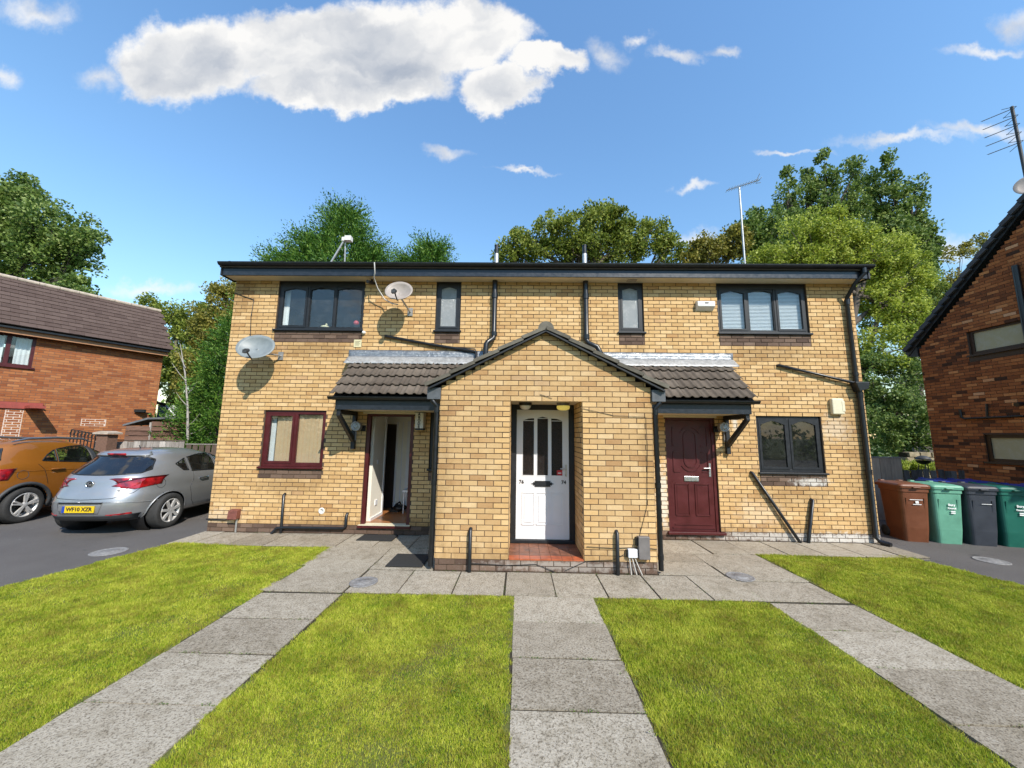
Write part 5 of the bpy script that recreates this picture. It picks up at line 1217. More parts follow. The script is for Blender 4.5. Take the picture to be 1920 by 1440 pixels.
    def arch_trim(s, wy, side, r_extra, rad, mat):
        pts = []
        for t in np.linspace(-.15, math.pi + .15, 30):
            h = s.hit('side', wy + (s.wr + r_extra) * math.cos(t), s.wr + (s.wr + r_extra) * math.sin(t), side, .004)
            if h is not None: pts.append(h)
        m = MB(); m.tube(pts, rad, 6, False); m.build('wheel_arch', mat, s.e, True)
        m = MB(); m.lathe([(s.wr + .05, 0), (s.wr + .05, .32), (.02, .32)], (side * .55, wy, s.wr), (side, 0, 0), 36, False); 
        m = MB(); ax = [(s.wr + .046, .26), (s.wr + .046, 0.0), (.02, 0.0)]; m.lathe(ax, (side * .46, wy, s.wr), (side, 0, 0), 36, False); m.build('wheel_well', 'car_black', s.e, True)
    def interior(s, belt, y0, y1, w):
        m = MB(); m.box(-w, w, y0, y1, .30, .36); m.box(-w, -w + .03, y0, y1, .3, belt - .06); m.box(w - .03, w, y0, y1, .3, belt - .06); m.build('cabin_trim', 'seat_cloth', s.e, True)
        for yy, xs_ in ((y0 + .75, (-.36, .36)), (y0 + 1.6, (-.36, .36))):
            for x in xs_:
                m = MB(); m.box(x - .23, x + .23, yy, yy + .45, .45, .6); m.prism([(x - .23, yy - .02, .55), (x - .23, yy + .12, .55), (x - .21, yy - .08, belt + .10), (x - .21, yy - .18, belt + .10)], (.45, 0, 0)); m.box(x - .12, x + .12, yy - .2, yy - .10, belt + .11, belt + .30); m.build('seat', 'seat_cloth', s.e, True, .03)

def silver_car():
    tab = [(.24, .26, 4.15, .74, 4.4, 5), (.28, .12, 4.32, .82, 4.0, 4), (.34, .05, 4.39, .865, 3.8, 3.4), (.44, .01, 4.42, .89, 3.7, 3.2), (.55, .0, 4.42, .904, 3.7, 3.2), (.68, .03, 4.36, .907, 3.7, 3.2), (.78, .075, 4.22, .899, 3.6, 3),
           (.88, .115, 3.75, .887, 3.5, 3), (.96, .14, 3.35, .864, 3.5, 3), (1.03, .18, 3.12, .834, 3.5, 3), (1.10, .25, 2.95, .800, 3.4, 3), (1.20, .36, 2.72, .748, 3.3, 3), (1.30, .475, 2.45, .695, 3.0, 3),
           (1.38, .56, 2.2, .648, 3.1, 3), (1.43, .63, 1.98, .600, 3.1, 3), (1.47, .76, 1.82, .53, 3, 3), (1.495, .92, 1.66, .42, 2.8, 2.8), (1.51, 1.10, 1.5, .22, 2.4, 2.4)]
    p = at(317, 989, z=-.03); rz = R(4.5); wx, wy = .905, .80
    cs, sn = math.cos(rz), math.sin(rz); loc = (p[0] - (wx * cs - wy * sn), p[1] - (wx * sn + wy * cs), -.03)
    c = Car('silver_hatchback', 'silver hatchback parked close beside the yellow house, rear towards us', loc, rz, tab, (.80, 3.485), .325, 'paint_silver')
    rw = [(-.60, 1.075), (-.30, 1.055), (0, 1.05), (.30, 1.055), (.60, 1.075), (.655, 1.13), (.56, 1.31), (.48, 1.355), (.25, 1.372), (0, 1.376), (-.25, 1.372), (-.48, 1.355), (-.56, 1.31), (-.655, 1.13)]
    c.cut('rear_window', rw, 'rear', 'car_glass_dark')
    c.cut('rear_quarter_window', [(.98, 1.20), (1.22, 1.30), (1.22, 1.06), (1.10, 1.07)], 'side', 'car_glass', mirror=True)
    c.cut('rear_door_window', [(1.29, 1.04), (1.29, 1.315), (1.55, 1.36), (2.02, 1.385), (1.98, 1.01)], 'side', 'car_glass', mirror=True)
    c.cut('front_door_window', [(2.07, 1.01), (2.11, 1.38), (2.35, 1.34), (2.85, 1.03), (2.80, .985)], 'side', 'car_glass', mirror=True)
    c.cut('windscreen', [(-.62, 1.06), (.62, 1.06), (.52, 1.36), (-.52, 1.36)], 'front', 'car_glass')
    c.finish(); c.interior(1.02, .55, 3.3, .72)
    e = c.e
    # spoiler over the rear glass
    c.patch('spoiler', [(-.47, 1.378), (.47, 1.378), (.50, 1.40), (.44, 1.445), (-.44, 1.445), (-.50, 1.40)], 'rear', 'paint_silver', off=.022)
    c.patch('brake_light', [(-.16, 1.388), (.16, 1.388), (.16, 1.402), (-.16, 1.402)], 'rear', 'tail_lens', off=.043, n=4)
    m = MB(); m.tube([(0, 1.0, 1.50), (0, .96, 1.56)], .008, 6); m.build('roof_aerial', 'car_black', e, True)
    # lamps wrap the corners
    for sd in (1, -1):
        c.patch('tail_lamp', [(sd * a, b) for a, b in ((.36, .865), (.50, .94), (.66, .985), (.80, 1.0), (.80, .86), (.64, .80), (.56, .825), (.50, .85))], 'rear', 'tail_lens', off=.008)
        c.patch('tail_lamp', [(.16, 1.0), (.30, .995), (.42, .985), (.34, .90), (.20, .815), (.16, .83)], 'side', 'tail_lens', side=sd, off=.008)
        c.patch('tail_lamp_surround', [(sd * a, b) for a, b in ((.40, .915), (.52, .965), (.70, 1.005), (.80, 1.012), (.80, .985), (.66, .975), (.50, .93))], 'rear', 'tail_dark', off=.011)
        c.patch('reflector', [(sd * .40, .385), (sd * .66, .405), (sd * .66, .378), (sd * .40, .362)], 'rear', 'tail_lens', off=.006)
        c.arch_trim(.80, sd, .042, .012, 'paint_silver'); c.arch_trim(3.485, sd, .042, .012, 'paint_silver')
        c.line('door_seam', [(1.32, 1.02), (1.30, .86), (1.22, .72), (1.30, .45), (1.42, .31)], 'side', 'car_black', .004, sd); c.line('door_seam', [(2.04, 1.0), (2.05, .31)], 'side', 'car_black', .004, sd); c.line('sill_seam', [(1.42, .31), (2.9, .31)], 'side', 'car_black', .004, sd)
        h = c.hit('side', 1.55, .87, sd, .03); m = MB(); m.tube([(h.x - sd * .02, 1.44, .87), (h.x + sd * .005, 1.47, .875), (h.x + sd * .005, 1.64, .88), (h.x - sd * .02, 1.68, .88)], .015, 8); m.build('door_handle', 'chrome', e, True)
        c.wheel(sd * .90, .80, sd, 7, pair=False); c.wheel(sd * .90, 3.485, sd, 7)
        m = MB(); m.ball((sd * .98, 2.72, 1.02), .10, 12, (1.1, .6, .75)); m.build('wing_mirror', 'paint_silver', e, True)
    c.line('hatch_seam', [(-.70, .86), (-.64, .74), (-.45, .665), (0, .645), (.45, .665), (.64, .74), (.70, .86)], 'rear', 'car_black', .005)
    c.line('bumper_crease', [(-.86, .55), (-.5, .60), (0, .61), (.5, .60), (.86, .55)], 'rear', 'paint_silver', .010)
    c.patch('number_plate_recess', [(-.40, .60), (.36, .60), (.30, .41), (-.33, .41)], 'rear', 'paint_silver', off=.004); c.patch('plate_shadow_gap', [(-.37, .605), (.36, .605), (.34, .575), (-.35, .575)], 'rear', 'car_black', off=.007)
    c.patch('lower_bumper', [(-.72, .375), (.72, .375), (.66, .27), (-.66, .27)], 'rear', 'car_trim', off=.008)
    h = c.hit('rear', 0, .5, 1, .018); yb = h.y
    m = MB(); m.box(-.26, .26, yb, yb + .012, .437, .548); pl = m.build('number_plate', 'plate_yellow', e, True)
    m = MB(); m.box(-.26, -.215, yb - .002, yb - .0005, .437, .548); m.build('plate_band', 'plate_blue', pl, True)
    lettering('plate_text', 'WF10 XZR', .088, facing((.02, yb - .003, .4925), (1, 0, 0), (0, 0, 1)), 'ink', pl, True, depth=.001, bold=.003, shear=.0)
    h = c.hit('rear', 0, .90, 1, .006); c0 = Vector((0, h.y, .90)); nn = Vector((0, -1, .12)).normalized()
    m = MB(); m.lathe([(.058, 0), (.066, .006), (.066, .012), (.056, .014), (.053, .008)], c0, nn, 28, False); em = m.build('emblem', 'chrome', e, True)
    m = MB(); m.lathe([(.054, .005), (.001, .006)], c0, nn, 24, False); m.build('emblem_field', 'car_black', em, True)
    m = MB(); yy = c0.y - .012
    m.prism([(-.045, yy, .905), (-.02, yy, .935), (.015, yy, .94), (.03, yy, .93), (.0, yy, .925), (-.01, yy, .91), (.01, yy, .90), (.02, yy, .88), (.0, yy, .862), (-.02, yy, .87), (-.005, yy, .885), (-.02, yy, .895)], (0, .006, 0)); m.prism([(.02, yy, .915), (.045, yy, .91), (.04, yy, .88), (.025, yy, .885)], (0, .006, 0)); m.build('emblem_figure', 'chrome', em, True)
    m = MB(); m.box(-.06, .06, c0.y - .012, c0.y + .01, .808, .822); m.build('boot_handle', 'car_black', e, True)
    pts = [c.hit('side', .62 + .075 * math.cos(t), .865 + .085 * math.sin(t), 1, .001) for t in np.linspace(0, 2 * math.pi, 24)]; m = MB(); m.tube(pts, .004, 5, False); m.build('fuel_flap', 'car_trim', e, True)
    m = MB(); m.box(.44, .50, c.hit('rear', .47, .79, 1, .004).y, c.hit('rear', .47, .79, 1, -.02).y, .775, .795); m.build('badge', 'car_trim', e, True)
silver_car()
def orange_car():
    tab = [(.22, .18, 4.02, .74, 5, 5), (.28, .06, 4.15, .82, 4.5, 4), (.38, .0, 4.24, .87, 4.2, 3.6), (.52, .0, 4.275, .892, 4, 3.4), (.70, .03, 4.26, .895, 4, 3.3), (.86, .07, 4.15, .890, 3.8, 3.2), (.98, .10, 3.85, .880, 3.6, 3), (1.06, .13, 3.35, .862, 3.5, 3),
           (1.14, .17, 3.05, .835, 3.5, 3), (1.24, .25, 2.85, .795, 3.4, 3), (1.36, .36, 2.6, .745, 3.4, 3), (1.46, .46, 2.38, .700, 3.4, 3), (1.54, .55, 2.15, .650, 3.3, 3), (1.59, .68, 1.95, .590, 3.2, 3), (1.625, .88, 1.72, .47, 3, 3), (1.64, 1.1, 1.5, .25, 2.6, 2.6)]
    p = at(42, 980, z=-.03); rz = R(5.5); wx, wy = .895, .86
    cs, sn = math.cos(rz), math.sin(rz); loc = (p[0] - (wx * cs - wy * sn), p[1] - (wx * sn + wy * cs), -.03)
    c = Car('orange_crossover', 'orange crossover car with roof rails parked left of the silver car', loc, rz, tab, (.86, 3.415), .345, 'paint_orange')
    c.cut('rear_window', [(-.62, 1.19), (.62, 1.19), (.66, 1.25), (.55, 1.47), (-.55, 1.47), (-.66, 1.25)], 'rear', 'car_glass_dark')
    c.cut('rear_quarter_window', [(1.10, 1.205), (1.22, 1.33), (1.36, 1.42), (1.36, 1.175)], 'side', 'car_glass', mirror=True)
    c.cut('rear_door_window', [(1.40, 1.17), (1.40, 1.43), (1.70, 1.485), (2.12, 1.50), (2.12, 1.105)], 'side', 'car_glass', mirror=True)
    c.cut('front_door_window', [(2.24, 1.09), (2.26, 1.50), (2.55, 1.46), (2.85, 1.28), (3.05, 1.06)], 'side', 'car_glass', mirror=True)
    c.cut('windscreen', [(-.62, 1.16), (.62, 1.16), (.54, 1.48), (-.54, 1.48)], 'front', 'car_glass')
    c.finish(); c.interior(1.10, .7, 3.2, .72); e = c.e
    for sd in (1, -1):
        c.patch('tail_lamp', [(sd * a, b) for a, b in ((.52, .95), (.70, 1.07), (.80, 1.08), (.80, .86), (.66, .86))], 'rear', 'tail_lens', off=.008)
        c.patch('tail_lamp', [(.16, 1.085), (.34, 1.075), (.50, 1.055), (.34, 1.0), (.22, .90), (.16, .87)], 'side', 'tail_lens', side=sd, off=.008)
        c.arch_trim(.86, sd, .075, .034, 'car_trim'); c.arch_trim(3.415, sd, .075, .034, 'car_trim')
        c.patch('sill_cladding', [(1.32, .40), (2.95, .40), (2.95, .24), (1.32, .24)], 'side', 'car_trim', side=sd, off=.012)
        c.patch('pillar_trim', [(2.13, 1.10), (2.13, 1.51), (2.245, 1.51), (2.23, 1.09)], 'side', 'car_trim', side=sd, off=.007)
        c.line('door_seam', [(1.02, 1.14), (1.12, 1.02), (1.16, .88), (1.20, .72)], 'side', 'car_black', .005, sd); c.line('door_seam', [(2.19, 1.08), (2.19, .42)], 'side', 'car_black', .005, sd)
        h = c.hit('side', 1.35, 1.005, sd, .03); m = MB(); m.tube([(h.x - sd * .02, 1.22, 1.015), (h.x + sd * .006, 1.26, 1.02), (h.x + sd * .006, 1.44, 1.015), (h.x - sd * .02, 1.48, 1.01)], .017, 8); m.build('door_handle', 'paint_orange', e, True)
        c.wheel(sd * .89, .86, sd, 5, .225, True); c.wheel(sd * .89, 3.415, sd, 5, .225, True)
        pts = [Vector((sd * .60, .70, 1.60)), Vector((sd * .605, .95, 1.66)), Vector((sd * .60, 1.5, 1.675)), Vector((sd * .58, 2.05, 1.645)), Vector((sd * .57, 2.25, 1.575))]
        m = MB(); m.tube(pts, [.012, .026, .026, .024, .012], 8); m.build('roof_rail', 'rail_silver', e, True)
        m = MB(); m.ball((sd * .98, 2.85, 1.12), .11, 12, (1.1, .6, .75)); m.build('wing_mirror', 'paint_orange', e, True)
        c.line('shoulder_crease', [(.5, 1.02), (1.2, 1.0), (2.0, .97), (2.9, .93)], 'side', 'paint_orange', .008, sd)
    pts = [c.hit('side', .78 + .085 * math.cos(t), .945 + .085 * math.sin(t), 1, .001) for t in np.linspace(0, 2 * math.pi, 24)]; m = MB(); m.tube(pts, .0045, 5, False); m.build('fuel_flap', 'car_trim', e, True)
    c.patch('lower_bumper', [(-.74, .52), (.74, .52), (.68, .26), (-.68, .26)], 'rear', 'car_trim', off=.01)
orange_car()

# ------------------------------------------------------------------ red brick house on the left
LE = at(318, 655, z=4.9); LD = np.array([.473, .881, 0]); LN = np.array([.881, -.473, 0])       # eave end, wall direction (away), outward normal
LO = LE - LN * .30                                                                                # wall line below the eave end
def lw(u, z, d=0.): return tuple(LO + LD * u + LN * d + np.array([0, 0, z - LO[2]]))            # u<0 runs towards the street
lh = empty('red_brick_house', tuple(LO + LD * -3 - LN * 2 - np.array([0, 0, LO[2]])), 'red brick house with brown tiled roof at the far left', 'house')
LU0, LU1 = -7.5, -.06
def lbox(m, u0, u1, z0, z1, d0, d1): m.prism([lw(u0, z0, d0), lw(u1, z0, d0), lw(u1, z1, d0), lw(u0, z1, d0)], tuple(LN * (d1 - d0)))
LWIN = (-4.55, -3.10, 3.70, 4.68)
m = MB()
for u0, u1, z0, z1 in ((LU0, LWIN[0], -.1, 4.78), (LWIN[1], LU1, -.1, 4.78), (LWIN[0], LWIN[1], -.1, LWIN[2]), (LWIN[0], LWIN[1], LWIN[3], 4.78)): lbox(m, u0, u1, z0, z1, -.2, -.004)
lbox(m, LU1 - .2, LU1, -.1, 4.78, -4.2, -.2); lbox(m, LU0, LU0 + .2, -.1, 4.78, -4.2, -.2); lbox(m, LU0, LU1, -.1, 4.78, -4.4, -4.2)
lwall = m.build('wall', 'red_mortar', lh)
rects = lay_bricks(LU0, LU1, 0, 4.72, [LWIN, (-3.42, -3.1, 1.0, 2.38), (-1.88, -1.32, 1.94, 2.16)])
obj('brick_field', bricks_mesh('brick_field', rects, tuple(LO - np.array([0, 0, LO[2]]) - LN * .004), tuple(LD), tuple(LN), proud=.004, seed=21), 'red_brick_field', lwall, kind='stuff')
rects = lay_bricks(-3.42, -3.1, .975, 2.4, J=.022) + lay_bricks(-1.88, -1.32, 1.95, 2.175, J=.022)
for a_ in ((-3.43, -3.09, .97, 2.4), (-1.89, -1.31, 1.945, 2.18)): m = MB(); lbox(m, *a_, -.02, .001); m.build('repointed_patch', 'pointing_white', lh)
obj('patch_brick_field', bricks_mesh('brick_field', rects, tuple(LO - np.array([0, 0, LO[2]]) - LN * .001), tuple(LD), tuple(LN), proud=.006, seed=22), 'red_brick_field', lwall, kind='stuff')
rects = lay_bricks(-4.2, 0, 0, 4.72); obj('gable_brick_field', bricks_mesh('brick_field', rects, tuple(LO + LD * (LU1 - .004) - np.array([0, 0, LO[2]])), tuple(LN), tuple(LD), proud=.006, seed=23), 'red_brick_field', lwall, kind='stuff')
m = MB(); fw = .07
lbox(m, LWIN[0], LWIN[0] + fw, LWIN[2], LWIN[3], -.09, -.02); lbox(m, LWIN[1] - fw, LWIN[1], LWIN[2], LWIN[3], -.09, -.02); lbox(m, LWIN[0], LWIN[1], LWIN[3] - fw, LWIN[3], -.088, -.021); lbox(m, LWIN[0], LWIN[1], LWIN[2], LWIN[2] + fw, -.088, -.021)
for c in (-3.60, -4.06): lbox(m, c - .045, c + .045, LWIN[2] + fw, LWIN[3] - fw, -.087, -.022)
w = m.build('window', 'maroon_upvc', lh); m = MB(); lbox(m, LWIN[0] - .04, LWIN[1] + .05, LWIN[2] - .05, LWIN[2] - .002, -.08, .05); m.build('sill', 'maroon_upvc', w)
for a, b in ((-4.48, -4.11), (-4.01, -3.65), (-3.55, -3.17)): m = MB(); lbox(m, a, b, LWIN[2] + fw, LWIN[3] - fw, -.06, -.055); m.build('pane', 'pane_clear', w)
for a, b in ((-4.44, -4.12), (-3.99, -3.67), (-3.46, -3.17)):
    m = MB(); n_ = 12; pts = []
    for zz in (LWIN[2] + .06, LWIN[3] - .1):
        for i in range(n_ + 1): pts.append(lw(a + (b - a) * i / n_, zz, -.13 + .012 * math.sin(i * 1.7)))
    m.add(pts, [(i, i + 1, n_ + 2 + i, n_ + 1 + i) for i in range(n_)], True); m.build('net_curtain', 'curtain_white', lh)
# roof: single slope seen, with each tile built
RS, RZ_ = 1.60, 6.66
EA = LE + np.array([0, 0, -.02]); up = (-LN * RS + np.array([0, 0, RZ_ - 4.9]))
m = MB(); A = EA + LD * .06; Bk = A + LD * -7.8
rid = lambda p: p + up; back = lambda p: p + up - LN * 2.9 + np.array([0, 0, -1.75])
m.add([tuple(A), tuple(Bk), tuple(rid(Bk)), tuple(rid(A)), tuple(back(A)), tuple(back(Bk))], [(0, 1, 2, 3), (3, 2, 5, 4)]); m.add([tuple(A), tuple(rid(A)), tuple(back(A))], [(0, 1, 2)])
m.add([tuple(p - np.array([0, 0, .1])) for p in (A, Bk, rid(Bk), rid(A))], [(3, 2, 1, 0)]); lroof = m.build('roof', 'brown_tile', lh)
tl_ = math.sqrt(RS ** 2 + (RZ_ - 4.9) ** 2); rows = 12; g = tl_ / rows
FT = tile_mesh(.326, g + .05, .024, flat=True)
for k in range(rows):
    for c in range(24):
        t_ = bpy.data.objects.new('tile', FT); COL.objects.link(t_); t_.parent = lroof
        ax = Vector(LD); u2 = Vector(up).normalized(); n2 = ax.cross(u2)
        if n2.z < 0: n2 = -n2
        off = (k % 2) * .165
        p = Vector(EA) + ax * (-.33 * (c + 1) + .12 - off) + u2 * (k * g + random.uniform(-.004, .004)) + n2 * .036
        u3 = (u2 - n2 * .10).normalized(); n3 = ax.cross(u3); ax_ = ax
        t_.matrix_local = Matrix(((ax_.x, u3.x, n3.x, p.x), (ax_.y, u3.y, n3.y, p.y), (ax_.z, u3.z, n3.z, p.z), (0, 0, 0, 1)))
if not FT.materials: FT.materials.append(MATS['brown_tile'])
m = MB()
for c in range(17): a = rid(EA) + LD * (.06 - c * .45) + np.array([0, 0, .03]); b = a - LD * .44; m.tube([tuple(a), tuple(b)], .07, 10)
m.build('ridge_tiles', 'concrete_cap', lroof, label=None)
m = MB(); m.bar(tuple(LE + LD * .02 + LN * .02 + np.array([0, 0, -.10])), tuple(LE - LD * 7.6 + LN * .02 + np.array([0, 0, -.10])), .09, .05); m.build('gutter', 'black_plastic', lh)
m = MB(); m.bar(tuple(LE + LD * .0 - LN * .06 + np.array([0, 0, -.19])), tuple(LE - LD * 7.6 - LN * .06 + np.array([0, 0, -.19])), .03, .15); m.build('fascia', 'fascia_tan', lh)
m = MB(); lbox(m, -7.5, -2.75, 2.43, 2.62, -.004, .05); m.build('painted_band', 'red_band', lh)
# short black hook standing out from the wall near the end of the band
m = MB(); m.tube([lw(-2.82, 2.52, .02), lw(-2.74, 2.52, .12)], .018, 8); m.build('band_hook', 'car_black', lh)
p_ = lw(-.41, 2.5, .0); e = empty('flood_lamp', p_, 'small black flood lamp on the red brick wall', 'lamp')
m = MB(); m.bar(lw(-.62, 2.53, .02), lw(-.42, 2.53, .22), .14, .10); m.build('head', 'car_black', e); m = MB(); m.ball(lw(-.22, 2.42, .06), .05, 10); m.build('sensor', 'car_black', e); m = MB(); m.bar(lw(-.55, 2.50, .0), lw(-.2, 2.45, .02), .03, .03); m.build('bracket', 'car_black', e)
# canopy over the neighbour's door just out of frame throws the slanting dark band
m = MB(); lbox(m, -3.10, -2.80, 2.44, 2.52, .05, .75); m.build('porch_beam', 'red_band', lh)

# ------------------------------------------------------------------ dark red brick house on the right, gable end on
RXW = 10.7
rh = empty('multi_brick_house', (RXW + 3, 2, 0), 'dark multi red brick house gable on the right edge', 'house')
EYR, EZR = 4.92, 4.30; SLR = .965; AY = 1.7; FYR = 2 * AY - EYR
RW1 = (1.9, 3.80, 3.92, 4.53); RW2 = (1.9, 3.78, 1.36, 1.99)
m = MB(); x0, x1 = RXW + .005, RXW + .25
for a, b, c, d in ((FYR, RW1[0], -.1, EZR), (RW1[1], EYR, -.1, EZR), (RW1[0], RW1[1], -.1, RW2[2]), (RW1[0], RW1[1], RW2[3], RW1[2])): m.box(x0, x1, a, b, c, d)
za = EZR + (EYR - AY) * SLR
m.prism([(x0, RW1[1], EZR), (x0, EYR, EZR), (x0, RW1[1], EZR + (EYR - RW1[1]) * SLR)], (.245, 0, 0)); m.prism([(x0, AY, EZR), (x0, RW1[0], EZR), (x0, RW1[0], EZR + (EYR - RW1[0]) * SLR), (x0, AY, za)], (.245, 0, 0)); m.prism([(x0, RW1[0], RW1[3]), (x0, RW1[1], RW1[3]), (x0, RW1[1], EZR + (EYR - RW1[1]) * SLR), (x0, RW1[0], EZR + (EYR - RW1[0]) * SLR)], (.245, 0, 0))
m.prism([(x0, AY, EZR), (x0, AY, za), (x0, FYR, EZR)], (.245, 0, 0))
m.box(RXW + .25, RXW + 7, EYR - .25, EYR, -.1, EZR); m.box(RXW + .25, RXW + 7, FYR, FYR + .25, -.1, EZR); m.box(RXW + 6.8, RXW + 7, FYR + .25, EYR - .25, -.1, EZR)
m.box(RXW + .6, RXW + .7, FYR + .3, EYR - .3, .1, 5)
rwall = m.build('wall', 'dark_mortar', rh)
rects = lay_bricks(FYR, EYR, -.075, 9.3, [RW1, RW2, (RW1[0], RW1[1] + .02, RW1[2] - .16, RW1[2])], lambda z: (FYR, EYR) if z < EZR else (AY - (za - z) / SLR, EYR - (z - EZR) / SLR), phase=.03)
fl_ = [r for r in rects if r[4] and r[0] > 2.2]; fl_.sort(key=lambda r: r[0]); pk = set(fl_[:296])
bm2 = bricks_mesh('brick', [(-.1075, .1075, -.0325, .0325, True)], (0, 0, 0), (0, 1, 0), (-1, 0, 0), jit=0); bm2.materials.append(MATS['multi_brick'])
for r in fl_[:296]:
    o = bpy.data.objects.new('brick', bm2); COL.objects.link(o); o.parent = rwall; o.location = (RXW + .005 + random.uniform(-.0025, .0025), (r[0] + r[1]) / 2, (r[2] + r[3]) / 2)
obj('brick_field', bricks_mesh('brick_field', [r for r in rects if r not in pk], (RXW + .005, 0, 0), (0, 1, 0), (-1, 0, 0), seed=31), 'multi_brick_field', rwall, kind='stuff')
for wn in (RW1, RW2):
    m = MB(); a, b, c, d = wn; f_ = .075; x_ = RXW + .05
    m.box(x_, x_ + .07, a, a + f_, c, d); m.box(x_, x_ + .07, b - f_, b, c, d); m.box(x_ + .001, x_ + .069, a + f_, b - f_, d - f_, d); m.box(x_ + .001, x_ + .069, a + f_, b - f_, c, c + f_)
    w = m.build('window', 'frame_brown', rh); m = MB(); m.box(x_ + .03, x_ + .036, a + f_, b - f_, c + f_, d - f_); m.build('pane', 'pane_obscure', w)
    m = MB(); m.box(RXW - .05, x_ + .03, a - .03, b + .03, c - .045, c - .002); m.build('sill', 'frame_brown', w)
m = MB(); m.box(RXW - .002, RXW + .02, RW1[0], RW1[1] + .02, RW1[2] - .16, RW1[2] - .046); m.build('sill_course', 'frame_brown', rh)
# roof
m = MB(); ev = (EYR + .30, EZR - .05); A_ = (AY, EZR - .05 + (EYR + .30 - AY) * SLR)
m.add([(RXW - .10, ev[0], ev[1] + .10), (RXW + 7, ev[0], ev[1] + .10), (RXW + 7, A_[0], A_[1] + .10), (RXW - .10, A_[0], A_[1] + .10)], [(0, 1, 2, 3)]); m.add([(RXW - .10, A_[0], A_[1] + .1), (RXW + 7, A_[0], A_[1] + .1), (RXW + 7, FYR - .3, ev[1] + .1), (RXW - .1, FYR - .3, ev[1] + .1)], [(0, 1, 2, 3)])
rroof = m.build('roof', 'slate_tile', rh); rroof.modifiers.new('s', 'SOLIDIFY').thickness = .05
vl = Vector((0, A_[0] - ev[0], A_[1] - ev[1])); nv = 20
for k in range(nv):
    a = Vector((RXW - .11, ev[0], ev[1] + .07)) + vl * (k / nv); b = Vector((RXW - .11, ev[0], ev[1] + .07)) + vl * ((k + 1.1) / nv) - Vector((0, 0, .03))
    m = MB(); m.bar(a + Vector((0, 0, .03)), b, .06, .10); m.build('verge_tile', 'slate_tile', rroof)
m = MB(); m.bar((RXW - .04, ev[0] - .02, ev[1] - .02), (RXW - .04, A_[0], A_[1] - .01), .05, .12); m.build('bargeboard', 'black_paint', rh)
m = MB(); m.prism([(RXW - .05, EYR, EZR - .18), (RXW - .05, EYR + .28, EZR - .12), (RXW - .05, EYR + .28, EZR + .0), (RXW - .05, EYR, EZR + .1)], (.2, 0, 0)); m.build('eaves_box', 'black_paint', rh)
a, b = at(1903, 498, x=RXW - .06), at(1920, 562, x=RXW - .06); d_ = (b - a); m = MB(); m.tube([tuple(a), (a[0], a[1], a[2] - 1.0), (a[0], a[1], 0)], .055, 12); m.build('soil_pipe', 'black_plastic', rh)
m = MB(); q = [at(1800, 768, x=RXW - .04), at(1802, 782, x=RXW - .04), at(1808, 785, x=RXW - .04), at(1920, 780, x=RXW - .04)]; m.tube([tuple(v) for v in q], .025, 8); m.tube([tuple(at(1850, 757, x=RXW - .04)), tuple(at(1851, 783, x=RXW - .04))], .022, 8); m.build('waste_pipe', 'black_plastic', rh)
m = MB(); q = at(1916, 757, x=RXW - .04); m.tube([(q[0], q[1], q[2]), (q[0] - .12, q[1], q[2] - .02)], .05, 12); m.build('boiler_flue', 'black_plastic', rh)
# its aerial and dish
b0 = at(1925, 340, x=RXW + .6); t0 = at(1897, 200, x=RXW + .6); dv = (b0 - t0); e = empty('television_aerial', tuple(b0), 'aerial mast with five stacked arrays at the right edge', 'aerial')
m = MB(); m.tube([tuple(t0), tuple(t0 + dv * 1.7)], .03, 8); m.build('mast', 'car_trim', e)
for k in range(5):
    c_ = t0 + dv * (.03 + .115 * k); m = MB(); tip = c_ + np.array([-.42, .25, -.10]); m.tube([tuple(c_), tuple(tip)], .009, 6)
    for s_ in np.linspace(.1, .95, 7): q = c_ + (tip - c_) * s_; m.tube([tuple(q + np.array([-.03, -.07, -.04])), tuple(q + np.array([.03, .07, .04]))], .004, 5)
    q = c_ + (tip - c_) * .08
    for s_ in (-1, 1): m.tube([tuple(q + np.array([.03, -.1, 0])), tuple(q + np.array([-.02, .12, s_ * .12]))], .006, 5)
    m.build('array', 'car_trim', e)
c_ = at(1934, 348, x=RXW + .5); e = empty('satellite_dish', tuple(c_), 'grey satellite dish cut by the right edge of the picture', 'satellite dish')
nn = Vector((-.75, -.62, .25)).normalized(); m = MB(); m.lathe([(.001, 0), (.09, .008), (.18, .034), (.25, .07), (.255, .065), (.18, .026), (.001, -.008)], c_, nn, 28, False); m.build('bowl', 'dish_pale', e)
m = MB(); m.tube([tuple(c_), tuple(Vector(c_) - nn * .25), (c_[0] + .2, c_[1], c_[2] - .6)], .02, 8); m.build('mount', 'galvanised', e)

# ------------------------------------------------------------------ fences, shed, walls
def fence(name, label, a, b, h, n, bw, mat, gap_mat=None, rail=True, jag=.02, lean=0., cap=None):
    a, b = Vector(a), Vector(b); d = b - a; L_ = d.length; u = d.normalized(); nr = Vector((u.y, -u.x, 0)); e = empty(name, tuple((a + b) / 2), label, 'fence')
    for k in range(n):
        p = a + d * ((k + .5) / n); hh = h * (1 + random.uniform(-jag, jag)); m = MB(); l_ = random.uniform(-lean, lean)
        v = [p - u * bw / 2, p + u * bw / 2]; top = Vector((0, 0, hh)) + u * l_
        m.prism([v[0], v[1], v[1] + top + Vector((0, 0, random.uniform(-.01, .01))), v[0] + top], nr * .02); m.build('board', mat, e, bevel=.003)
    if rail:
        for z in (h * .25, h * .8): m = MB(); m.bar(a + Vector((0, 0, z)) - nr * .03, b + Vector((0, 0, z)) - nr * .03, .05, .08); m.build('rail', mat, e)
    if cap: m = MB(); m.bar(a + Vector((0, 0, h + .015)), b + Vector((0, 0, h + .015)), .07, .03); m.build('capping', cap, e)
    return e
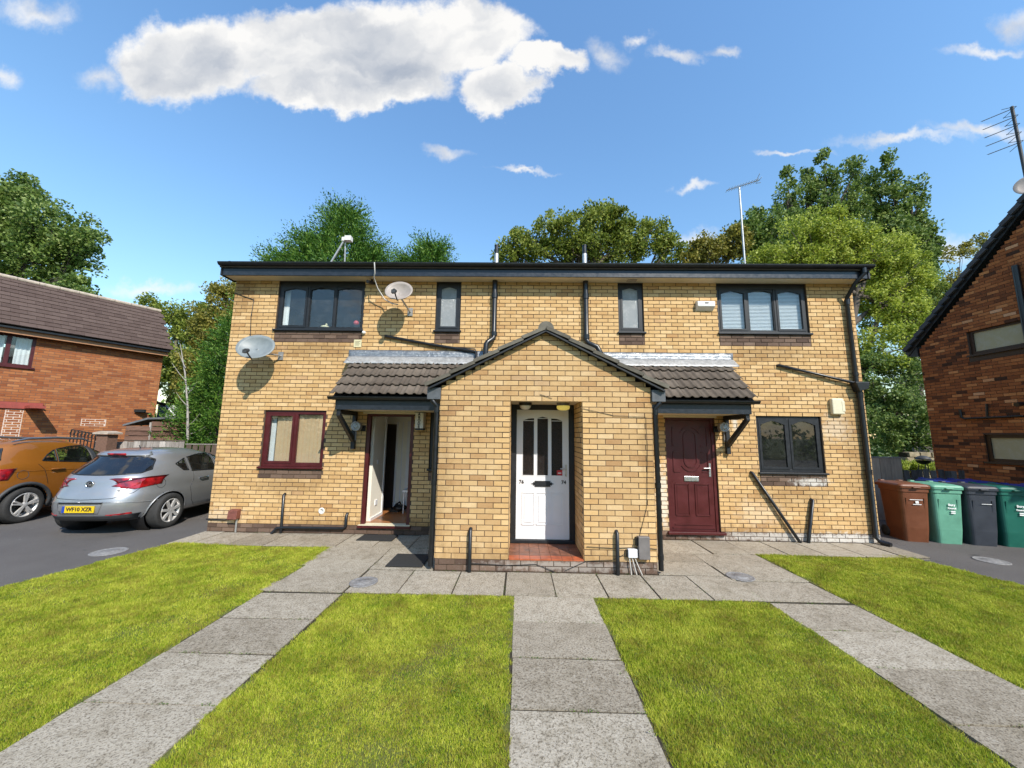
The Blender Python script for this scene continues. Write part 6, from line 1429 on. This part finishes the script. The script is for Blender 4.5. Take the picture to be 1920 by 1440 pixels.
fa, fb_ = at(196, 826, y=6.4), at(347, 827, y=6.9); fence('board_fence', 'weathered pale board fence behind the silver car', (fa[0] - .25, fa[1] - .05, -.03), (fb_[0], fb_[1], -.03), fa[2] + .03, 14, .17, 'fence_pale', cap='fence_dark')
fc = at(412, 832, y=7.2); fence('board_fence', 'dark brown board fence against the conifer hedge', (fb_[0] + .05, fb_[1], -.03), (fc[0] + .8, fc[1], -.03), fc[2] - .0, 9, .145, 'fence_dark', cap='fence_pale')
fd = at(150, 815, y=8.2)
g1 = at(1688, 859, y=3.9)
fence('board_fence', 'brown spaced board fence behind the bins next to the yellow house', (6.3, 3.98, -.05), (g1[0], 3.9, -.05), g1[2] + .05, 10, .245, 'fence_brown', cap='fence_pale', jag=.004)
h0, h1 = at(1693, 878, y=3.88), at(1806, 884, y=3.78); fence('picket_fence', 'low black weathered picket fence touching the dark brick house', (h0[0], h0[1], -.05), (h1[0], h1[1], -.05), (h0[2] + h1[2]) / 2 + .05, 9, .12, 'fence_black', jag=.02, lean=.03)
# shed
s0, s1, s2 = at(238, 800, y=7.15), at(284, 792, y=7.3), at(350, 788, y=8.4); e = empty('garden_shed', (s1[0], 8, 0), 'weathered brown boarded shed behind the pale fence', 'shed')
def boards(pa, pb, zt0, zt1, nm):
    n = 13
    for k in range(n):
        z0, z1 = k * .165, k * .165 + .15
        if z0 > min(zt0, zt1) - .02: break
        m = MB(); a, b = Vector((pa[0], pa[1], z0)), Vector((pb[0], pb[1], z0)); u = (b - a).normalized(); nr = Vector((u.y, -u.x, 0))
        m.prism([a + nr * .03, b + nr * .03, b + Vector((0, 0, .155)), a + Vector((0, 0, .155))], nr * .02); m.build('board', 'shed_board', e)
m = MB(); m.prism([(s0[0] + .05, s0[1] + .05, 0), (s1[0], s1[1] + .05, 0), (s2[0] - .05, s2[1] + .03, 0), (s2[0] - .1, s2[1] + .6, 0), (s0[0] + .5, s0[1] + .8, 0)], (0, 0, min(s0[2], s2[2]))); m.build('lining', 'car_black', e)
boards(s0, s1, s0[2], s1[2], 'l'); boards(s1, s2, s1[2], s2[2], 'r')
m = MB(); c1 = Vector((s1[0], s1[1], 0)); m.prism([(s0[0] - .1, s0[1] - .05, s0[2] + .02), (s1[0], s1[1] - .15, s1[2] + .10), (s2[0] + .1, s2[1] - .05, s2[2] + .06), (s2[0] - .3, s2[1] + .9, s2[2] + .12), (s0[0] + .5, s0[1] + .9, s0[2] + .10)], (0, 0, .06)); m.build('roof', 'felt_roof', e)
m = MB(); m.box(s1[0] - .03, s1[0] + .03, s1[1] - .03, s1[1] + .03, 0, s1[2]); m.build('corner_post', 'fence_pale', e)
# conservatory roof beyond
k0, k1, k2 = at(297, 756, y=10.2), at(322, 762, y=10.0), at(352, 786, y=9.2); e = empty('conservatory', (k1[0], 9.6, 0), 'small glazed conservatory roof behind the shed', 'conservatory')
kl = at(292, 795, y=9.2); m = MB(); m.add([(k0[0], 10.2, k0[2]), (k1[0], 10.0, k1[2]), (k2[0], 9.2, k2[2]), (kl[0], 9.2, kl[2])], [(0, 1, 2, 3)]); m.build('roof_glass', 'felt_roof', e)
for a, b in (((k1[0], 10.0, k1[2] + .03), (k2[0], 9.2, k2[2] + .03)), ((k1[0] - .25, 10.05, k1[2] + .02), (k2[0] - .4, 9.2, k2[2] - .05))): m = MB(); m.bar(a, b, .10, .07); m.build('rafter', 'white_upvc', e)
m = MB(); m.bar((k0[0] - .1, 10.2, k0[2] + .02), (k1[0] + .05, 10.0, k1[2] + .04), .12, .1); m.build('ridge', 'car_trim', e); m = MB(); m.box(kl[0], k2[0], 9.2, 9.26, 0, kl[2] - .25); m.build('wall', 'felt_roof', e)
# ironwork gate and pier by the red house
ga, gb = at(133, 812, y=5.9), at(186, 818, y=6.1); e = empty('iron_gate', (ga[0], 6.0, -.03), 'ornate black iron gate top showing above the orange car', 'gate')
m = MB(); A, B = Vector((ga[0], ga[1], 0)), Vector((gb[0], gb[1], 0))
for k in range(9):
    p = A.lerp(B, k / 8); z = ga[2] + (.10 - .12 * k / 8); m.tube([p + Vector((0, 0, 0)), p + Vector((0, 0, z))], .014, 6)
    if k < 8:
        c = p + (B - A) / 16 + Vector((0, 0, z - .10)); u = (B - A).normalized(); m.tube([c + u * (.065 * math.cos(t_)) + Vector((0, 0, .065 * math.sin(t_))) for t_ in np.linspace(0, 5.4, 14)], .011, 5)
m.tube([A + Vector((0, 0, ga[2] + .11)), B + Vector((0, 0, ga[2] - .03))], .015, 6); m.tube([A + Vector((0, 0, .3)), B + Vector((0, 0, .3))], .015, 6); m.build('bars', 'car_black', e)
pp = at(202, 816, y=6.1); e = empty('gate_pier', (pp[0], 6.1, -.03), 'brick gate pier with pale stone cap behind the cars', 'pier')
m = MB(); m.box(pp[0] - .17, pp[0] + .17, 5.95, 6.25, -.05, pp[2] + .02); m.build('pier_shaft', 'red_mortar', e); m = MB(); m.prism([(pp[0] - .24, 5.88, pp[2] + .03), (pp[0] + .24, 5.88, pp[2] + .03), (pp[0] + .24, 5.88, pp[2] + .08), (pp[0], 5.88, pp[2] + .13), (pp[0] - .24, 5.88, pp[2] + .08)], (0, .44, 0)); m.build('cap', 'concrete_cap', e)
# dry stone wall and covered barbecue in the garden behind the right fence
e = empty('stone_wall', (18, 11.2, -.1), 'buff random stone garden wall below the shrubs', 'wall'); rs = random.Random(9); z = 0.0
for r_ in range(6):
    x = 16.3 + rs.uniform(-.2, 0); hgt = rs.uniform(.17, .25)
    while x < 19.5:
        w_ = rs.uniform(.24, .5); m = MB(); j = lambda: rs.uniform(-.02, .02)
        m.prism([(x + .01 + j(), 11.0 + rs.uniform(-.03, .03), z + .008), (x + w_ - .012, 11.0 + j(), z + .008 + j()), (x + w_ - .012 + j(), 11.0 + j(), z + hgt - .012), (x + w_ * .5, 11.0 + j(), z + hgt - .005 + j() * .5), (x + .01 + j(), 11.0 + j(), z + hgt - .012)], (0, .3, 0)); m.build('stone', 'stone_buff', e, bevel=.012); x += w_
    z += hgt
m = MB(); m.box(16.2, 19.7, 11.08, 11.4, -.1, z - .02); m.build('core', 'soil', e)
p = at(1731, 862, y=8.6); e = empty('barbecue', (p[0], 8.6, 0), 'dark kettle barbecue behind the black picket fence', 'barbecue')
m = MB(); m.lathe([(.20, 0), (.21, .02), (.18, .08), (.11, .13), (.03, .15), (.001, .15)], (p[0], 8.6, p[2] + .0), (0, 0, 1), 22, False); m.build('lid', 'car_trim', e); m = MB(); m.lathe([(.07, -.15), (.17, -.10), (.21, -.01)], (p[0], 8.6, p[2] - .01), (0, 0, 1), 22, False); m.box(p[0] + .2, p[0] + .5, 8.5, 8.7, p[2] - .05, p[2] - .02); m.build('bowl', 'car_black', e)
m = MB()
for a_ in (0, 2.1, 4.2): m.tube([(p[0] + .12 * math.cos(a_), 8.6 + .12 * math.sin(a_), p[2] - .15), (p[0] + .33 * math.cos(a_), 8.6 + .33 * math.sin(a_), -.1)], .015, 6)
m.build('leg', 'car_trim', e)

# ------------------------------------------------------------------ trees and shrubs
def leaf_quads(P, D, size, rg, aspect=1.7, spread=.9):
    """rhombic leaves at P, roughly pointing along D"""
    n = len(P); D = D + rg.normal(0, spread, (n, 3)); D /= np.linalg.norm(D, axis=1, keepdims=True) + 1e-9
    S = np.cross(D, rg.normal(0, 1, (n, 3))); S /= np.linalg.norm(S, axis=1, keepdims=True) + 1e-9
    L = (size * rg.uniform(.6, 1.35, n))[:, None]; W = L / aspect / 2
    v = np.stack([P - D * L * .5, P + S * W + D * L * .08, P + D * L * .5, P - S * W + D * L * .08], 1)
    return v
def leaf_object(name, V, mat, parent):
    n = len(V); return obj(name, np_mesh(name, V.reshape(-1, 3), np.arange(n * 4).reshape(-1, 4)), mat, parent)
def limb(m, a, b, r0, r1, rg, k=5, wob=.12):
    a, b = np.array(a, float), np.array(b, float); L = np.linalg.norm(b - a); pts = []
    for i in range(k + 1):
        t = i / k; pts.append(tuple(a + (b - a) * t + rg.normal(0, wob * L * .08, 3) * (0 < i < k) + np.array([0, 0, .08 * L * math.sin(math.pi * t)])))
    m.tube(pts, [r0 + (r1 - r0) * i / k for i in range(k + 1)], 6, False); return pts
def broadleaf(label, base, blobs, n_leaf, size, mat, clump=.55, seed=0, bark='bark', trunk=.22, up=.2, name='tree', dens_edge=.35, droop=0., group='trees round the houses', lean=(0, 0), gap=1.0):
    """blobs: (x, y, z, rx, ry, rz) crown masses; leaves sit on many small clumps spread through them"""
    rg = np.random.default_rng(seed); e = empty(name, tuple(base), label, 'tree', group); B = np.array(base, float)
    vol = np.array([b[3] * b[4] * b[5] for b in blobs]) ** .7; vol /= vol.sum(); cl = []; m = MB()
    n_leaf = int(n_leaf * 1.45); size *= .80; ncl = max(14, int(n_leaf / 110)); top = max(b[2] for b in blobs); bl = np.array(blobs, float)
    spine = np.array([(bl[:, 0] * vol).sum(), (bl[:, 1] * vol).sum(), (bl[:, 2] * vol).sum()])
    tp = limb(m, B, spine, trunk, trunk * .4, rg, 6)
    for i, b in enumerate(blobs):
        c = np.array(b[:3]); j = min(5, 2 + i % 4); pts = limb(m, tp[j], c, trunk * .45, trunk * .12, rg, 5)
        k = max(3, int(ncl * vol[i]))
        for q in range(k):
            d = rg.normal(0, 1, 3); d /= np.linalg.norm(d); r = rg.uniform(dens_edge, 1) ** .6
            p = c + d * r * np.array(b[3:6]) * rg.uniform(.85, 1.08); cl.append((p, d, b))
            if q % 3 == 0: limb(m, pts[3], p, trunk * .10, .008, rg, 3)
    m.build('trunk', bark, e)
    V = []; per = n_leaf // len(cl)
    for p, d, b in cl:
        k = int(per * rg.uniform(.5, 1.5)); s = clump * rg.uniform(.38, .95)
        q = rg.normal(0, 1, (k, 3)); q /= np.linalg.norm(q, axis=1, keepdims=True); q *= (rg.random((k, 1)) ** .45) * s
        q[:, 2] *= .75 + up; P = p + q; dd = q / s * .6 + np.array([0, 0, up - droop]) + d * .4
        V.append(leaf_quads(P, dd, size, rg))
    leaf_object('crown', np.concatenate(V), mat, e); return e
def conifer(label, base, h, r, n_spray, mat='leaf_conifer', seed=0, power=.8, lean=0., low=.04, name='conifer', size=.34):
    """sprays of scale foliage set out from a tapering column, tips turned up"""
    rg = np.random.default_rng(seed); e = empty(name, tuple(base), label, 'tree', 'conifers round the houses'); B = np.array(base, float)
    m = MB(); m.tube([tuple(B), tuple(B + np.array([0, 0, h * .5])), tuple(B + np.array([lean, 0, h * .97]))], [.18, .12, .02], 8); 
    t = low + (1 - low) * rg.random(n_spray) ** 1.25; a = rg.uniform(0, 2 * np.pi, n_spray)
    lump = 1 + .22 * np.sin(a * 3 + t * 9) + .18 * np.sin(a * 5 - t * 17 + 1) + rg.normal(0, .14, n_spray)
    R_ = r * (1 - t) ** power * lump + .06; rr = R_ * rg.uniform(.55, 1.0, n_spray) ** .5
    C = B + np.stack([np.cos(a) * rr + lean * t, np.sin(a) * rr, t * h], 1)
    out = np.stack([np.cos(a), np.sin(a), np.full(n_spray, .75)], 1) + rg.normal(0, .28, (n_spray, 3)); out /= np.linalg.norm(out, axis=1, keepdims=True)
    for i in range(0, n_spray, max(1, n_spray // 60)): m.tube([tuple(B + np.array([lean * t[i], 0, t[i] * h * .92])), tuple(C[i])], [.025, .006], 4, False)
    m.build('trunk', 'bark', e); V = []; K = 20
    side = np.cross(out, rg.normal(0, 1, (n_spray, 3))); side /= np.linalg.norm(side, axis=1, keepdims=True); S = size * rg.uniform(.6, 1.4, n_spray)
    for k in range(K):
        f = (k + .5) / K; sg = 1 if k % 2 else -1; w = (1 - f) * .75 + .12
        P = C + out * (f * S * 1.6)[:, None] + side * (sg * w * .34 * S)[:, None] + rg.normal(0, .02, (n_spray, 3))
        V.append(leaf_quads(P, out * .9 + side * sg * .75, .115 * (size / .34) ** .5 * (.8 + .5 * (1 - f)), rg, 3.2, .22))
    leaf_object('crown', np.concatenate(V), mat, e); return e
def blob(px, py, y, rw, rh, ry=None):
    """crown mass seen at a photo point, at depth y; radii given in photo pixels"""
    c = at(px, py, y=y); a = at(px + rw, py, y=y); b = at(px, py - rh, y=y); rx = abs(a[0] - c[0]); rz = abs(b[2] - c[2])
    return (c[0], c[1], c[2], rx, ry or min(rx, rz, 3.5), rz)
G0 = -.16
# behind the left house
b = [blob(40, 405, 24, 55, 62), blob(110, 435, 24, 55, 58), blob(0, 450, 24, 60, 70), blob(70, 490, 24, 80, 60), blob(150, 470, 24, 30, 40), blob(-50, 420, 25, 50, 80), blob(125, 535, 23, 40, 22), blob(45, 358, 24, 25, 32)]
broadleaf('tall dark green poplar rising behind the red brick house', (-41, 24, G0), b, 30000, .34, 'leaf_poplar', 1.15, 1, trunk=.5)
b = [blob(165, 552, 20, 22, 8), blob(120, 545, 20, 30, 14)]; broadleaf('low dark branch of leaves over the ridge of the red house', (-33, 20, G0), b, 1500, .25, 'leaf_dark', .5, 2)
b = [blob(285, 570, 17, 26, 14), blob(320, 590, 17, 30, 22), blob(300, 640, 17, 34, 30), blob(350, 620, 17, 30, 30), blob(370, 590, 17, 26, 22), blob(310, 700, 16, 22, 40), blob(345, 680, 16, 40, 40)]
broadleaf('airy green tree in the gap right of the red house', (-21, 17, G0), b, 13000, .20, 'leaf_mid', .62, 3, dens_edge=.2)
b = [blob(425, 560, 12.5, 34, 34), blob(400, 610, 12.5, 40, 40), blob(380, 680, 12.5, 42, 50), blob(430, 640, 12, 40, 50), blob(350, 740, 12.5, 34, 40), blob(420, 540, 12.5, 18, 20)]
broadleaf('yellowish leafy tree close left of the yellow house', (-14.5, 12.5, G0), b, 17000, .15, 'leaf_olive', .5, 4)
c = at(415, 700, y=8.6); conifer('dense dark green conifer hedge beside the left wall of the yellow house', (c[0] + .2, 9.0, G0), 6.3, 1.8, 1900, seed=5, power=.55, size=.30)
c = at(385, 800, y=8.4); conifer('low bushy conifer over the dark fence left of the house', (c[0], 9.0, G0), 4.0, 1.5, 1200, seed=6, power=.55, size=.28)
# pale sapling
a, b_ = at(352, 830, y=7.6), at(338, 645, y=7.9); e = empty('sapling', (a[0], 7.6, G0), 'thin pale leafless sapling by the conifer hedge', 'tree'); m = MB()
m.tube([(a[0], 7.6, G0), tuple(a), tuple(at(352, 760, y=7.65)), tuple(at(347, 700, y=7.75)), tuple(b_)], [.05, .045, .035, .025, .008], 7)
for p0, p1 in (((349, 715), (322, 680)), ((351, 740), (370, 715)), ((350, 760), (330, 735)), ((352, 800), (375, 775)), ((354, 815), (385, 800)), ((348, 690), (335, 660))): m.tube([tuple(at(*p0, y=7.7)), tuple(at((p0[0] + p1[0]) / 2, (p0[1] + p1[1]) / 2 + 2, y=7.65)), tuple(at(*p1, y=7.6))], [.018, .012, .005], 5)
m.build('trunk', 'bark_pale', e)
# conifers over the roof
for k, (px, py, y, rad, hh, lb) in enumerate([(652, 374, 11.0, 3.9, None, 'tallest conifer behind the roof at left'), (585, 418, 10.6, 2.6, None, 'rounded conifer left of the tallest conifer behind the roof'), (535, 455, 10.8, 2.6, None, 'lowest conifer at the left end behind the roof'), (700, 440, 11.2, 2.4, None, 'conifer right of the tallest conifer behind the roof'), (812, 434, 12.5, 2.5, None, 'small pointed conifer behind the middle of the roof'), (768, 462, 12.3, 1.5, None, 'thin conifer tip left of the small pointed conifer')]):
    t_ = at(px, py, y=y); conifer(lb, (t_[0], y, G0), t_[2] - .62, rad * .92, 2100 if k == 0 else 1500, seed=20 + k, power=.85, low=.42, size=.60)
# broadleaf over the middle
b = [blob(1060, 440, 15, 62, 40), blob(1130, 420, 15, 60, 36), blob(990, 460, 15, 46, 34), blob(1200, 450, 15, 60, 36), blob(1255, 470, 15, 34, 28), blob(950, 480, 15, 28, 22), blob(1110, 470, 15, 110, 40), blob(1105, 400, 15, 30, 14)]
broadleaf('round leafy tree rising behind the middle of the roof', (4, 15, G0), b, 26000, .21, 'leaf_mid', .62, 7, dens_edge=.25, trunk=.4)
b = [blob(1330, 470, 14, 38, 26), blob(1300, 488, 14, 30, 18), blob(1375, 455, 14, 30, 36)]; broadleaf('olive brown shrubby tree behind the aerial', (9.5, 14, G0), b, 7000, .19, 'leaf_olive', .5, 8)
# poplars on the right
def spire(px, py, y, w, h, n=6, lean=0):
    return [blob(px + lean * (k / (n - 1) - .5), py + h * (k / (n - 1)), y, w * (.35 + .65 * min(1, k / (n - 1) * 1.6)), h / n * .95) for k in range(n)]
b = spire(1475, 345, 21, 36, 160) + spire(1512, 330, 21.5, 30, 170) + spire(1548, 312, 21, 38, 210) + spire(1600, 326, 21.5, 36, 190); broadleaf('tall dark poplar behind the right end of the roof', (20, 21, G0), b, 30000, .27, 'leaf_poplar', .66, 9, up=.6, trunk=.45)
b = spire(1678, 315, 21, 40, 240, lean=14) + spire(1722, 352, 21, 34, 210, lean=12) + spire(1638, 335, 22, 38, 190) + [blob(1735, 445, 21, 24, 18), blob(1700, 560, 21, 50, 50)]; broadleaf('tall dark poplar at the right of the group, top bending', (27.5, 21, G0), b, 30000, .27, 'leaf_poplar', .66, 10, up=.6, trunk=.45)
b = spire(1420, 400, 20.5, 24, 110) + [blob(1440, 450, 20, 40, 40), blob(1395, 440, 20, 26, 34)]; broadleaf('shorter dark poplar left of the tall poplars', (16.5, 20.5, G0), b, 10000, .26, 'leaf_poplar', .7, 11, up=.5, trunk=.35)
b = [blob(1500, 455, 14, 60, 40), blob(1570, 440, 14, 60, 44), blob(1640, 480, 14, 66, 50), blob(1450, 480, 14, 50, 26), blob(1690, 520, 14, 50, 50), blob(1560, 500, 14, 90, 40), blob(1660, 570, 14, 60, 50), blob(1700, 600, 13.5, 46, 44), blob(1660, 650, 13, 44, 44), blob(1540, 415, 14, 40, 22)]
broadleaf('bright lime green tree filling the gap right of the yellow house', (16.5, 14, G0), b, 34000, .17, 'leaf_lime', .62, 12, dens_edge=.2, trunk=.35)
b = [blob(1660, 740, 12.5, 50, 40), blob(1700, 780, 12, 50, 44), blob(1650, 800, 12, 40, 46), blob(1730, 740, 13, 40, 40), blob(1725, 820, 11.8, 36, 26), blob(1690, 690, 13, 50, 26), blob(1620, 700, 13, 40, 40)]
broadleaf('glossy dark laurel shrub above the stone wall', (17.5, 12.6, G0), b, 16000, .17, 'leaf_dark', .5, 13, trunk=.12, name='shrub')
b = [blob(1800, 470, 22, 34, 34), blob(1840, 460, 22, 16, 14), blob(1770, 540, 22, 40, 30), blob(1800, 525, 22, 30, 14), blob(1850, 480, 22, 16, 20)]; broadleaf('sparse thin tree against the sky above the dark brick gable', (31, 22, G0), b, 1900, .22, 'leaf_olive', .7, 14, trunk=.14, dens_edge=.1)
b = [blob(1740, 560, 16, 36, 36), blob(1765, 600, 16, 26, 26), blob(1740, 640, 16, 30, 40)]; broadleaf('small green tree between the lime tree and the dark gable', (21.5, 16, G0), b, 5000, .17, 'leaf_mid', .5, 15, trunk=.14)
b = [blob(1720, 873, 10.2, 60, 8, .5), blob(1660, 873, 10.2, 50, 9, .5)]; broadleaf('bright yellow green low hedge before the stone wall', (15, 10.2, G0), b, 5000, .09, 'leaf_lime', .22, 16, trunk=.05, name='hedge')
b = [blob(105, 852, 6.3, 45, 16, .5), blob(165, 862, 6.3, 45, 16, .5), blob(60, 856, 6.3, 40, 16, .5)]; broadleaf('yellow green shrub seen through the windows of the orange car', (-13.2, 6.3, G0), b, 6000, .10, 'leaf_lime', .25, 17, trunk=.05, name='shrub')
# far wood that closes the gaps near the horizon
rg = np.random.default_rng(77); V = []
for k in range(520):
    t_ = rg.uniform(0, 2 * np.pi); rad = rg.uniform(38, 50); z = rg.uniform(.3, 4.4) if math.sin(t_) > -.2 else rg.uniform(.3, 9.5); s = rg.uniform(.9, 2.0); q = rg.normal(0, s * .6, (90, 3))
    V.append(leaf_quads(np.array([rad * math.cos(t_), rad * math.sin(t_), z]) + q, q * .3 + np.array([0, 0, .2]), .62, rg))
o = leaf_object('distant_wood', np.concatenate(V), 'leaf_dark', None); tag(o, 'dark belt of distant trees all round the estate', 'trees', None, 'stuff')
